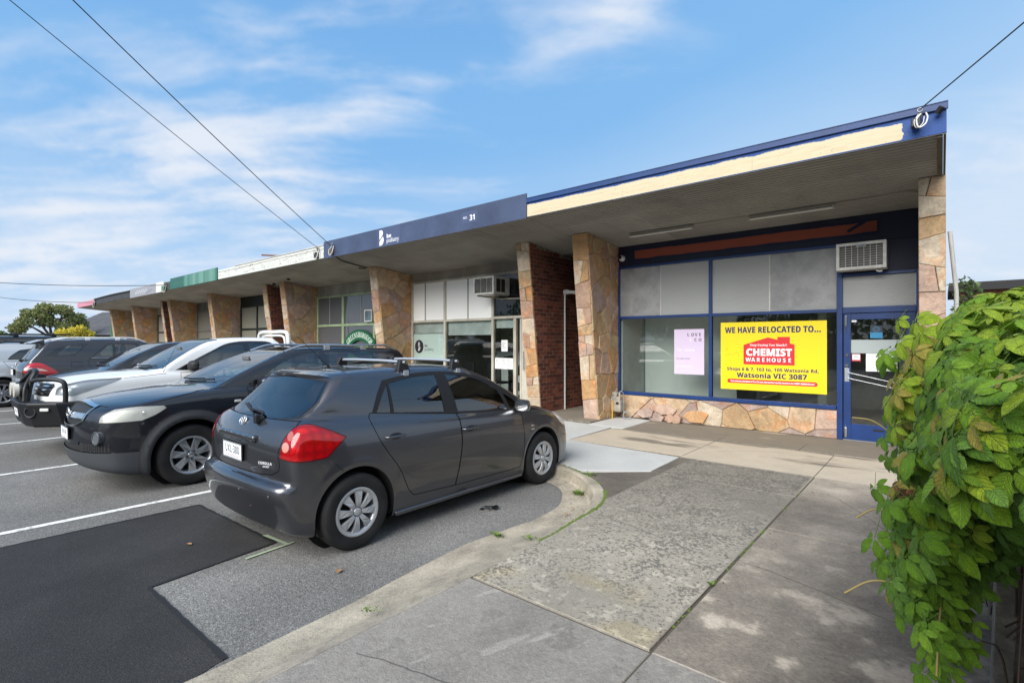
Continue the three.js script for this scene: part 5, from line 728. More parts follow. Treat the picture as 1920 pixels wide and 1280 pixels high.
function split(soup, poly, proj) {
  const inside = [], outside = [], P = area(poly) < 0 ? poly.slice().reverse() : poly; let a0 = 1e9, a1 = -1e9, b0 = 1e9, b1 = -1e9; for (const [a, b] of P) { a0 = Math.min(a0, a); a1 = Math.max(a1, a); b0 = Math.min(b0, b); b1 = Math.max(b1, b); }
  const faces = THREE.ShapeUtils.triangulateShape(P.map(([a, b]) => new THREE.Vector2(a, b)), []).map((f) => { const t = f.map((i) => P[i]); return area(t) < 0 ? t.reverse() : t; });
  const isIn = (a, b) => { let r = false; for (let k = 0, m = P.length - 1; k < P.length; m = k++) if ((P[m][1] > b) !== (P[k][1] > b) && a < (P[k][0] - P[m][0]) * (b - P[m][1]) / (P[k][1] - P[m][1]) + P[m][0]) r = !r; return r; };
  const half = (R, ax, ay, bx2, by, keepIn) => { const o = []; for (let i = 0; i < R.length; i++) { const p = R[i], q = R[(i + 1) % R.length], dp = ((bx2 - ax) * (p[1] - ay) - (by - ay) * (p[0] - ax)) * keepIn, dq = ((bx2 - ax) * (q[1] - ay) - (by - ay) * (q[0] - ax)) * keepIn; if (dp >= 0) o.push(p); if (dp * dq < 0) { const t = dp / (dp - dq); o.push(p.map((v, k) => v + (q[k] - v) * t)); } } return o; };
  const emit = (dst, R) => { for (let i = 1; i < R.length - 1; i++) for (const v of [R[0], R[i], R[i + 1]]) dst.push(v[2], v[3], v[4], v[5], v[6], v[7]); };
  for (let t = 0; t < soup.length; t += 18) {
    const nn = [soup[t + 3] + soup[t + 9] + soup[t + 15], soup[t + 4] + soup[t + 10] + soup[t + 16], soup[t + 5] + soup[t + 11] + soup[t + 17]].map((v) => v / 3), pp = [soup[t] + soup[t + 6] + soup[t + 12], soup[t + 1] + soup[t + 7] + soup[t + 13], soup[t + 2] + soup[t + 8] + soup[t + 14]].map((v) => v / 3);
    const whole = (dst) => { for (let k = 0; k < 18; k++) dst.push(soup[t + k]); };
    if (!proj.ok(nn, pp)) { whole(outside); continue; }
    const T = [0, 6, 12].map((o) => { const [a, b] = proj.uv(soup[t + o], soup[t + o + 1], soup[t + o + 2]); return [a, b, soup[t + o], soup[t + o + 1], soup[t + o + 2], soup[t + o + 3], soup[t + o + 4], soup[t + o + 5]]; });
    const ta0 = Math.min(T[0][0], T[1][0], T[2][0]), ta1 = Math.max(T[0][0], T[1][0], T[2][0]), tb0 = Math.min(T[0][1], T[1][1], T[2][1]), tb1 = Math.max(T[0][1], T[1][1], T[2][1]);
    if (ta1 < a0 || ta0 > a1 || tb1 < b0 || tb0 > b1) { whole(outside); continue; }
    let near = false; for (let k = 0, m = P.length - 1; k < P.length && !near; m = k++) if (Math.max(P[m][0], P[k][0]) >= ta0 && Math.min(P[m][0], P[k][0]) <= ta1 && Math.max(P[m][1], P[k][1]) >= tb0 && Math.min(P[m][1], P[k][1]) <= tb1) near = true;
    if (!near) { whole(isIn((ta0 + ta1) / 2, (tb0 + tb1) / 2) ? inside : outside); continue; }
    let rest = [T];
    for (const f of faces) { const next = []; for (let R of rest) { for (let e = 0; e < 3 && R.length > 2; e++) { const p = f[e], q = f[(e + 1) % 3], o = half(R, p[0], p[1], q[0], q[1], -1); if (o.length > 2) next.push(o); R = half(R, p[0], p[1], q[0], q[1], 1); } if (R.length > 2) emit(inside, R); } rest = next; }
    for (const R of rest) emit(outside, R);
  }
  return [inside, outside];
}
function soupGeo(s, off = 0) { const n = s.length / 6, p = new Float32Array(n * 3), q = new Float32Array(n * 3), uv = new Float32Array(n * 2); for (let i = 0; i < n; i++) { const L = Math.hypot(s[6 * i + 3], s[6 * i + 4], s[6 * i + 5]) || 1; for (let k = 0; k < 3; k++) { q[3 * i + k] = s[6 * i + 3 + k] / L; p[3 * i + k] = s[6 * i + k] + off * q[3 * i + k]; } uv[2 * i] = p[3 * i + 2] + p[3 * i] * 0.3; uv[2 * i + 1] = p[3 * i + 1]; } const g = new THREE.BufferGeometry(); g.setAttribute('position', new THREE.BufferAttribute(p, 3)); g.setAttribute('normal', new THREE.BufferAttribute(q, 3)); g.setAttribute('uv', new THREE.BufferAttribute(uv, 2)); return g; }
// ---- wheels: axis along x, the outer face towards +x
const tyreM = mat(0x2a2a2b, 0.85, { map: scaled(N.mottle, 3) }), wellM = mat(0x0c0c0d, 0.95), rimSilver = mat(0xb9bcc0, 0.32, { metalness: 0.85 }), capSilver = mat(0xb4b6b9, 0.38, { metalness: 0.55 }), brakeM = mat(0x4a3a34, 0.8);
function makeWheel(R, Wd, rimR, style) {
  const g = new THREE.Group(), hw = Wd / 2, prof = [[rimR - 0.015, hw * 0.72], [rimR, hw * 0.86], [rimR + 0.012, hw * 0.95], [lerp(rimR, R, 0.45), hw * 1.0], [lerp(rimR, R, 0.75), hw * 0.97], [R - 0.018, hw * 0.86], [R - 0.006, hw * 0.76]];
  const gr = []; for (const a of [0.55, 0.2, -0.2, -0.55]) gr.push([R, hw * (a + 0.06)], [R - 0.009, hw * (a + 0.05)], [R - 0.009, hw * (a - 0.05)], [R, hw * (a - 0.06)]);
  const L = [...prof, [R, hw * 0.7], ...gr, [R, -hw * 0.7], ...prof.slice().reverse().map(([r, x]) => [r, -x])];
  const lathe = (pts, seg = 56) => { const q = new THREE.LatheGeometry(pts.map(([r, x]) => new THREE.Vector2(r, x)), seg).rotateZ(-Math.PI / 2); return q.toNI(); };
  const tyre = part('tyre', lathe(L), tyreM, g);
  part('rim', [lathe([[rimR, hw * 0.86], [rimR - 0.004, hw * 0.9], [rimR - 0.02, hw * 0.88], [rimR - 0.03, hw * 0.7], [rimR - 0.05, hw * 0.1], [rimR - 0.045, -hw * 0.8]])], style.rim, g);
  part('wheel_back', [lathe([[rimR - 0.046, -hw * 0.25], [0.02, -hw * 0.2], [0, -hw * 0.2]]), lathe([[rimR * 0.66, -hw * 0.1], [rimR * 0.62, hw * 0.02], [0.05, hw * 0.02], [0, hw * 0.02]])], style.back ?? wellM, g);
  const spoke = (r0, r1, w0, w1, w2, depth, x0, dish, m) => { const s = new THREE.Shape(); s.moveTo(r0, -w0); s.bezierCurveTo(lerp(r0, r1, 0.35), -w1, lerp(r0, r1, 0.65), -w1, r1, -w2); s.lineTo(r1, w2); s.bezierCurveTo(lerp(r0, r1, 0.65), w1, lerp(r0, r1, 0.35), w1, r0, w0); s.closePath(); const q = new THREE.ExtrudeGeometry(s, { depth, bevelEnabled: true, bevelThickness: 0.005, bevelSize: 0.005, bevelSegments: 2, curveSegments: 8 }); q.translate(0, 0, -depth); const p = q.attributes.position; for (let i = 0; i < p.count; i++) { const r = p.getX(i); p.setZ(i, p.getZ(i) + dish(r)); } q.computeVertexNormals(); q.rotateY(Math.PI / 2).rotateX(Math.PI); q.applyMatrix4(new THREE.Matrix4().makeTranslation(x0, 0, 0)); return q; };
  const n = style.n;
  for (let i = 0; i < n; i++) { const a = (i + (style.phase ?? 0)) / n * 2 * Math.PI; const q = spoke(style.r0, rimR - 0.022, ...style.w, style.depth ?? 0.018, hw * (style.face ?? 0.72), style.dish ?? ((r) => 0.0), null); q.rotateX(a); part('spoke', q, style.spoke, g); }
  part('hub', [lathe([[style.r0 + 0.012, hw * (style.face ?? 0.72) - 0.02], [style.r0 + 0.004, hw * (style.face ?? 0.72) - 0.002], [style.cap, hw * (style.face ?? 0.72) + 0.002], [style.cap, hw * (style.face ?? 0.72) + 0.012], [style.cap - 0.008, hw * (style.face ?? 0.72) + 0.018], [0, hw * (style.face ?? 0.72) + 0.02]], 28)], style.spoke, g);
  if (style.ring) part('hubcap_ring', [lathe([[rimR - 0.004, hw * 0.9], [rimR - 0.012, hw * 0.94], [rimR - 0.032, hw * 0.86], [rimR - 0.04, hw * 0.7]])], style.spoke, g);
  if (style.nuts) for (let i = 0; i < 5; i++) { const a = i / 5 * 6.283 + 0.3; part('wheel_nut', cyl([hw * 0.7, Math.cos(a) * 0.052, Math.sin(a) * 0.052], [hw * 0.7 + 0.018, Math.cos(a) * 0.052, Math.sin(a) * 0.052], 0.011, 0.009, 6), M.dark, g); }
  return g;
}
// ---- the whole car; local z forward from the rear axle, y up, x to the side
const paint = (r, g, b, metal = 0.35) => { const m = new THREE.MeshPhysicalMaterial({ roughness: 0.34, metalness: metal, clearcoat: 1, clearcoatRoughness: 0.035 }); m.color.setRGB(r, g, b); return m; };
const autoGlass = (c) => new THREE.MeshPhysicalMaterial({ color: c, roughness: 0.0, transmission: 1, thickness: 0, ior: 2.0 });
const lensRed = new THREE.MeshPhysicalMaterial({ color: 0xf0202a, roughness: 0.05, transmission: 0.75, thickness: 0, ior: 1.6 }), lampBowl = mat(0xe8b0a8, 0.35, { metalness: 0.3, map: tex(64, 64, (u, v) => 255 * (0.55 + 0.45 * Math.abs(Math.sin(u * 40)) * Math.abs(Math.sin(v * 40)))) });
const lampRed = new THREE.MeshPhysicalMaterial({ color: 0xb0101a, roughness: 0.22, clearcoat: 1, clearcoatRoughness: 0.02 }), lampClear = new THREE.MeshPhysicalMaterial({ color: 0xd9dbd6, roughness: 0.25, clearcoat: 1, clearcoatRoughness: 0.03, metalness: 0.1 }), trimBlack = mat(0x101012, 0.6), plastic = mat(0x2b2d30, 0.72), glossBlack = new THREE.MeshPhysicalMaterial({ color: 0x08080a, roughness: 0.25, clearcoat: 1, clearcoatRoughness: 0.03 });
function buildCar(c, t) {
  const f = carField(c), wmax = c.half + 0.06; let body = surfaceNet(f, [-wmax - 0.03, 0.08, c.z0 - 0.1], [wmax + 0.03, c.top + 0.1, c.z1 + 0.1], c.h ?? 0.03);
  const surfX = (z, y) => { let a = 0.2, b = wmax + 0.05; if (f(a, y, z) > 0) return null; for (let i = 0; i < 26; i++) { const m = (a + b) / 2; f(m, y, z) < 0 ? a = m : b = m; } return a; };
  const surfZ = (x, y, dir) => { let a = c.wb / 2, b = dir < 0 ? c.z0 - 0.2 : c.z1 + 0.2; if (f(x, y, a) > 0) return null; for (let i = 0; i < 26; i++) { const m = (a + b) / 2; f(x, y, m) < 0 ? a = m : b = m; } return a; };
  const surfY = (x, z) => { let a = 0.5, b = c.top + 0.2; for (let i = 0; i < 26; i++) { const m = (a + b) / 2; f(x, m, z) < 0 ? a = m : b = m; } return a; };
  // wheel openings
  const wy = c.wr, circ = (z, R) => [...Array(48).keys()].map((i) => { const a = i / 48 * 2 * Math.PI; return [z + R * Math.cos(a), wy + 0.012 + R * Math.sin(a)]; }), inner = c.half - c.tw - 0.06;
  for (const zw of [0, c.wb]) for (const s of [1, -1]) { const P = PROJ.sideAny(s), ok = P.ok; P.ok = (n, p) => p[0] * s > inner - 0.02; const arch = circ(zw, c.arch).map(([a, b]) => [a, b < wy ? b : b]); const low = [[zw - c.arch, wy + 0.012], [zw + c.arch, wy + 0.012], [zw + c.arch * 0.98, -0.2], [zw - c.arch * 0.98, -0.2]]; body = split(body, arch, P)[1]; body = split(body, low, P)[1]; }
  {
    for (const zw of [0, c.wb]) for (const s of [1, -1]) { const l = [], K = 36, pos = []; for (let i = 0; i < K; i++) { const q = [i, i + 1].map((k) => { const a = lerp(-0.35, Math.PI + 0.35, k / K), z = zw + c.arch * Math.cos(a), y = wy + 0.012 + c.arch * Math.sin(a), x = surfX(z, Math.max(y, 0.19)) ?? c.half - 0.03; return [[(x - 0.002) * s, y, z], [inner * s, y, z]]; }); pos.push(...q[0][0], ...q[1][0], ...q[0][1], ...q[0][1], ...q[1][0], ...q[1][1]); } const g = new THREE.BufferGeometry(); g.setAttribute('position', new THREE.BufferAttribute(new Float32Array(pos), 3)); g.computeVertexNormals(); l.push(g); const dsc = new THREE.CircleGeometry(c.arch, 40).rotateY(s * Math.PI / 2).translate((inner) * s, wy + 0.012, zw).toNI(); l.push(dsc); part('wheel_well', l, both(wellM), t); } }
  const bank = { body };
  const take = (from, poly, proj) => { const [i, o] = split(bank[from], poly, proj); bank[from] = o; return i; };
  const put = (name, soup, m, off = 0, parent = t, label) => { if (!soup.length) return null; const o = part(name, soupGeo(soup, off), m, parent); if (label) o.userData.label = label; return o; };
  const api = { f, surfX, surfY, surfZ, bank, take, put, t, c };
  const seam = (poly, proj, w = 0.0035) => { const ring = take('body', offsetPoly(poly, w), proj), [inn, gap] = split(ring, offsetPoly(poly, -w), proj); put('panel_gap', gap, trimBlack, -0.008); return inn; };
  api.seam = seam;
  c.cuts?.(api);
  // windows
  for (const s of [1, -1]) for (const w of c.windows ?? []) { bank.seal = take('body', w.seal, PROJ.side(s)); for (const p of w.panes) put('side_window', take('seal', p.poly ?? p, PROJ.side(s)), p.mat ?? c.glass, -0.003); put('window_seal', bank.seal, w.sealMat ?? glossBlack, 0.001); }
  if (c.screen) { bank.seal = take('body', offsetPoly(c.screen, 0.03), PROJ.front()); put('windscreen', take('seal', c.screen, PROJ.front()), c.screenGlass ?? c.glass, -0.003); put('window_seal', bank.seal, glossBlack, -0.001); }
  if (c.rearWin) { bank.seal = take('body', offsetPoly(c.rearWin, 0.014), PROJ.rear()); put('rear_window', take('seal', c.rearWin, PROJ.rear()), c.rearGlass ?? c.glass, -0.003); put('window_seal', bank.seal, trimBlack, -0.001); }
  // doors
  for (const s of [1, -1]) for (const d of c.doors ?? []) {
    const inn = seam(d.poly, PROJ.side(s)), o = put(d.name, inn, d.mat ?? c.paint); if (!o || !d.handle) continue;
    const [hz, hy] = d.handle, x = surfX(hz, hy), x2 = surfX(hz, hy - 0.012); part('handle_recess', new THREE.SphereGeometry(1, 20, 10).scale(0.008, 0.035, 0.075).translate(s * (x - 0.003), hy, hz).toNI(), mat(0x0e0f11, 0.4), o);
    part('handle', [tube([[s * (x - 0.006), hy + 0.004, hz - 0.105], [s * (x + 0.024), hy + 0.006, hz - 0.09], [s * (x + 0.030), hy + 0.006, hz], [s * (x + 0.022), hy + 0.004, hz + 0.085], [s * (x - 0.006), hy + 0.002, hz + 0.10]], 0.0125, 20, 8)], d.handleMat ?? c.paint, o);
  }
  c.after?.(api);
  put('body', bank.body, c.paint);
  // wheels
  const wh = makeWheel(c.wr, c.tw, c.rim, c.wheel); const wx = c.half - c.tw / 2 - (c.tuck ?? 0.02);
  [[1, 0], [-1, 0], [1, c.wb], [-1, c.wb]].forEach(([s, z], i) => { const w = wh.clone(); w.name = i ? 'wheel_' + String(i).padStart(3, '0') : 'wheel'; w.position.set(s * wx, wy, z); w.rotation.y = s < 0 ? Math.PI : 0; w.rotateX((i * 0.7 + (c.spin ?? 0))); t.add(w); });
  // inside
  if (c.inside) { const I = c.inside, seatM = mat(I.color ?? 0x55565a, 0.9), dashM = mat(0x58595c, 0.8);
    const seat = (x, z, w) => { const g = group('seat', t); part('seat_base', bx(x - w / 2, x + w / 2, I.y - 0.12, I.y + 0.02, z - 0.24, z + 0.26, 0.05), seatM, g); const b = new RoundedBoxGeometry(w, 0.62, 0.14, 3, 0.05).translate(0, 0.31, 0); b.rotateX(-0.25); b.translate(x, I.y, z - 0.22); part('seat_back', b.toNI(), seatM, g); if (w < 0.8) { const h = new RoundedBoxGeometry(0.26, 0.17, 0.09, 3, 0.035); h.translate(x, I.y + 0.70, z - 0.40); part('headrest', h.toNI(), seatM, g); } else for (const k of [-1, 1]) { const h = new RoundedBoxGeometry(0.24, 0.15, 0.09, 3, 0.035); h.translate(x + k * w * 0.28, I.y + 0.68, z - 0.38); part('headrest', h.toNI(), seatM, g); } };
    seat(0.37, I.zf, 0.5); seat(-0.37, I.zf, 0.5); seat(0, I.zr, 1.2);
    part('dashboard', bx(-c.half + 0.16, c.half - 0.16, I.y + 0.05, I.dash, I.zf + 0.62, I.zf + 1.05, 0.07), dashM, t);
    const st = new THREE.TorusGeometry(0.185, 0.015, 10, 32).rotateX(0.42).translate(I.driver * 0.37, I.dash + 0.02, I.zf + 0.50); part('steering_wheel', [st.toNI(), cyl([I.driver * 0.37, I.dash + 0.02, I.zf + 0.50], [I.driver * 0.37, I.dash - 0.06, I.zf + 0.68], 0.03), bx(I.driver * 0.37 - 0.18, I.driver * 0.37 + 0.18, I.dash + 0.005, I.dash + 0.035, I.zf + 0.49, I.zf + 0.51)], dashM, t);
    part('mirror_inside', bx(-0.11, 0.11, I.mir - 0.03, I.mir + 0.03, I.zf + 0.42, I.zf + 0.45, 0.012), dashM, t);
  }
  return api;
}
function plateTex(txt) { return canvasTex(372, 134, (c, w, h) => { c.fillStyle = '#f0f1ee'; c.fillRect(0, 0, w, h); c.strokeStyle = '#1e3f5c'; c.lineWidth = 5; c.strokeRect(5, 5, w - 10, h - 10); c.fillStyle = '#1c2f52'; c.textAlign = 'center'; c.font = 'bold 92px sans-serif'; c.save(); c.translate(w / 2, 88); c.scale(0.82, 1); if (txt) c.fillText(txt, 0, 0); else for (const x of [-150, -104, -58, 18, 64, 110]) { c.globalAlpha = 0.6; c.fillRect(x, -58, 32, 52); c.globalAlpha = 1; } c.restore(); c.fillStyle = 'rgba(107,42,85,0.7)'; for (let i = 0; i < 14; i++) c.fillRect(60 + i * 18, 108, 13, 9); }); }
function plate(t, pos, rot, txt, name = 'number_plate') { const g = new THREE.Group(); g.position.set(...pos); g.rotation.set(...rot); const k = partNames.get(t) ?? {}; partNames.set(t, k); const n = k[name] ?? 0; k[name] = n + 1; g.name = n ? name + '_00' + n : name; t.add(g); part('plate_back', bx(-0.19, 0.19, -0.072, 0.072, -0.012, 0, 0.003), M.black, g); part('plate_face', faceText(-0.186, 0.186, -0.067, 0.067, 0.003), mat(0xffffff, 0.5, { map: plateTex(txt) }), g); return g; }
function sideMirror(api, z, y, m, dark, size = 1) { for (const s of [1, -1]) { const x = api.surfX(z, y) ?? api.c.half - 0.12, g = group('mirror', api.t); const h = new RoundedBoxGeometry(0.225 * size, 0.152 * size, 0.12 * size, 6, 0.056 * size); const p = h.attributes.position; for (let i = 0; i < p.count; i++) { if (p.getZ(i) < -0.03 * size) p.setZ(i, -0.03 * size); else { const k = (p.getZ(i) + 0.03 * size) / (0.09 * size); p.setX(i, p.getX(i) * (1 - 0.22 * k)); p.setY(i, p.getY(i) * (1 - 0.22 * k)); } } h.computeVertexNormals(); h.translate(s * (x + 0.14 * size), y + 0.03, z); part('mirror_shell', h.toNI(), m, g); part('mirror_arm', cyl([s * (x - 0.02), y - 0.015, z + 0.02], [s * (x + 0.09), y - 0.005, z + 0.01], 0.025, 0.022), dark, g); part('mirror_glass', new THREE.CircleGeometry(1, 26).rotateY(Math.PI).scale(0.098 * size, 0.064 * size, 1).translate(s * (x + 0.14 * size), y + 0.03, z - 0.031 * size - 0.003).toNI(), M.chrome, g); } }
// ---------------------------------------------------------------- the dark grey hatchback in front
const HATCH = {
  wb: 2.6, wr: 0.316, tw: 0.2, rim: 0.205, arch: 0.37, half: 0.88, z0: -0.75, z1: 3.55, top: 1.56, h: 0.026, kL: 0.10, kG: 0.11, kB: 0.05, bow: [0.20, 0.15, 0.22, 0.16], crown: 0.05, flare: 0.006, tuck: 0.012,
  SL: [[-0.46, 0.225], [-0.62, 0.275, 1], [-0.69, 0.45], [-0.72, 0.56], [-0.705, 0.64], [-0.64, 0.668, 1], [-0.645, 0.78], [-0.635, 0.92], [-0.585, 1.04], [-0.50, 1.12], [-0.3, 1.15], [0.3, 1.10], [1.2, 1.03], [2.0, 1.0], [2.42, 1.01], [2.7, 0.975], [3.0, 0.905], [3.2, 0.83], [3.35, 0.74], [3.44, 0.62], [3.48, 0.5], [3.47, 0.36], [3.42, 0.25], [3.30, 0.2, 1], [2.9, 0.18], [2.2, 0.17], [1.3, 0.17], [0.45, 0.175], [-0.2, 0.22]],
  PL: [[-0.78, 0.60], [-0.70, 0.71], [-0.58, 0.785], [-0.40, 0.835], [-0.15, 0.868], [0.3, 0.878], [1.2, 0.88], [2.2, 0.878], [2.7, 0.868], [3.0, 0.838], [3.2, 0.785], [3.35, 0.70], [3.5, 0.55], [3.6, 0.40]],
  XL: [[0.74, 0.12], [0.825, 0.19], [0.848, 0.27], [0.866, 0.40], [0.880, 0.56], [0.887, 0.72], [0.878, 0.84], [0.858, 0.93], [0.828, 1.0], [0.80, 1.05], [0.74, 1.10], [0.62, 1.17], [0.4, 1.24], [0.1, 1.27]],
  SG: [[-0.60, 0.85, 1], [-0.50, 1.08], [-0.30, 1.25], [-0.12, 1.43], [-0.06, 1.468], [0.3, 1.503], [0.8, 1.518], [1.2, 1.508], [1.5, 1.468], [1.85, 1.34], [2.2, 1.16], [2.5, 1.0], [2.7, 0.88, 1], [2.4, 0.6, 1], [-0.4, 0.6, 1]],
  PG: [[-0.9, 0.50], [-0.5, 0.62], [-0.2, 0.70], [0.2, 0.765], [0.8, 0.80], [1.6, 0.81], [2.2, 0.80], [2.6, 0.76], [3.0, 0.70]],
  XG: [[0.86, 0.7], [0.81, 0.98], [0.772, 1.08], [0.70, 1.24], [0.635, 1.37], [0.575, 1.455], [0.48, 1.503], [0.3, 1.522], [0.1, 1.528]],
  wheel: { n: 8, r0: 0.045, w: [0.012, 0.020, 0.040], depth: 0.02, face: 0.74, cap: 0.034, rim: capSilver, spoke: capSilver, back: mat(0x1a1716, 0.7), ring: true, dish: (r) => -0.012 + 0.03 * Math.sin(Math.min(1, r / 0.16) * 2.6) },
};

{
  const P = paint(0.088, 0.091, 0.103, 0.88), G = autoGlass(0x5d6366), GR = autoGlass(0x787d7c); HATCH.paint = P; HATCH.glass = G; HATCH.rearGlass = GR;
  const t = thing('hatchback', 'dark grey five-door hatchback with silver roof bars parked nearest the camera', 'car', [-4.60, 0, -2.435], Math.PI);
  const ANG = 2.30, SU = (x, y, z) => [Math.abs(x) * Math.cos(ANG) - z * Math.sin(ANG), y];
  const lampPoly = rounded([[-0.640, 0.838, -0.545, 1], [-0.655, 0.965, -0.525], [-0.690, 1.062, -0.455], [-0.74, 1.083, -0.385], [-0.80, 1.035, -0.25], [-0.845, 0.958, -0.108, 1], [-0.847, 0.90, -0.175], [-0.848, 0.818, -0.272, 1], [-0.78, 0.812, -0.42]].map(([x, y, z, c]) => [...SU(x, y, z), c]), 0.02);
  const inL = (cx, cy, cz, rx, ry) => { const [u, v] = SU(cx, cy, cz); return [...Array(18).keys()].map((i) => [u + rx * Math.cos(i / 18 * 6.2832), v + ry * Math.sin(i / 18 * 6.2832)]); };
  Object.assign(HATCH, {
    cuts: (A) => {
      for (const s of [1, -1]) {
        const ring = A.take('body', offsetPoly(lampPoly, 0.005), PROJ.slant(s, ANG)), [lens, gap] = split(ring, lampPoly, PROJ.slant(s, ANG)); A.put('panel_gap', gap, trimBlack, -0.006);
        A.bank.lens = lens; const g = group('tail_light', A.t);
        A.put('reversing_lens', A.take('lens', inL(-0.685, 1.005, -0.478, 0.026, 0.034), PROJ.slant(s, ANG)), new THREE.MeshPhysicalMaterial({ color: 0xa85850, roughness: 0.15, clearcoat: 1 }), 0.004, g);
        A.put('indicator_lens', A.take('lens', inL(-0.668, 0.922, -0.505, 0.031, 0.037), PROJ.slant(s, ANG)), new THREE.MeshPhysicalMaterial({ color: 0xc08478, roughness: 0.15, clearcoat: 1 }), 0.004, g);
        A.put('lens', A.bank.lens, lensRed, 0.003, g); A.put('reflector_bowl', A.bank.lens, lampBowl, -0.022, g);
        A.put('panel_gap', A.take('body', [[-0.272, 0.820], [-0.268, 0.816], [-0.138, 0.690], [-0.144, 0.688]], PROJ.side(s)), trimBlack, -0.006);
        // headlights at the far end
        const HA = 0.75, hu = (x, y, z) => [Math.abs(x) * Math.cos(HA) - z * Math.sin(HA), y]; A.put('headlight', A.take('body', rounded([[0.80, 0.85, 2.82], [0.62, 0.80, 3.2], [0.50, 0.72, 3.38], [0.60, 0.64, 3.36], [0.80, 0.66, 3.10], [0.84, 0.74, 2.95]].map((p) => hu(...p))), PROJ.slant(s, HA)), lampClear, 0.003);
      }
      const half = [[0.668, 1.105], [0.70, 1.075], [0.662, 0.97], [0.648, 0.85], [0.675, 0.79], [0.665, 0.735], [0.58, 0.698], [0.40, 0.684]];
      const tg = [...half, ...half.slice().reverse().map(([x, y]) => [-x, y])];
      A.put('tailgate', A.seam(tg, PROJ.rear(), 0.003), P);
      const bump = [[-1.2, 0.05], [-1.2, 0.70], [-0.64, 0.70], [-0.55, 0.83], [-0.272, 0.819], [-0.141, 0.689], [-0.10, 0.6], [-0.1, 0.05]]; A.put('rear_bumper', A.take('body', bump, PROJ.through()), P);
      A.put('front_bumper', A.take('body', [[3.0, 0.05], [2.98, 0.62], [3.1, 0.66], [3.75, 0.66], [3.75, 0.05]], PROJ.through()), P);
    },
    windows: [{ sealMat: trimBlack, seal: rounded([[0.215, 1.115, 1], [0.30, 1.26], [0.40, 1.385, 1], [0.75, 1.428], [1.10, 1.437], [1.45, 1.405], [1.75, 1.325], [2.05, 1.16], [2.30, 0.99, 1], [2.02, 0.955, 1], [1.2, 1.01], [0.6, 1.075]], 0.05),
      panes: [[[0.262, 1.112], [0.41, 1.097], [0.437, 1.345], [0.35, 1.245]], rounded([[0.445, 1.094, 1], [0.462, 1.352, 1], [0.75, 1.395], [1.055, 1.407, 1], [1.045, 1.04, 1]], 0.1), rounded([[1.225, 1.026, 1], [1.195, 1.405, 1], [1.45, 1.37], [1.72, 1.295], [1.90, 1.185, 1], [1.99, 0.972, 1]], 0.1), [[2.05, 0.975], [1.97, 1.155], [2.06, 1.11], [2.23, 0.995]]] }],
    screen: [[-0.64, 1.02], [-0.54, 1.42], [0.54, 1.42], [0.64, 1.02], [0, 0.99]], rearWin: [[0, 1.092], [0.45, 1.112], [0.625, 1.132], [0.645, 1.165], [0.635, 1.24], [0.555, 1.395], [0, 1.425], [-0.555, 1.395], [-0.635, 1.24], [-0.645, 1.165], [-0.625, 1.132], [-0.45, 1.112]],
    doors: [{ name: 'rear_door', poly: rounded([[0.19, 1.112, 1], [0.165, 1.05], [0.215, 0.90], [0.293, 0.778], [0.436, 0.588], [0.54, 0.38], [0.60, 0.322, 1], [1.125, 0.298, 1], [1.175, 0.5], [1.205, 0.712], [1.185, 1.009, 1]], 0.06), handle: [0.39, 0.892] }, { name: 'front_door', poly: rounded([[1.192, 1.009, 1], [1.212, 0.712], [1.182, 0.5], [1.132, 0.298, 1], [2.16, 0.285, 1], [2.225, 0.5], [2.21, 0.75], [2.165, 0.955, 1]], 0.06), handle: [1.335, 0.842] }],
    inside: { y: 0.62, zf: 1.35, zr: 0.35, dash: 0.93, driver: -1, mir: 1.28 },
    after: (A) => {
      const T = A.t, sz = (x, y) => A.surfZ(x, y, -1);
      // roof spoiler over the rear window
      const sp = []; for (let i = 0; i < 24; i++) { const x0 = lerp(-0.60, 0.60, i / 24), x1 = lerp(-0.60, 0.60, (i + 1) / 24); const sec = (x) => { const e = 1 - 0.25 * (x / 0.6) ** 4, zt = -0.135 * e + 0.10 * x * x, yt = A.surfY(x, 0.10); return [[x, A.surfY(x, 0.16) - 0.002, 0.16], [x, A.surfY(x, 0.08) + 0.004, 0.08], [x, yt - 0.035, zt], [x, yt - 0.058, zt + 0.004], [x, yt - 0.075, zt + 0.07], [x, yt - 0.06, 0.1]]; }; const a = sec(x0), b = sec(x1); const pos = []; for (let k = 0; k < 6; k++) { const l = (k + 1) % 6; pos.push(...a[k], ...b[k], ...a[l], ...a[l], ...b[k], ...b[l]); } if (i === 0) for (let k = 1; k < 5; k++) pos.push(...a[0], ...a[k], ...a[k + 1]); if (i === 23) for (let k = 1; k < 5; k++) pos.push(...b[0], ...b[k + 1], ...b[k]); const g = new THREE.BufferGeometry(); g.setAttribute('position', new THREE.BufferAttribute(new Float32Array(pos), 3)); g.computeVertexNormals(); sp.push(g); }
      part('spoiler', sp, P, T);
      // garnish, emblem, plate, lettering, wiper
      const zg = sz(0, 0.955); part('garnish', (() => { const g = new RoundedBoxGeometry(0.70, 0.06, 0.05, 4, 0.022); const p = g.attributes.position; for (let i = 0; i < p.count; i++) { const x = p.getX(i); p.setZ(i, p.getZ(i) + 0.13 * x * x); } g.computeVertexNormals(); return g.toNI().translate(0, 0.952, zg - 0.008); })(), P, T);
      for (let i = -2; i <= 2; i++) part('garnish_mark', bx(i * 0.12 + 0.03 - 0.012, i * 0.12 + 0.03 + 0.012, 0.968, 0.976, zg - 0.038, zg - 0.031, 0.002), M.chrome, T);
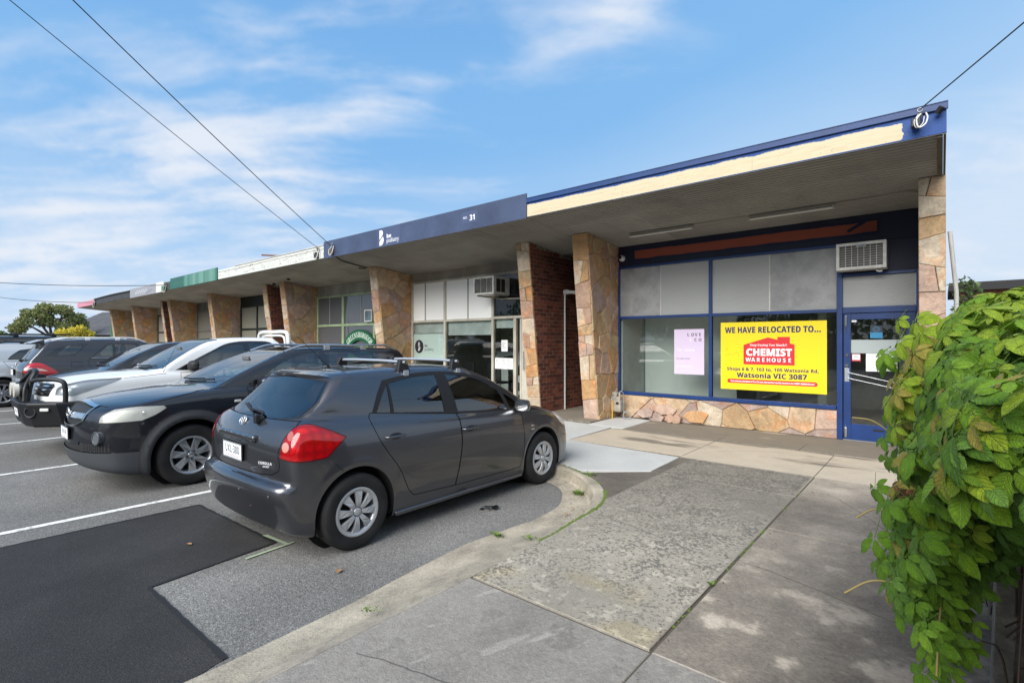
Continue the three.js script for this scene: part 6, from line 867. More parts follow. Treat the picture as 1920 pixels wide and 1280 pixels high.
      const em = group('emblem', T), ez = sz(0, 1.065), tor = (R, r, sx, sy, dy) => new THREE.TorusGeometry(R, r, 10, 40).scale(sx, sy, 1).translate(0, dy, 0).toNI(); const rings = [tor(0.052, 0.0055, 1.06, 0.80, 0), tor(0.03, 0.005, 0.55, 1.2, 0.002), tor(0.03, 0.0045, 1.28, 0.52, 0.018)]; const mg = merge(rings); mg.rotateX(0.42); mg.translate(0, 1.068, ez - 0.006); part('ring', mg, M.alu, em);
      plate(T, [0, 0.825, sz(0, 0.825) - 0.016], [-0.02, Math.PI, 0], 'UXL·380');
      const bt = canvasTex(512, 160, (c, w, h) => { c.fillStyle = '#2f3034'; c.fillRect(0, 0, w, h); c.fillStyle = '#d6d8da'; c.font = 'bold 84px sans-serif'; c.save(); c.translate(20, 76); c.scale(1.05, 0.9); c.fillText('COROLLA', 0, 0); c.restore(); c.font = 'italic bold 50px sans-serif'; c.fillText('ASCENT', 150, 136); });
      const bxm = -0.53, bz = sz(bxm, 0.765); const badge = new THREE.PlaneGeometry(0.19, 0.06).rotateY(Math.PI + 0.30).translate(bxm, 0.772, bz - 0.012); part('badge', badge, mat(0xffffff, 0.35, { map: bt }), T);
      const wz = sz(0.02, 1.10); part('wiper', [cyl([-0.25, 1.10, sz(-0.25, 1.10) - 0.004], [-0.25, 1.10, sz(-0.25, 1.10) - 0.05], 0.03, 0.024), tube([[-0.25, 1.10, sz(-0.25, 1.10) - 0.045], [-0.22, 1.135, sz(-0.22, 1.135) - 0.04], [0.10, 1.15, sz(0.1, 1.15) - 0.028], [0.30, 1.175, sz(0.3, 1.175) - 0.022]], 0.011, 16, 7), tube([[0.38, 1.168, sz(0.38, 1.168) - 0.012], [0.1, 1.142, sz(0.1, 1.142) - 0.012], [-0.08, 1.118, sz(-0.08, 1.118) - 0.014]], 0.007, 16, 6), bx(-0.275, -0.225, 1.065, 1.14, sz(-0.25, 1.10) - 0.07, sz(-0.25, 1.10) - 0.03, 0.012)], trimBlack, T);
      for (const [x, y] of [[-0.655, 0.552], [-0.26, 0.556], [0.26, 0.556], [0.655, 0.552]]) part('parking_sensor', new THREE.SphereGeometry(0.011, 12, 8).scale(1, 1, 0.5).translate(x, y, sz(x, y) - 0.001).toNI(), mat(0x4a4d55, 0.4), T);
      part('number_light', bx(-0.1, 0.1, 0.913, 0.92, zg - 0.012, zg + 0.02), M.dark, T);
      // sill trim
      for (const s of [1, -1]) part('sill', [bx(s * 0.76, s * 0.842, 0.165, 0.215, 0.40, 2.22, 0.02)], P, T);
      sideMirror(A, 2.12, 0.985, P, trimBlack, 0.95);
      // crossbars with feet
      [0.70, 1.40].forEach((z) => { const b = group('roof_bar', T), y0 = A.surfY(0.545, z); part('bar', tube([[-0.60, y0 + 0.07, z], [-0.3, y0 + 0.079, z], [0, y0 + 0.08, z], [0.3, y0 + 0.079, z], [0.60, y0 + 0.07, z]], 0.0145, 24, 10), mat(0xd2d4d6, 0.35, { metalness: 0.7 }), b); for (const s of [1, -1]) { const k = new THREE.Shape(); k.moveTo(-0.07, -0.045); k.lineTo(0.07, -0.045); k.bezierCurveTo(0.05, 0.03, 0.035, 0.07, 0.028, 0.078); k.lineTo(-0.028, 0.078); k.bezierCurveTo(-0.035, 0.07, -0.05, 0.03, -0.07, -0.045); const q = new THREE.ExtrudeGeometry(k, { depth: 0.035, bevelEnabled: true, bevelThickness: 0.01, bevelSize: 0.008, bevelSegments: 2 }); q.rotateY(Math.PI / 2); q.rotateZ(s * 0.16); q.translate(s * 0.545 - 0.018, y0 + 0.01, z); part('foot', q, trimBlack, b); part('clamp', bx(s * 0.605 - 0.006, s * 0.605 + 0.006, y0 - 0.075, y0 - 0.005, z - 0.03, z + 0.03, 0.004), M.alu, b); } });
      part('aerial', [cyl([-0.02, A.surfY(0, 0.22) - 0.004, 0.22], [-0.02, A.surfY(0, 0.22) + 0.03, 0.20], 0.016, 0.009), cyl([-0.02, A.surfY(0, 0.22) + 0.02, 0.205], [-0.02, A.surfY(0, 0.22) + 0.30, -0.10], 0.0034, 0.002, 6)], M.black, T);
      // side badge
      part('side_badge', [new THREE.SphereGeometry(1, 14, 8).scale(0.004, 0.012, 0.03).translate(-(A.surfX(2.38, 0.74)), 0.745, 2.38).toNI(), bx(-(A.surfX(2.38, 0.70)) - 0.002, -(A.surfX(2.38, 0.70)) + 0.004, 0.694, 0.712, 2.35, 2.41)], M.alu, T);
      part('indicator', new THREE.SphereGeometry(1, 14, 8).scale(0.004, 0.012, 0.03).translate(A.surfX(2.38, 0.74), 0.745, 2.38).toNI(), M.alu, T);
    },
  });
  HATCH.api = buildCar(HATCH, t);
}
// ---------------------------------------------------------------- the other cars in the row
function suvShape(p) {
  const { wb, fo, ro, half: W, H, belt, cowl, cowlY, wsT, rwT, hoodF } = p, zf = wb + fo, zr = -ro, w = W, lo = p.low ?? 0.25, rake = p.rake ?? 0.1, bd = p.bd ?? 0.05, gz = p.gzr ?? zr;
  return { z0: zr, z1: zf, top: H, kL: 0.10, kG: 0.09, kB: 0.05, bow: [0.20, 0.12, 0.20, 0.10], crown: 0.05, flare: 0.012, tuck: 0.02, h: 0.036, ...p,
    SL: [[zr + 0.2, lo + 0.05], [zr + 0.06, lo + 0.10, 1], [zr, 0.50], [zr, 0.64], [zr + bd * 0.6, 0.71, 1], [zr + bd + 0.01, 0.9], [zr + bd + 0.03, belt - 0.12], [zr + bd + rake * 0.6, belt], [zr + 0.5, belt + 0.03], [0.4, belt + 0.01], [cowl - 0.6, belt - 0.03], [cowl - 0.05, cowlY - 0.012], [lerp(cowl, zf, 0.4), lerp(cowlY, hoodF, 0.30)], [lerp(cowl, zf, 0.72), lerp(cowlY, hoodF, 0.66)], [zf - 0.16, hoodF], [zf - 0.06, hoodF - 0.08], [zf - 0.015, hoodF - 0.22], [zf, 0.62], [zf - 0.01, 0.48], [zf - 0.06, lo + 0.08], [zf - 0.25, lo, 1], [wb - 0.5, lo - 0.02], [wb / 2, lo - 0.02], [0.5, lo - 0.02], [-0.4, lo]],
    PL: [[zr - 0.12, w * 0.70], [zr + 0.02, w * 0.82], [zr + 0.16, w * 0.90], [zr + 0.4, w * 0.955], [0, w * 0.99], [0.6, w], [wb / 2, w], [wb - 0.3, w], [wb + 0.2, w * 0.985], [zf - 0.42, w * 0.945], [zf - 0.22, w * 0.87], [zf - 0.06, w * 0.76], [zf + 0.08, w * 0.58]],
    XL: [[w * 0.84, 0.14], [w * 0.94, lo], [w * 0.975, lo + 0.12], [w * 0.995, 0.55], [w, 0.75], [w * 0.992, 0.92], [w * 0.965, belt - 0.14], [w * 0.925, belt - 0.04], [w * 0.86, belt + 0.05], [w * 0.7, belt + 0.12], [w * 0.4, belt + 0.17], [0.1, belt + 0.18]],
    SG: [[gz + 0.12, belt - 0.3, 1], [gz + bd + rake * 0.55, belt - 0.02], [lerp(gz + bd + rake * 0.5, rwT, 0.5), lerp(belt, H - 0.13, 0.5)], [rwT, H - 0.13], [rwT + 0.06, H - 0.085], [lerp(rwT, 0.6, 0.5), H - 0.025], [0.6, H], [lerp(0.6, wsT, 0.6), H - 0.012], [wsT, H - 0.07], [lerp(wsT, cowl, 0.35), lerp(H - 0.07, cowlY, 0.30)], [cowl, cowlY], [cowl + 0.22, cowlY - 0.16, 1], [cowl - 0.1, 0.7, 1], [gz + 0.3, 0.7, 1]],
    PG: [[zr - 0.2, w * 0.66], [zr + 0.1, w * 0.78], [zr + 0.5, w * 0.86], [0.6, w * 0.90], [wsT, w * 0.905], [cowl - 0.3, w * 0.90], [cowl, w * 0.87], [cowl + 0.3, w * 0.80]],
    XG: [[w * 0.96, 0.8], [w * 0.925, belt - 0.05], [w * 0.885, belt + 0.06], [w * 0.80, lerp(belt, H, 0.55)], [w * 0.735, H - 0.15], [w * 0.675, H - 0.07], [w * 0.56, H - 0.022], [w * 0.3, H - 0.002], [0.1, H]] };
}
const CAP = suvShape({ wb: 2.707, fo: 1.03, ro: 0.99, half: 0.915, H: 1.69, belt: 1.20, cowl: 2.40, cowlY: 1.195, wsT: 1.36, rwT: -0.66, hoodF: 1.02, wr: 0.366, tw: 0.235, rim: 0.232, arch: 0.43, rake: 0.22, flare: 0.03 });
const UTE = suvShape({ wb: 3.095, fo: 0.97, ro: 1.25, gzr: 0.16, half: 0.925, H: 1.85, belt: 1.25, cowl: 2.62, cowlY: 1.27, wsT: 1.72, rwT: 0.42, hoodF: 1.13, wr: 0.375, tw: 0.25, rim: 0.222, arch: 0.46, rake: 0.1, low: 0.36, h: 0.036 });
const WAG = suvShape({ wb: 2.915, fo: 0.88, ro: 1.02, half: 0.955, H: 1.84, belt: 1.26, cowl: 2.42, cowlY: 1.22, wsT: 1.45, rwT: -0.50, hoodF: 1.02, wr: 0.37, tw: 0.25, rim: 0.24, arch: 0.45, rake: 0.24, h: 0.036 });
const CMP = suvShape({ wb: 2.63, fo: 0.88, ro: 0.85, half: 0.90, H: 1.77, belt: 1.22, cowl: 2.42, cowlY: 1.2, wsT: 1.36, rwT: -0.5, hoodF: 0.96, wr: 0.345, tw: 0.22, rim: 0.21, arch: 0.42, rake: 0.2, h: 0.045 });
const SIL = suvShape({ wb: 2.72, fo: 0.88, ro: 0.95, half: 0.93, H: 1.75, belt: 1.21, cowl: 2.32, cowlY: 1.16, wsT: 1.32, rwT: -0.45, hoodF: 0.98, wr: 0.37, tw: 0.235, rim: 0.25, arch: 0.435, rake: 0.25, h: 0.036 });
const BIG = suvShape({ wb: 2.85, fo: 0.88, ro: 1.1, half: 0.96, H: 1.96, belt: 1.32, cowl: 2.4, cowlY: 1.3, wsT: 1.62, rwT: -0.86, hoodF: 1.14, wr: 0.39, tw: 0.26, rim: 0.22, arch: 0.47, rake: 0.08, h: 0.06 });

const ALLOY7 = { n: 7, r0: 0.05, w: [0.030, 0.030, 0.044], depth: 0.03, face: 0.62, cap: 0.035, rim: rimSilver, spoke: rimSilver, back: mat(0x1b1b1c, 0.7), nuts: true, dish: (r) => 0.008 * Math.sin(Math.min(1, r / 0.2) * 3) };
const ALLOY10 = { n: 10, r0: 0.05, w: [0.013, 0.015, 0.024], depth: 0.03, face: 0.62, cap: 0.034, rim: rimSilver, spoke: rimSilver, back: mat(0x141415, 0.7), nuts: true };
const slantUV = (ang) => ([x, y, z]) => [Math.abs(x) * Math.cos(ang) - z * Math.sin(ang), y];
const tintDark = autoGlass(0x747b7c), tintMid = autoGlass(0x8d9694), tintClear = autoGlass(0xc9d4d0);
function wipers(A, z0, y0, dx = 0) { for (const k of [-1, 1]) { const xs = [k * 0.12 - 0.28 + dx, k * 0.12 + 0.05 + dx, k * 0.12 + 0.28 + dx].map((x) => x * 1.25); part('wiper', tube(xs.map((x, i) => { const zz = A.surfZ(x, y0 + i * 0.012, 1); return [x, y0 + 0.018 + i * 0.012, zz + 0.012]; }), 0.011, 12, 6), trimBlack, A.t); } }
function rails(A, z0, z1, x, h, m) { for (const s of [1, -1]) { const g = group('roof_rail', A.t), pts = []; for (let i = 0; i <= 8; i++) { const z = lerp(z0, z1, i / 8), e = i === 0 || i === 8 ? 0.0 : i === 1 || i === 7 ? h * 0.85 : h; pts.push([s * (x - 0.03 * Math.abs(i / 4 - 1)), A.surfY(x - 0.03 * Math.abs(i / 4 - 1), z) + e, z]); } part('rail', tube(pts, 0.019, 30, 8), m, g); for (const z of [lerp(z0, z1, 0.36), lerp(z0, z1, 0.68)]) { const y = A.surfY(x, z); part('rail_foot', bx(s * x - 0.016, s * x + 0.016, y - 0.02, y + h, z - 0.05, z + 0.05, 0.008), m, g); } } }
// black wagon with its nose towards the camera, next to the hatchback
{
  const P = paint(0.016, 0.018, 0.024, 0.5), t = thing('suv', 'black four-wheel-drive wagon with grey arch cladding and silver roof rails, facing the camera', 'car', [-7.87, 0, -4.94]);
  const HA = 0.80, U = slantUV(HA), hl = rounded([[0.655, 0.838, 3.53, 1], [0.64, 0.90, 3.50], [0.69, 0.975, 3.39, 1], [0.80, 0.998, 3.21], [0.878, 0.995, 3.00, 1], [0.888, 0.965, 2.98, 1], [0.888, 0.90, 3.08], [0.86, 0.842, 3.20, 1]].map((p) => [...U(p), p[3]]), 0.03);
  const archClad = (z) => [...Array(40).keys()].map((i) => { const a = i / 40 * 6.2832; return [z + 0.545 * Math.cos(a), 0.37 + 0.545 * Math.sin(a)]; });
  buildCar(Object.assign(CAP, { paint: P, glass: tintMid, screenGlass: tintClear, rearGlass: tintDark, wheel: ALLOY7, spin: 0.25,
    cuts: (A) => {
      const zf = CAP.z1;
      for (const s of [1, -1]) { A.bank.l = A.take('body', offsetPoly(hl, 0.006), PROJ.slant(s, HA)); const g = group('headlight', t); const L = A.take('l', hl, PROJ.slant(s, HA)); A.put('lens', L, new THREE.MeshPhysicalMaterial({ color: 0xf4f4ee, roughness: 0.12, transmission: 0.6, thickness: 0, clearcoat: 1 }), 0.004, g); A.put('reflector', L, mat(0xd6d8d0, 0.4, { metalness: 0.1 }), -0.03, g); A.put('lamp_rim', A.bank.l, trimBlack, 0, g); for (const [x, z] of [[0.72, 3.40], [0.81, 3.22]]) part('bulb_bowl', new THREE.SphereGeometry(0.055, 16, 10).scale(1, 0.8, 0.5).translate(s * x, 0.92, z - 0.035).toNI(), M.chrome, g); }
      const gp = rounded([[-0.46, 0.99, 1], [0, 1.02], [0.46, 0.99, 1], [0.43, 0.86], [0.27, 0.80], [0, 0.785], [-0.27, 0.80], [-0.43, 0.86]], 0.04), ring = A.take('body', offsetPoly(gp, 0.022), PROJ.front()); A.bank.g = ring; const inner = A.take('g', gp, PROJ.front()), g = group('grille', t); A.put('grille_frame', A.bank.g, M.chrome, 0.010, g); A.bank.g2 = inner; for (const [y0, y1] of [[0.865, 0.925]]) A.put('grille_bar', A.take('g2', [[-0.43, y0], [0.43, y0], [0.45, y1], [-0.45, y1]], PROJ.front()), M.chrome, 0.012, g); A.put('grille_mesh', A.bank.g2, mat(0x1a1b1d, 0.6), -0.018, g);
      // mesh strip and grey lower bumper
      A.put('bumper_mesh', A.take('body', [[-0.82, 0.505], [0.82, 0.505], [0.78, 0.60], [0.42, 0.615], [0.40, 0.58], [-0.40, 0.58], [-0.42, 0.615], [-0.78, 0.60]], PROJ.front()), mat(0x17181a, 0.75), -0.008);
      for (const s of [1, -1]) { A.put('cladding', A.take('body', archClad(CAP.wb), PROJ.sideAny(s)), plastic, 0.006); A.put('cladding', A.take('body', archClad(0), PROJ.sideAny(s)), plastic, 0.006); }
      A.put('front_bumper', A.take('body', [[zf - 0.75, 0.1], [zf - 0.75, 0.48], [zf - 0.3, 0.50], [zf + 0.2, 0.505], [zf + 0.2, 0.1]], PROJ.through()), mat(0x3a3d41, 0.68), 0.004);
      A.put('sill', A.take('body', [[0.3, 0.05], [0.3, 0.40], [2.4, 0.40], [2.4, 0.05]], PROJ.through()), plastic, 0.004);
      for (const s of [1, -1]) A.put('panel_gap', A.take('body', [[2.28, 1.165], [2.6, 1.135], [3.0, 1.055], [3.2, 1.015], [3.2, 1.009], [3.0, 1.048], [2.6, 1.128], [2.28, 1.158]], PROJ.side(s)), trimBlack, -0.006);
      for (const y of [1.015]) A.put('panel_gap', A.take('body', [[-0.62, 0.995], [0, 1.042], [0.62, 0.995], [0.62, 1.001], [0, 1.049], [-0.62, 1.001]], PROJ.front()), trimBlack, -0.005);
    },
    windows: [{ seal: rounded([[-0.80, 1.40, 1], [-0.55, 1.54], [0, 1.605], [0.5, 1.625], [0.95, 1.62], [1.35, 1.56], [1.75, 1.38], [2.06, 1.19, 1], [1.6, 1.175], [0.6, 1.21], [-0.3, 1.27]], 0.06), panes: [rounded([[-0.70, 1.40], [-0.50, 1.51, 1], [-0.02, 1.575, 1], [-0.10, 1.285, 1], [-0.4, 1.31]], 0.08), [[-0.03, 1.28], [0.04, 1.58], [0.82, 1.595], [0.82, 1.225]], rounded([[0.93, 1.225, 1], [0.93, 1.59, 1], [1.25, 1.545], [1.6, 1.41], [1.90, 1.20, 1]], 0.1)] }],
    screen: [[-0.74, 1.225], [-0.60, 1.64], [0, 1.665], [0.60, 1.64], [0.74, 1.225], [0.4, 1.20], [0, 1.195], [-0.4, 1.20]], rearWin: [[-0.68, 1.26], [-0.62, 1.56], [0.62, 1.56], [0.68, 1.26]],
    doors: [{ name: 'rear_door', poly: rounded([[-0.06, 1.22, 1], [0.10, 0.95], [0.42, 0.72], [0.55, 0.42, 1], [0.88, 0.42, 1], [0.90, 1.18, 1]], 0.08), handle: [0.30, 1.03] }, { name: 'front_door', poly: rounded([[0.915, 1.18, 1], [0.895, 0.42, 1], [1.95, 0.42, 1], [2.04, 0.75], [2.04, 1.15, 1]], 0.08), handle: [1.18, 1.0] }],
    inside: { y: 0.80, zf: 1.28, zr: 0.3, dash: 1.15, driver: -1, mir: 1.5, color: 0x6a6b6e },
    after: (A) => {
      const zf = (x, y) => A.surfZ(x, y, 1); sideMirror(A, 1.88, 1.165, P, M.chrome, 1.15); rails(A, -0.62, 1.42, 0.60, 0.055, M.alu); wipers(A, 0, 1.205);
      plate(t, [0, 0.685, zf(0, 0.685) + 0.02], [0.03, 0, 0], '');
      part('emblem', [new THREE.TorusGeometry(0.062, 0.008, 8, 30).scale(1, 1, 1).toNI(), bx(-0.04, 0.035, -0.015, 0.02, -0.005, 0.006, 0.004), bx(-0.005, 0.04, 0.0, 0.04, -0.005, 0.006, 0.004), bx(-0.045, -0.02, -0.045, 0.0, -0.005, 0.006, 0.004)].map((g) => g.translate(0, 0.905, zf(0, 0.905) + 0.026)), M.chrome, t);
      for (const s of [1, -1]) { const z = zf(0.70, 0.67); part('fog_lamp', [cyl([s * 0.70, 0.67, z - 0.05], [s * 0.715, 0.67, z + 0.014], 0.066, 0.072, 24), new THREE.TorusGeometry(0.066, 0.01, 8, 28).rotateY(s * 0.25).translate(s * 0.715, 0.67, z + 0.014).toNI()], mat(0x4a4d52, 0.4), t); part('fog_lens', new THREE.CircleGeometry(0.055, 24).rotateY(s * 0.25).translate(s * 0.7165, 0.67, z + 0.017).toNI(), mat(0x7c8288, 0.15, { metalness: 0.5 }), t); const l = []; for (let i = 0; i < 14; i++) for (let j = 0; j < 3; j++) { const x = 0.47 + i * 0.025, y = 0.522 + j * 0.03; l.push(new THREE.TorusGeometry(0.013, 0.0025, 4, 6).scale(1, 0.8, 1).translate(s * x, y + (i & 1) * 0.012, zf(x, y) + 0.0).toNI()); } part('mesh_insert', l, mat(0x3a3c40, 0.5), t).userData.kind = 'stuff'; part('side_repeater', bx(s * (A.surfX(2.2, 0.98) - 0.004), s * (A.surfX(2.2, 0.98) + 0.008), 0.965, 0.995, 2.14, 2.22, 0.004), lampClear, t); }
      part('mirror_strip', [bx(0.92, 0.94, 1.13, 1.145, 1.83, 1.95)], M.chrome, t);
      part('aerial_fin', new THREE.ConeGeometry(0.02, 0.08, 8).translate(0, A.surfY(0, -0.4) + 0.03, -0.4).toNI(), M.black, t);
    } }), t);
}
// white utility with a black bull bar
{
  const P = mat(0xececea, 0.35, { clearcoat: 1, clearcoatRoughness: 0.04 }), t = thing('utility', 'white dual-cab ute with black steel bull bar and white sports bar', 'ute', [-11.03, 0, -5.36]);
  const HA = 0.95, U = slantUV(HA), hl = rounded([[0.60, 0.93, 3.86, 1], [0.60, 1.03, 3.84], [0.72, 1.13, 3.60], [0.86, 1.165, 3.12, 1], [0.885, 1.13, 3.16], [0.885, 1.0, 3.48], [0.80, 0.91, 3.68, 1]].map((p) => [...U(p), p[3]]), 0.03);
  buildCar(Object.assign(UTE, { paint: P, glass: tintMid, screenGlass: tintClear, wheel: { ...ALLOY10, n: 6, w: [0.03, 0.032, 0.05] },
    cuts: (A) => {
      for (const s of [1, -1]) { const g = group('headlight', t), L = A.take('body', hl, PROJ.slant(s, HA)); A.put('lens', L, new THREE.MeshPhysicalMaterial({ color: 0xd5dadd, roughness: 0.04, transmission: 0.8, thickness: 0, clearcoat: 1 }), 0.004, g); A.put('reflector', L, mat(0xc4c8cc, 0.3, { metalness: 0.35 }), -0.03, g); part('bulb_bowl', new THREE.SphereGeometry(0.06, 16, 10).translate(s * 0.76, 1.03, 3.58).toNI(), M.chrome, g); }
      const gp = [[-0.55, 0.90], [0.55, 0.90], [0.58, 1.05], [0.50, 1.09], [-0.50, 1.09], [-0.58, 1.05]]; A.bank.g = A.take('body', gp, PROJ.front()); const g = group('grille', t); for (const y of [0.93, 0.985, 1.04]) A.put('grille_bar', A.take('g', [[-0.6, y], [0.6, y], [0.6, y + 0.022], [-0.6, y + 0.022]], PROJ.front()), M.chrome, 0.012, g); A.put('grille_back', A.bank.g, M.black, -0.01, g);
      for (const s of [1, -1]) A.put('panel_gap', A.take('body', [[2.5, 1.205], [3.0, 1.165], [3.1, 1.158], [3.1, 1.152], [3.0, 1.158], [2.5, 1.197]], PROJ.side(s)), trimBlack, -0.006);
    },
    windows: [{ seal: rounded([[0.62, 1.30, 1], [0.60, 1.70], [1.0, 1.76], [1.45, 1.715], [1.75, 1.58], [2.36, 1.25, 1], [1.6, 1.24]], 0.08), panes: [[[0.70, 1.31], [0.68, 1.68], [0.95, 1.725], [1.08, 1.72], [1.06, 1.275]], rounded([[1.15, 1.275, 1], [1.17, 1.715, 1], [1.45, 1.67], [1.72, 1.55], [2.18, 1.275, 1]], 0.1)] }],
    screen: [[-0.74, 1.31], [-0.60, 1.755], [0, 1.785], [0.60, 1.755], [0.74, 1.31], [0.4, 1.275], [0, 1.265], [-0.4, 1.275]],
    doors: [{ name: 'rear_door', poly: [[0.62, 1.24], [0.72, 0.9], [0.78, 0.46], [1.10, 0.46], [1.12, 1.24]], handle: [0.78, 1.10], handleMat: M.chrome }, { name: 'front_door', poly: rounded([[1.135, 1.24, 1], [1.115, 0.46, 1], [2.2, 0.46, 1], [2.3, 0.8], [2.28, 1.2, 1]], 0.08), handle: [1.32, 1.08], handleMat: M.chrome }],
    inside: { y: 0.92, zf: 1.62, zr: 0.95, dash: 1.24, driver: -1, mir: 1.62, color: 0x60646a },
    after: (A) => {
      sideMirror(A, 2.13, 1.29, trimBlack, trimBlack, 1.35); wipers(A, 0, 1.285);
      // tray liner and sports bar
      part('tray', bx(-0.72, 0.72, 1.24, 1.30, -1.18, 0.28, 0.02), M.black, t);
      const hoop = (z, r, x, y1, m) => tube([[-x, 1.22, z], [-x, 1.5, z], [-x + 0.015, y1 - 0.14, z], [-x + 0.055, y1 - 0.035, z], [-x + 0.15, y1, z], [0, y1 + 0.01, z], [x - 0.15, y1, z], [x - 0.055, y1 - 0.035, z], [x - 0.015, y1 - 0.14, z], [x, 1.5, z], [x, 1.22, z]], r, 60, 12);
      const wm = mat(0xdfe0dd, 0.3, { clearcoat: 1 }); part('sports_bar', hoop(0.28, 0.04, 0.70, 1.945), wm, t); part('sports_bar', hoop(0.28, 0.024, 0.56, 1.865), wm, t); part('sports_bar_stay', [cyl([0.69, 1.78, 0.28], [0.70, 1.28, -0.45], 0.03)], wm, t); part('sports_bar_stay', [cyl([-0.69, 1.78, 0.28], [-0.70, 1.28, -0.45], 0.03)], wm, t);
      part('aerial', cyl([0.86, 1.22, 2.55], [0.80, 2.0, 2.2], 0.004, 0.002, 6), M.black, t);
      // bull bar
      const bb = group('bull_bar', t), z0 = UTE.z1, bm = mat(0x131416, 0.5);
      const plan = new THREE.Shape(); [[-0.96, z0 - 0.42], [-0.96, z0 - 0.12], [-0.70, z0 + 0.16], [-0.42, z0 + 0.22], [0.42, z0 + 0.22], [0.70, z0 + 0.16], [0.96, z0 - 0.12], [0.96, z0 - 0.42], [0.80, z0 - 0.42], [0.60, z0 - 0.04], [-0.60, z0 - 0.04], [-0.80, z0 - 0.42]].forEach(([x, z], i) => (i ? plan.lineTo(x, -z) : plan.moveTo(x, -z)));
      const low = new THREE.ExtrudeGeometry(plan, { depth: 0.30, bevelEnabled: true, bevelThickness: 0.035, bevelSize: 0.03, bevelSegments: 3 }); low.rotateX(-Math.PI / 2); low.translate(0, 0.50, 0); { const p = low.attributes.position; for (let i = 0; i < p.count; i++) { const y = p.getY(i), k = clamp((y - 0.46) / 0.4); p.setZ(i, p.getZ(i) - (1 - k) * 0.10); } low.computeVertexNormals(); }
      part('bumper', low, bm, bb);
      part('hoop', tube([[-0.30, 0.82, z0 + 0.12], [-0.30, 1.16, z0 + 0.06], [-0.27, 1.255, z0 + 0.02], [-0.15, 1.285, z0], [0.15, 1.285, z0], [0.27, 1.255, z0 + 0.02], [0.30, 1.16, z0 + 0.06], [0.30, 0.82, z0 + 0.12]], 0.035, 50, 10), bm, bb);
      for (const s of [1, -1]) { part('side_hoop', tube([[s * 0.30, 1.13, z0 + 0.07], [s * 0.55, 1.165, z0 + 0.02], [s * 0.80, 1.17, z0 - 0.14], [s * 0.885, 1.13, z0 - 0.22], [s * 0.90, 1.0, z0 - 0.24], [s * 0.90, 0.80, z0 - 0.24]], 0.033, 40, 10), bm, bb); part('stay', tube([[s * 0.12, 1.28, z0 + 0.01], [s * 0.34, 1.05, z0 + 0.14], [s * 0.40, 0.84, z0 + 0.16]], 0.026, 16, 8), bm, bb); const lp = group('spotlight', t); part('shell', new THREE.SphereGeometry(0.105, 22, 14).scale(1, 1, 0.7).translate(s * 0.20, 1.0, z0 + 0.17).toNI(), bm, lp); part('lens', cyl([s * 0.20, 1.0, z0 + 0.20], [s * 0.20, 1.0, z0 + 0.255], 0.10, 0.104, 26), mat(0xdad6c8, 0.2), lp); part('fog_surround', new THREE.TorusGeometry(0.075, 0.014, 8, 28).rotateY(s * 0.75).translate(s * 0.72, 0.70, z0 + 0.13).toNI(), mat(0x26282b, 0.5), bb); part('indicator', bx(-0.06, 0.06, -0.022, 0.022, -0.01, 0.012, 0.008).rotateY(s * 0.78).translate(s * 0.885, 0.735, z0 - 0.005), lampClear, bb); }
      plate(t, [0, 0.66, z0 + 0.205], [0.12, 0, 0], '');
    } }), t);
}
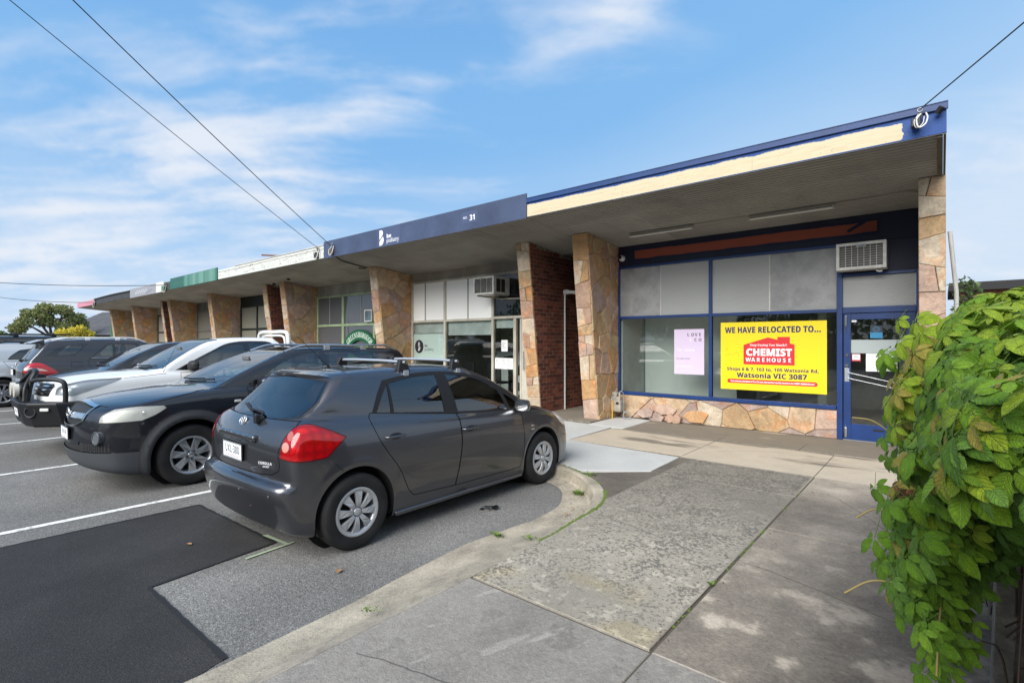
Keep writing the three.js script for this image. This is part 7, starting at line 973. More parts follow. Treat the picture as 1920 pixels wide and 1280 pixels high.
// dark wagon seen from behind
{
  const P = paint(0.05, 0.052, 0.058, 0.8), t = thing('large_suv', 'large black wagon with silver roof rails and red tail lights, parked nose in', 'car', [-17.0, 0, -2.58], Math.PI);
  const ANG = 2.1, U = slantUV(ANG), lp = rounded([[0.80, 1.02, -0.86, 1], [0.80, 1.20, -0.82], [0.845, 1.245, -0.60], [0.90, 1.15, -0.42], [0.925, 1.0, -0.25, 1], [0.91, 0.985, -0.45]].map((p) => [...U(p), p[3]]), 0.03), mid = rounded([[0.80, 1.09, -0.85], [0.80, 1.135, -0.84], [0.87, 1.12, -0.58], [0.90, 1.06, -0.45], [0.87, 1.07, -0.6]].map(U), 0.05);
  buildCar(Object.assign(WAG, { paint: P, glass: autoGlass(0xb0b8b6), rearGlass: tintDark, wheel: ALLOY10,
    cuts: (A) => { for (const s of [1, -1]) { A.bank.l = A.take('body', lp, PROJ.slant(s, ANG)); const g = group('tail_light', t); A.put('clear_band', A.take('l', mid, PROJ.slant(s, ANG)), new THREE.MeshPhysicalMaterial({ color: 0xd8b8b4, roughness: 0.2, clearcoat: 1 }), 0.004, g); A.put('lens', A.bank.l, lampRed, 0.003, g); const fl = rounded([[-0.03, 1.135, 1], [-0.03, 1.25, 1], [0.17, 1.25, 1], [0.17, 1.135, 1]], 0.05); A.put('fuel_flap', A.seam(fl, PROJ.side(s), 0.003), P); A.put('bumper_reflector', A.take('body', [[-0.90, 0.62], [-0.90, 0.66], [-0.62, 0.66], [-0.62, 0.62]], PROJ.side(s)), lampRed, 0.003); }
      A.put('rear_bumper', A.take('body', [[-1.3, 0.05], [-1.3, 0.84], [-0.6, 0.84], [-0.45, 0.7], [-0.45, 0.05]], PROJ.through()), P); A.put('bumper_strip', A.take('body', [[-0.7, 0.845], [0.7, 0.845], [0.7, 0.90], [-0.7, 0.90]], PROJ.rear()), M.chrome, 0.004); },
    windows: [{ seal: rounded([[-0.52, 1.40, 1], [-0.22, 1.64, 1], [0.2, 1.695], [0.32, 1.70, 1], [0.05, 1.40, 1]], 0.06), panes: [rounded([[-0.30, 1.43, 1], [-0.05, 1.65], [0.22, 1.68, 1], [0.10, 1.50], [-0.05, 1.435]], 0.06)] }, { seal: rounded([[0.32, 1.345, 1], [0.70, 1.70, 1], [1.1, 1.72], [1.7, 1.65], [2.15, 1.40], [2.30, 1.28, 1], [1.3, 1.32]], 0.06), panes: [[[0.42, 1.365], [0.72, 1.66], [0.80, 1.67], [0.80, 1.36]], [[0.86, 1.36], [0.86, 1.675], [1.30, 1.68], [1.30, 1.345]], rounded([[1.38, 1.345, 1], [1.38, 1.675, 1], [1.7, 1.61], [2.05, 1.41], [2.2, 1.30, 1]], 0.1)] }],
    screen: [[-0.74, 1.29], [-0.62, 1.74], [0.62, 1.74], [0.74, 1.29], [0, 1.25]], rearWin: [[-0.74, 1.33], [-0.62, 1.67], [0, 1.70], [0.62, 1.67], [0.74, 1.33], [0.5, 1.29], [-0.5, 1.29]],
    doors: [{ name: 'rear_door', poly: rounded([[0.33, 1.33, 1], [0.30, 1.24], [0.36, 1.05], [0.60, 0.42, 1], [1.30, 0.42, 1], [1.33, 1.32, 1]], 0.08), handle: [0.60, 1.205], handleMat: M.chrome }, { name: 'front_door', poly: [[1.345, 1.32], [1.315, 0.42], [2.3, 0.42], [2.34, 1.24]], handle: [1.55, 1.19], handleMat: M.chrome }],
    inside: { y: 0.85, zf: 1.5, zr: 0.5, dash: 1.2, driver: -1, mir: 1.58 },
    after: (A) => { sideMirror(A, 2.16, 1.28, P, trimBlack, 1.1); rails(A, -0.35, 1.55, 0.60, 0.05, mat(0xeef0f2, 0.3, { metalness: 0.15 }));
      for (const s of [1, -1]) part('belt_strip', tube([[s * (A.surfX(0.36, 1.343) + 0.008), 1.343, 0.36], [s * (A.surfX(0.9, 1.338) + 0.008), 1.338, 0.9], [s * (A.surfX(1.5, 1.33) + 0.008), 1.33, 1.5], [s * (A.surfX(2.1, 1.305) + 0.003), 1.305, 2.1]], 0.010, 20, 6), M.chrome, t);
      const z0 = A.surfZ(0, 1.62, -1); part('spoiler', [profileZ([[z0 - 0.14, 1.715], [z0 + 0.10, 1.80], [z0 + 0.10, 1.70], [z0 - 0.10, 1.685]], -0.58, 0.58)], P, t); part('wiper', [cyl([0, 1.30, A.surfZ(0, 1.3, -1)], [0, 1.30, A.surfZ(0, 1.3, -1) - 0.05], 0.03), tube([[0, 1.30, A.surfZ(0, 1.3, -1) - 0.045], [-0.25, 1.315, A.surfZ(0.25, 1.315, -1) - 0.03], [-0.5, 1.33, A.surfZ(0.5, 1.33, -1) - 0.02]], 0.012, 10, 6)], trimBlack, t);
      plate(t, [0, 1.02, A.surfZ(0, 1.02, -1) - 0.02], [0, Math.PI, 0], ''); part('emblem', new THREE.TorusGeometry(0.055, 0.008, 8, 28).translate(0, 1.2, A.surfZ(0, 1.2, -1) - 0.01).toNI(), M.chrome, t); } }), t);
}
// plain wagons further off: the same kind of body with its own shape, glass and wheels
function plainWagon(c, t, P, o) {
  const H = c.H ?? c.top, b = c.belt, zr = c.z0, ct = c.cowl, wt = c.wsT;
  return buildCar(Object.assign(c, { paint: P, glass: o.glass ?? tintDark, wheel: o.wheel ?? ALLOY7, spin: o.spin ?? 0, cuts: o.cuts,
    windows: o.windows ?? [{ seal: rounded([[zr + 0.34, b + 0.12, 1], [c.rwT + 0.22, H - 0.14, 1], [0.6, H - 0.10], [wt - 0.25, H - 0.13], [lerp(wt, ct, 0.55), b + 0.22], [ct - 0.24, b + 0.01, 1], [0.9, b + 0.04]], 0.08), panes: [[[zr + 0.46, b + 0.13], [c.rwT + 0.28, H - 0.18], [0.02, H - 0.155], [0.02, b + 0.085]], [[0.1, b + 0.08], [0.1, H - 0.15], [0.86, H - 0.14], [0.86, b + 0.065]], rounded([[0.95, b + 0.06, 1], [0.95, H - 0.14, 1], [wt - 0.3, H - 0.165], [lerp(wt, ct, 0.45), b + 0.25], [ct - 0.42, b + 0.04, 1]], 0.1)] }],
    screen: [[-0.70, c.cowlY + 0.06], [-0.58, H - 0.10], [0, H - 0.08], [0.58, H - 0.10], [0.70, c.cowlY + 0.06], [0, c.cowlY + 0.02]], screenGlass: o.screenGlass ?? tintMid, rearWin: [[-0.66, b + 0.06], [-0.56, H - 0.17], [0.56, H - 0.17], [0.66, b + 0.06]],
    doors: [{ name: 'rear_door', poly: [[0.02, b], [0.5, 0.5], [0.55, 0.4], [0.88, 0.4], [0.9, b]], handle: [0.28, b - 0.15] }, { name: 'front_door', poly: [[0.915, b], [0.895, 0.4], [1.9, 0.4], [2.0, b - 0.05]], handle: [1.15, b - 0.16] }],
    inside: { y: b - 0.42, zf: 1.25, zr: 0.3, dash: b - 0.03, driver: -1, mir: H - 0.22 }, after: o.after }), t);
}
{
  const t = thing('dark_wagon', 'dark grey car with a pale windscreen, half hidden behind the white ute', 'car', [-14.05, 0, -5.08]);
  plainWagon(CMP, t, paint(0.018, 0.020, 0.026, 0.3), { screenGlass: tintClear, after: (A) => { sideMirror(A, 1.9, 1.2, CMP.paint, trimBlack, 1.1); wipers(A, 0, 1.22); } });
  const t2 = thing('silver_suv', 'silver wagon with black roof rails at the left edge', 'car', [-19.98, 0, -1.62], Math.PI), b = SIL.belt;
  plainWagon(SIL, t2, paint(0.55, 0.58, 0.60, 0.4), { wheel: ALLOY10, windows: [{ seal: rounded([[0.10, 1.265, 1], [0.16, 1.36], [0.34, 1.52, 1], [0.9, 1.60], [1.3, 1.57], [1.7, 1.42], [2.08, 1.22, 1]], 0.08), panes: [rounded([[0.15, 1.285, 1], [0.20, 1.36], [0.36, 1.49, 1], [0.55, 1.52, 1], [0.62, 1.275, 1]], 0.08), [[0.70, 1.275], [0.66, 1.53], [1.0, 1.565], [1.02, 1.265]], rounded([[1.1, 1.262, 1], [1.08, 1.565, 1], [1.4, 1.52], [1.75, 1.36], [1.95, 1.245, 1]], 0.1)] }],
    after: (A) => { rails(A, -0.15, 1.4, 0.60, 0.035, trimBlack); sideMirror(A, 2.0, 1.2, SIL.paint, trimBlack, 1.1); for (const s of [1, -1]) part('sill_cladding', bx(s * 0.78, s * 0.925, 0.24, 0.36, 0.45, 2.3, 0.03), plastic, t2); plate(t2, [0, 0.95, A.surfZ(0, 0.95, -1) - 0.015], [0, Math.PI, 0], ''); } });
  const t3 = thing('tall_wagon', 'tall black wagon with black roof rack behind the silver car', 'car', [-23.0, 0, -1.9], Math.PI);
  plainWagon(BIG, t3, paint(0.016, 0.017, 0.019, 0.3), { after: (A) => { for (const s of [1, -1]) { const y = A.surfY(0.62, 0.5); part('rack_rail', bx(s * 0.62 - 0.02, s * 0.62 + 0.02, y + 0.06, y + 0.10, -0.75, 1.7, 0.01), mat(0x26282a, 0.5), t3); for (const z of [-0.6, 0.3, 1.2]) part('rack_foot', bx(s * 0.62 - 0.03, s * 0.62 + 0.03, A.surfY(0.62, z) - 0.01, y + 0.06, z - 0.06, z + 0.06, 0.01), M.black, t3); } const y = A.surfY(0.0, 0.5); for (const z of [-0.6, 0.3, 1.2]) part('rack_bar', bx(-0.6, 0.6, y + 0.055, y + 0.085, z - 0.03, z + 0.03, 0.01), mat(0x2a2c2e, 0.5), t3); } });
}
// ================================================================ creeper on the fence at the right
const veinTex = tex(256, 256, (u, v) => { // one leaflet: u across (0..1, midrib at .5), v along
  const a = Math.abs(u - 0.5) * 2, rib = sstep(0.05, 0.015, a), side = sstep(0.80, 0.96, Math.sin((v * 8.5 - a * 2.1) * Math.PI * 2) * 0.5 + 0.5) * (1 - a) * 0.8, n = fbm(u * 9, v * 9, 4, 401), f = 0.86 + 0.32 * (n - 0.5) + 0.20 * rib + 0.09 * side - 0.12 * sstep(0.7, 1, a);
  return [232 * f + 20 * rib, 236 * f, 205 * f + 10 * rib];
});
const veinBump = tex(256, 256, (u, v) => { const a = Math.abs(u - 0.5) * 2; return 255 * clamp(0.6 - 0.5 * sstep(0.10, 0.0, a) - 0.35 * sstep(0.7, 1, Math.sin((v * 8.5 - a * 2.1) * Math.PI * 2) * 0.5 + 0.5)); }, false);
const leafMat = (r, g, b, tr = 0.32) => { const m = new THREE.MeshPhysicalMaterial({ roughness: 0.9, transmission: tr, thickness: 0, specularIntensity: 0.35, map: veinTex, bumpMap: veinBump, bumpScale: 0.004, side: THREE.DoubleSide }); m.color.setRGB(r, g, b); return m; };
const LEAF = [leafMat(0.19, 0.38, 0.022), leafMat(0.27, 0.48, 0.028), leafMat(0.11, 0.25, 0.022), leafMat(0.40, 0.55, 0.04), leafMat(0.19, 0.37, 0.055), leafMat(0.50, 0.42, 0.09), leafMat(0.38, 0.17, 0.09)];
function leaflet(len, wid, droop, fold) { // tip towards +y, upper side +z; a folded, toothed blade
  const K = 8, p = [], uv = [], ix = [];
  for (let i = 0; i <= K; i++) { const t = i / K, s = Math.sin(Math.PI * Math.pow(t, 1.12)), tooth = i && i < K ? ((i & 1) ? 0.07 : -0.05) : 0, w = wid * (0.05 + 0.95 * Math.pow(Math.max(0, s), 0.8)) * (1 + tooth) * (i === K ? 0.02 : 1), y = len * t, z = -droop * t * t * len, back = 0.035 * len * (i & 1); for (const k of [-1, -0.5, 0, 0.5, 1]) { p.push(k * w, y - back * Math.abs(k), z + fold * w * Math.abs(k) - 0.10 * w * k * k); uv.push(0.5 + k * 0.48, t); } }
  for (let i = 0; i < K; i++) for (let j = 0; j < 4; j++) { const a = i * 5 + j; ix.push(a, a + 1, a + 6, a, a + 6, a + 5); }
  const g = new THREE.BufferGeometry(); g.setAttribute('position', new THREE.BufferAttribute(new Float32Array(p), 3)); g.setAttribute('uv', new THREE.BufferAttribute(new Float32Array(uv), 2)); g.setIndex(ix); g.computeVertexNormals(); return g.toNonIndexed();
}
function palmate(seed) { const r = rng(seed), L = [], ang = [-2.0, -1.02, 0, 1.02, 2.0], sz = [0.60, 0.88, 1, 0.9, 0.62]; for (let i = 0; i < 5; i++) { const len = 0.112 * sz[i] * (0.9 + 0.22 * r()), g = leaflet(len, len * (0.25 + 0.05 * r()), 0.15 + 0.40 * r(), 0.10 + 0.30 * r()); g.translate(0, 0.012, 0); g.rotateX(-0.05 - 0.4 * r()); g.rotateZ(-ang[i] + (r() - 0.5) * 0.22); L.push(g); } L.push(cyl([0, 0.006, 0], [0, -0.10, -0.03], 0.0017, 0.0013, 5)); return merge(L); }
const PALM = [...Array(8).keys()].map((i) => palmate(500 + i));
{
  const r = rng(77), v = thing('creeper', 'green five-fingered creeper spilling over the fence at the right edge', 'creeper', [0.22, 0, -2.4]);
  // surface of the mass, seen from the path: bulge towards -x, rounded top, ragged foot
  const bulge = (z, y) => { const k = clamp((y - 0.55) / 1.45), round = Math.sqrt(Math.max(0, 1 - Math.pow(Math.max(0, (y - 1.42) / 0.58), 2))); let w = 0.27 * round * (0.55 + 0.45 * sstep(0, 0.45, k)); w *= 0.86 + 0.5 * (fbm(z * 2.2, y * 2.2, 3, 411) - 0.3); w *= sstep(-4.4, -3.4, z); return w; };
  const leafAt = [];
  const add = (x, y, z, s, nx, ny, nz, m, spin) => leafAt.push({ x, y, z, s, nx, ny, nz, m, spin });
  const top = (z) => 1.84 + 0.10 * (fbm(z * 1.7, 3, 3, 413) - 0.5) - 0.16 * sstep(-1.5, -1.0, z) - 0.05 * sstep(-2.6, -4.2, z);
  for (let i = 0; i < 4200; i++) { // face towards the path
    const z = lerp(-0.85, -4.1, Math.pow(r(), 0.9)), lowEnd = 1.10 + 0.46 * sstep(-2.0, -1.15, z) + 0.14 * (fbm(z * 3, 9, 2, 415) - 0.5) - 0.10 * sstep(-2.2, -3, z), y = lerp(lowEnd, top(z), Math.pow(r(), 0.85)), w = bulge(z, y), depth = Math.pow(r(), 2) * 0.16;
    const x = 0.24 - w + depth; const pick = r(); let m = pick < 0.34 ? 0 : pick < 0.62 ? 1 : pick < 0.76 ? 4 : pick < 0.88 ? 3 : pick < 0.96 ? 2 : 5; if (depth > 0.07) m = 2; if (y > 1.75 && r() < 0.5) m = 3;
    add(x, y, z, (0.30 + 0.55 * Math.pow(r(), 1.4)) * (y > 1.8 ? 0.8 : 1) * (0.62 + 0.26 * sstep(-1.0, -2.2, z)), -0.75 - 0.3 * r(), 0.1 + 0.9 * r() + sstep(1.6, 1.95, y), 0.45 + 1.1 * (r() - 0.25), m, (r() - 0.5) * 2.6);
  }
  for (let i = 0; i < 700; i++) { const z = lerp(-0.8, -4.1, r()), x = 0.05 + 0.75 * r(), y = top(z) + 0.02 - 0.18 * Math.abs(x - 0.35) + 0.05 * r(); add(x, y, z, 0.24 + 0.28 * r(), (r() - 0.5) * 0.8, 1, 0.4 * (r() - 0.2), r() < 0.6 ? 3 : 1, (r() - 0.5) * 6); }
  // hanging strands
  const strands = [[-0.07, -1.62, 1.35, 1.02, 14], [-0.06, -1.78, 1.3, 0.94, 14], [-0.045, -1.95, 1.25, 0.82, 18], [-0.02, -2.05, 1.2, 0.72, 20], [0.01, -2.15, 1.2, 0.66, 20], [0.0, -1.85, 1.2, 0.90, 14], [-0.08, -2.2, 1.35, 0.9, 14], [0.03, -2.0, 1.15, 0.80, 16], [-0.11, -1.9, 1.3, 1.02, 14], [-0.13, -2.5, 1.7, 1.1, 22]];
  for (const [x, z, y1, y0, n] of strands) for (let k = 0; k < n; k++) { const t = k / n; add(x + (r() - 0.5) * 0.09, lerp(y1, y0, t), z + (r() - 0.5) * 0.16, (0.36 + 0.36 * r()) * (1 - 0.15 * t), -0.8, 0.25 + 0.5 * r(), 0.6 + 0.3 * r(), r() < 0.6 ? 0 : r() < 0.5 ? 1 : 4, (r() - 0.5) * 1.2); }
  for (let k = 0; k < 90; k++) { const t = r(), z = lerp(-1.75, -2.6, r()); add(-0.10 + 0.05 * r() - 0.02 * t, lerp(1.42, 1.0, t), z, 0.22 + 0.32 * r(), -0.9, 0.3 + r(), r(), r() < 0.40 ? 6 : r() < 0.5 ? 5 : 4, (r() - 0.5) * 4); }   // small reddish shoots
  for (let k = 0; k < 46; k++) { const z = lerp(-2.1, -3.2, r()); add(-0.14 + 0.10 * r(), 1.35 + 0.5 * r(), z, 0.45 + 0.4 * r(), -1, 0.5, 0.6, r() < 0.75 ? 3 : 5, (r() - 0.5) * 2); }
  const cam = camera.position, view = new THREE.Vector3(-Math.sin(0.7004), 0, -Math.cos(0.7004));
  const score = (l) => { const dx = l.x - cam.x, dy = l.y - cam.y, dz = l.z - cam.z, d = Math.hypot(dx, dy, dz); return (dx * view.x + dz * view.z) / d > 0.68 ? l.s / d : l.s / d * 0.2; };
  leafAt.sort((a, b) => score(b) - score(a));
  const q = new THREE.Quaternion(), o = new THREE.Object3D(), rest = [];
  leafAt.forEach((l, i) => {
    const n = V(l.nx, l.ny, l.nz).normalize(), down = V(0, -1, 0).sub(n.clone().multiplyScalar(-n.y)).normalize(), side = new THREE.Vector3().crossVectors(down, n), mtx = new THREE.Matrix4().makeBasis(side, down, n); q.setFromRotationMatrix(mtx);
    o.position.set(l.x - 0.22, l.y, l.z + 2.4); o.quaternion.copy(q); o.rotateZ(l.spin); o.scale.setScalar(l.s); o.updateMatrix();
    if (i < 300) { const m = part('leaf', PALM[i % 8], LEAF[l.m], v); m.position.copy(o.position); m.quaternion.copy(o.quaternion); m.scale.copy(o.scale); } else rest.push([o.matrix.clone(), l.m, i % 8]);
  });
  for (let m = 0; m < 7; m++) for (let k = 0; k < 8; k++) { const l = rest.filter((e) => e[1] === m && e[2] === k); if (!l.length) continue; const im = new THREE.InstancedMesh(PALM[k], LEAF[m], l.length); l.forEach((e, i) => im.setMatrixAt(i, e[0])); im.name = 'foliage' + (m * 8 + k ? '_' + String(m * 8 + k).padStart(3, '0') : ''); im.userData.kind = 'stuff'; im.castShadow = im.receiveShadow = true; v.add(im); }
  // woody stems and dry twigs under the leaves
  const twigM = mat(0x3a2a20, 0.9), tw = []; for (let i = 0; i < 230; i++) { const z = lerp(-0.9, -3.6, r()), x = 0.16 + 0.22 * r(), y = 0.35 + 1.2 * r(), a = r() * 6.28, L = 0.15 + 0.3 * r(); tw.push(tube([[x - 0.22, y, z + 2.4], [x - 0.22 + (r() - 0.5) * 0.12, y + L * 0.5, z + 2.4 + Math.cos(a) * L * 0.4], [x - 0.22 + (r() - 0.5) * 0.2, y + L * (r() - 0.2), z + 2.4 + Math.cos(a) * L]], 0.0018 + 0.002 * r(), 5, 4)); }
  part('twigs', tw, twigM, v).userData.kind = 'stuff';
  for (let i = 0; i < 9; i++) { const z = lerp(-1.2, -3.4, i / 8); part('stem', tube([[0.02, 0.16, z + 2.4], [0.04 + 0.05 * r(), 0.6, z + 2.4 + 0.1 * r()], [-0.02, 1.1, z + 2.4 + 0.2 * (r() - 0.5)], [0.02, 1.7, z + 2.4 + 0.3 * (r() - 0.5)]], 0.008 + 0.008 * r(), 14, 6), twigM, v); }
  for (const [x, y, z, dx, dy, dz] of [[-0.13, 1.15, -2.2, -0.10, -0.03, 0.02], [-0.15, 1.38, -2.5, -0.13, 0.05, 0.0], [-0.02, 1.02, -1.9, 0.02, -0.17, 0.02], [0.0, 1.04, -1.85, -0.01, -0.18, 0.05], [-0.09, 1.08, -1.75, -0.12, -0.05, 0.02]]) part('tendril', tube([[x - 0.22, y, z + 2.4], [x - 0.22 + dx * 0.5, y + dy * 0.5 + 0.02, z + 2.4 + dz], [x - 0.22 + dx, y + dy, z + 2.4 + dz * 2]], 0.003, 10, 5), mat(0x8a7a48, 0.7), v);
  // the fence it grows on
  const f = thing('paling_fence', 'weathered grey timber fence hidden under the creeper', 'fence', [0.34, 0, -2.4]); const palM = mat(0x8b867c, 0.85, { map: scaled(N.mottle, 2.5), bumpMap: N.rough, bumpScale: 0.003 });
  for (let i = 0; i < 36; i++) { const z = -0.4 - i * 0.115; part('paling', bx(0.02, 0.035 + 0.006 * r(), PY, 1.72 + 0.03 * r(), z + 2.4, z + 2.4 - 0.104, 0.002), palM, f); }
  part('rail', bx(-0.03, 0.018, 0.42, 0.50, 2.0, -1.75), palM, f); part('rail', bx(-0.03, 0.018, 1.35, 1.43, 2.0, -1.75), palM, f);
  part('post', bx(-0.13, -0.03, 0.1, 1.62, -0.42, -0.52, 0.004), palM, f); part('post', bx(-0.13, -0.03, 0.1, 1.62, 1.5, 1.4, 0.004), palM, f); part('post', bx(-0.13, -0.03, 0.1, 1.62, -1.6, -1.7, 0.004), palM, f);
  { const g = bx(-0.03, 0.03, -0.55, 0.55, -0.045, 0.045, 0.004); g.rotateX(0.42); g.translate(-0.16, 0.62, -0.28); part('leaning_plank', g, mat(0xb0aa9e, 0.85, { map: scaled(N.mottle, 2.5) }), f); }
}
// ================================================================ trees, far houses
function crownCards(cx, cy, cz, blobs, n, size, mats, seed, parent) {
  const r = rng(seed), o = new THREE.Object3D(), leafG = new THREE.BufferGeometry(); leafG.setAttribute('position', new THREE.BufferAttribute(new Float32Array([0, 0, 0, 0.35, 0.5, 0.08, 0, 1, 0, 0, 0, 0, 0, 1, 0, -0.35, 0.5, 0.08]), 3)); leafG.computeVertexNormals();
  const per = mats.map(() => []);
  for (let i = 0; i < n; i++) { const b = blobs[(r() * blobs.length) | 0], a = r() * 6.2832, c = 2 * r() - 1, s = Math.sqrt(1 - c * c), q = Math.pow(r(), 0.4); o.position.set(cx + b[0] + b[3] * q * s * Math.cos(a), cy + b[1] + b[4] * q * c, cz + b[2] + b[3] * q * s * Math.sin(a)); o.rotation.set(r() * 6.28, r() * 6.28, r() * 6.28); o.scale.setScalar(size * (0.6 + 0.8 * r())); o.updateMatrix(); per[(r() * mats.length * 0.999) | 0].push(o.matrix.clone()); }
  per.forEach((l, k) => { const im = new THREE.InstancedMesh(leafG, mats[k], l.length); l.forEach((m, i) => im.setMatrixAt(i, m)); im.name = k ? 'crown_' + String(k).padStart(3, '0') : 'crown'; im.userData.kind = 'stuff'; im.castShadow = im.receiveShadow = true; parent.add(im); });
}
const plainLeaf = (r, g, b) => { const m = new THREE.MeshPhysicalMaterial({ roughness: 0.97, transmission: 0.35, thickness: 0, side: THREE.DoubleSide }); m.color.setRGB(r, g, b); return m; };
const barkM = mat(0x4a4038, 0.95), olive = [plainLeaf(0.22, 0.27, 0.08), plainLeaf(0.14, 0.19, 0.06), plainLeaf(0.30, 0.29, 0.11)], gold = [plainLeaf(0.75, 0.62, 0.06), plainLeaf(0.60, 0.54, 0.07)], deepG = [plainLeaf(0.06, 0.11, 0.03), plainLeaf(0.10, 0.16, 0.04)];
{
  const limb = (a, b, r0, r1) => { const d = [(a[0] + b[0]) / 2 + 0.2, (a[1] + b[1]) / 2 + 0.15, (a[2] + b[2]) / 2]; const g = new THREE.TubeGeometry(new THREE.QuadraticBezierCurve3(V(...a), V(...d), V(...b)), 8, 1, 7); const p = g.attributes.position, n = g.attributes.normal; for (let i = 0; i < p.count; i++) { const t = Math.floor(i / 8) / 8, k = 1 - lerp(r0, r1, t); p.setXYZ(i, p.getX(i) - n.getX(i) * k, p.getY(i) - n.getY(i) * k, p.getZ(i) - n.getZ(i) * k); } return g.toNI(); };
  const t = thing('tree', 'spreading olive green tree beyond the far end of the car park', 'tree', [-60.2, 0, -8.2]);
  part('trunk', [limb([0, 0, 0], [0.1, 2.2, 0], 0.26, 0.2), ...[[0.4, 3.6, -1.9], [0.2, 4.5, -0.8], [0.1, 4.8, 0.4], [0.2, 4.1, 1.3], [0, 3.5, 2.0], [0.2, 4.0, -1.4]].map((b) => limb([0.1, 2.0, 0], b, 0.13, 0.03))], barkM, t);
  // the crown lies across the line of sight, so it spreads mostly along z
  crownCards(0, 0, 0, [[0.2, 4.6, -1.0, 1.1, 0.55], [0.1, 4.7, 0.6, 1.0, 0.5], [-0.3, 4.2, 1.9, 1.0, 0.5], [0, 3.9, -2.3, 1.1, 0.6], [0.3, 3.4, 2.7, 0.9, 0.55], [0, 3.3, -3.0, 0.8, 0.6], [-0.2, 3.5, 0.3, 1.2, 0.5], [0, 2.9, 3.3, 0.8, 0.5], [0.4, 3.2, -1.2, 0.9, 0.5], [0, 4.0, 0.9, 1.0, 0.5]]
    .map((b) => [b[0], b[1] * 1.0, b[2] * 0.66, b[3] * 0.78, b[4] * 0.85]), 6000, 0.19, olive, 601, t);
  const y = thing('bush', 'bright yellow bush in front of the spreading tree', 'bush', [-55.0, 0, -8.8]); part('trunk', limb([0, 0, 0], [0, 1.4, 0], 0.1, 0.05), barkM, y); crownCards(0, 0, 0, [[0, 2.5, 0, 0.5, 0.5], [0, 2.7, -0.5, 0.45, 0.45], [0, 2.4, 0.7, 0.5, 0.4], [0, 2.4, -1.0, 0.4, 0.35], [0, 1.9, 0, 1.0, 0.6]], 2600, 0.15, gold, 603, y);
  const h2 = thing('hedge', 'low green hedge left of the spreading tree', 'hedge', [-64, 0, -3.5]); part('trunk', limb([0, 0, 0], [0, 1.2, 0], 0.1, 0.05), barkM, h2); crownCards(0, 0, 0, [[0, 1.9, 0, 0.9, 0.6], [0, 2.1, -1.8, 0.9, 0.6], [0, 2.0, 1.9, 0.9, 0.7], [0, 1.8, 3.6, 0.9, 0.6], [0, 1.9, 5.6, 1.0, 0.6]], 3600, 0.2, [...olive.slice(0, 2), deepG[1]], 605, h2);
  // houses
  const house = (name, label, x, z, w, d, eave, ridge, turn, wallC, roofC) => { const g = thing(name, label, 'house', [x, 0, z], turn); part('wall', bx(-w / 2, w / 2, 0, eave, -d / 2, d / 2), paintM(wallC, 0.85, 0.5), g); const tiles = []; const rm = mat(roofC, 0.8, { map: scaled(N.dirt, 0.6) }); for (const s of [1, -1]) { const K = 10; for (let k = 0; k < K; k++) { const a = k / K, b = (k + 1) / K, z0 = s * lerp(d / 2 + 0.4, 0, a), z1 = s * lerp(d / 2 + 0.4, 0, b), y0 = lerp(eave - 0.1, ridge, a) + 0.03, y1 = lerp(eave - 0.1, ridge, b); tiles.push(s > 0 ? profileZ([[z0, y0], [z1, y1], [z1, y1 - 0.06], [z0, y0 - 0.06]], -w / 2 - 0.4, w / 2 + 0.4) : profileZ([[z0, y0 - 0.06], [z1, y1 - 0.06], [z1, y1], [z0, y0]], -w / 2 - 0.4, w / 2 + 0.4)); } } part('roof', tiles, rm, g); const sh = new THREE.Shape([new THREE.Vector2(-d / 2, eave), new THREE.Vector2(d / 2, eave), new THREE.Vector2(0, ridge - 0.08)]); const ge = new THREE.ExtrudeGeometry(sh, { depth: 0.1, bevelEnabled: false }); ge.rotateY(Math.PI / 2); part('gable', [ge.clone().translate(w / 2 - 0.12, 0, 0), ge.clone().translate(-w / 2, 0, 0)], paintM(wallC, 0.85, 0.5), g); part('window', [bx(w / 2 + 0.002, w / 2 + 0.03, 1.0, 2.0, -0.8, 0.8)], glassBlind(0x2a3036, 0.1), g); return g; };
  house('house', 'house with a grey tiled gable roof beyond the far end of the shops', -62, -15.5, 12, 9, 2.5, 4.9, 0.35, 0x8a857c, 0x5a5b5e);
  house('house', 'distant house with a dark roof left of the tree', -82, -1.5, 10, 8, 2.6, 5.0, 0.2, 0xb0a798, 0x4b4a4c);
  // right background
  const b = thing('brick_building', 'brick building with a dark flat roof behind the right end column', 'building', [3.6, 0, -23]); part('wall', bx(-3.1, 6, 0, 3.45, -4, 0), mat(0xffffff, 0.9, { map: (() => { const t2 = tex(512, 512, (u, v) => { const row = Math.floor(v * 12), bu = (u * 4 + (row & 1) * 0.5) % 1, bv = (v * 12) % 1, m = bu < 0.04 || bv < 0.12, f = 0.85 + 0.3 * lattice(Math.floor(u * 4 + (row & 1) * 0.5), row, 611); return m ? [176, 160, 140] : [176 * f, 118 * f, 84 * f]; }); t2.repeat.set(1, 1); return t2; })() }), b); part('roof', bx(-3.4, 6.3, 3.452, 3.72, -4.3, 0.35), M.dark, b); part('window', bx(-1.5, 0.5, 1.2, 2.4, 0.002, 0.03), glassBlind(0x20262a, 0.1), b);
  const s = thing('shrub', 'sparse green shrub tip beside the white pole at the right end of the shops', 'shrub', [0.42, 0, -15]); part('trunk', cyl([0, 0, 0], [0, 2.8, 0], 0.03), barkM, s); crownCards(0, 0, 0, [[0, 2.9, 0, 0.25, 0.28], [0.1, 2.5, 0, 0.3, 0.3]], 260, 0.12, deepG, 607, s);
  solo('white_pole', 'thin white pipe standing at the back right corner of the shops', 'pipe', [cyl([0.19, 0, -10.4], [0.18, 2.5, -10.4], 0.03), cyl([0.18, 2.5, -10.4], [0.105, 3.45, -10.4], 0.03)], M.white);
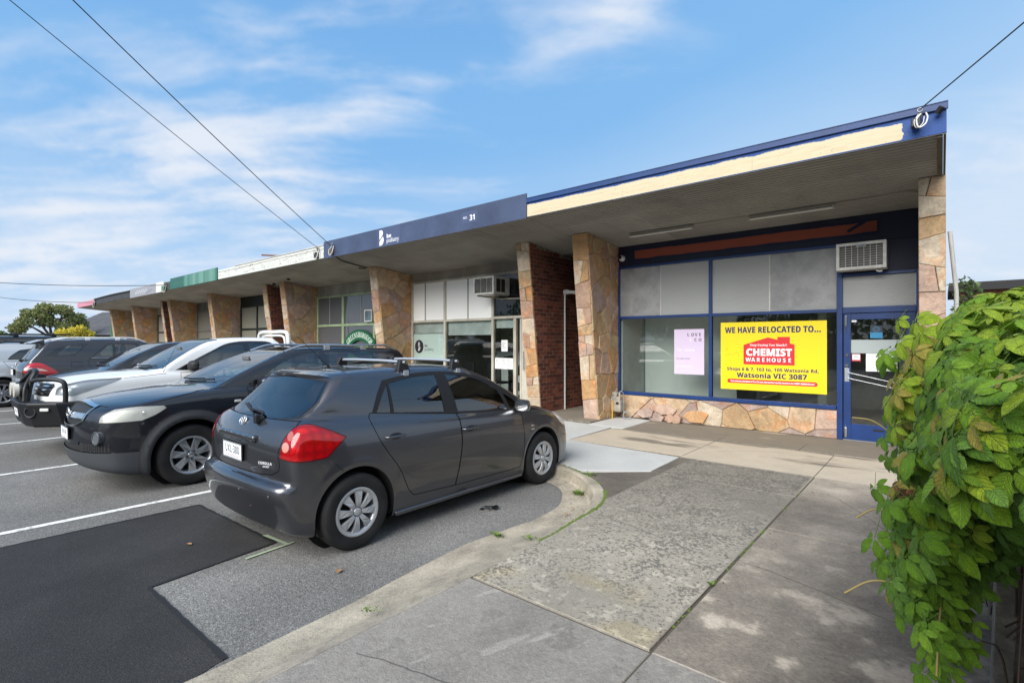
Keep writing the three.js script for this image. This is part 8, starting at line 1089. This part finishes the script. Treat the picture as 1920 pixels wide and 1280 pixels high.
  // the street side that the shop windows mirror
  const tf = thing('timber_fence', 'brown timber fence across the street that the door glass mirrors', 'fence', [-6, 0, 19]); { const l = [], r = rng(5); for (let x = -44; x < 26; x += 0.15) l.push(bx(x, x + 0.14, 0, 1.8 + 0.05 * r(), 0, 0.02)); part('paling_panel', l, mat(0x6a5240, 0.9), tf).userData.kind = 'stuff'; part('rail', bx(-44, 26, 0.5, 0.6, 0.021, 0.06), barkM, tf); }
  const tl = new THREE.Group(); tl.name = 'treeline'; tl.position.set(-6, 0, 24); scene.add(tl); tl.userData = { kind: 'stuff', label: 'leafy trees across the street that the shop windows mirror', category: 'trees' }; const r = rng(9), bl = []; for (let i = 0; i < 46; i++) bl.push([lerp(-46, 34, i / 45) + 2 * r(), 2.2 + 2.6 * r(), 3 * r(), 1.8 + 1.0 * r(), 1.4 + 0.8 * r()]); crownCards(0, 0, 0, bl, 16000, 0.5, [...deepG, olive[0]], 609, tl);
}
// ================================================================ service wires and their fittings
{
  const wire = (label, pts, r) => solo('service_wire', label, 'wire', tube(pts, r, 60, 6), mat(0x24262a, 0.7));
  const run = (A, E, sag, over = 1.25) => { const out = []; for (let i = 0; i <= 10; i++) { const t = i / 10 * over; out.push([lerp(A[0], E[0], t), lerp(A[1], E[1], t) - sag * 4 * t * (over - t) / over / over, lerp(A[2], E[2], t)]); } return out; };
  wire('upper left service wire from the sky to the joint of white and blue fascias', run([-13.0, 4.30, -7.2], [-10.5, 6.80, -0.98], 0.05), 0.0072);
  wire('lower of the two long service wires, ending on the blue podiatry fascia', run([-12.3, 4.27, -7.19], [-9.1, 6.45, -1.47], 0.06), 0.0085);
  wire('twisted service wire rising right from the blue end of the cream fascia', run([-0.17, 4.30, -7.17], [0.572, 4.53, -6.25], 0.0, 1.6), 0.007);
  wire('far service wire meeting the fascia beside the green board', run([-25.3, 4.18, -7.2], [-33.8, 4.60, -2.9], 0.12), 0.014);
  wire('farthest service wire meeting the pink fascia', run([-38.6, 4.10, -7.2], [-50.8, 4.98, -4.3], 0.16), 0.016);
  const fit = (label, pos, s, dark) => { const g = thing('wire_bracket', label, 'bracket', pos); const bm = mat(dark, 0.6), wl = mat(0xd4d4d0, 0.5); part('terminal_box', bx(-0.09 * s, 0.03 * s, -0.16 * s, -0.03 * s, 0.0, 0.10, 0.012), bm, g); part('insulator', [cyl([0.02 * s, 0.0, 0.02], [0.02 * s, 0.075 * s, 0.05], 0.032 * s, 0.022 * s), cyl([0.02 * s, 0.02 * s, 0.0], [0.02 * s, 0.02 * s, 0.07], 0.012)], mat(0x6e6a62, 0.5), g); part('hook', new THREE.TorusGeometry(0.03 * s, 0.006, 6, 16).translate(0.02 * s, 0.09 * s, 0.06).toNI(), M.galv, g); part('wire_loop', tube([[0.03 * s, 0.03 * s, 0.06], [-0.02 * s, -0.08 * s, 0.12], [0.01 * s, -0.20 * s, 0.12], [0.08 * s, -0.16 * s, 0.10], [0.11 * s, -0.05 * s, 0.08], [0.09 * s, 0.03 * s, 0.05]], 0.008, 30, 6), wl, g); part('wire_loop', tube([[0.0, 0.03 * s, 0.06], [-0.05 * s, -0.10 * s, 0.11], [-0.02 * s, -0.19 * s, 0.10], [0.05 * s, -0.14 * s, 0.09], [0.07 * s, -0.02 * s, 0.06]], 0.0045, 26, 6), wl, g); return g; };
  const a = fit('dark wire bracket with white loops on the blue end of the cream fascia', [-0.19, 4.22, ZFAS + 0.032], 0.72, 0x2a2c30); part('clamp', cyl([0.16, 0.0, 0.02], [0.2, 0.05, 0.05], 0.03), M.dark, a);
  fit('wire bracket with white loops at the left end of the podiatry fascia', [-12.25, 4.22, ZFAS + 0.024], 1.05, 0x6a5a48);
  fit('wire bracket with white loops at the right end of the peeling white fascia', [-13.05, 4.22, ZFAS + 0.004], 1.15, 0x35373a);
  fit('dark wire bracket between the green board and the grey banner', [-25.75, 4.18, ZFAS + 0.004], 1.5, 0x2b3a34);
  fit('dark wire bracket beside the pink fascia', [-38.8, 4.12, ZFAS + 0.004], 1.6, 0x202224);
  solo('cable', 'black cable clipped under the canopy from the podiatry fascia to the column', 'cable', tube([[-12.2, YB - 0.03, ZFAS - 0.02], [-12.45, SOFF(-7.6) - 0.03, -7.6], [-12.55, SOFF(-8.1) - 0.03, -8.1], [-12.6, SOFF(-8.5) - 0.03, -8.48]], 0.016, 14, 6), mat(0x2b2622, 0.8));
  solo('cable', 'brown batten cable running under the canopy joint left of the podiatry shop', 'cable', bx(-12.74, -12.70, SOFF(-8.6) - 0.045, SOFF(-8.6) - 0.02, -8.5, -8.3), mat(0x4a3b30, 0.8));
  solo('roof_pipe', 'longer of two rusty pipes lying on the roof behind the white fascia', 'pipe', cyl([-16.85, 4.56, -7.4], [-15.3, 4.37, -7.6], 0.026), mat(0x6b4a3e, 0.8));
  solo('roof_pipe', 'shorter of two rusty pipes lying on the roof behind the white fascia', 'pipe', cyl([-15.8, 4.46, -7.6], [-15.1, 4.385, -7.7], 0.024), mat(0x5b4a42, 0.8));
}
renderer.render(scene, camera);
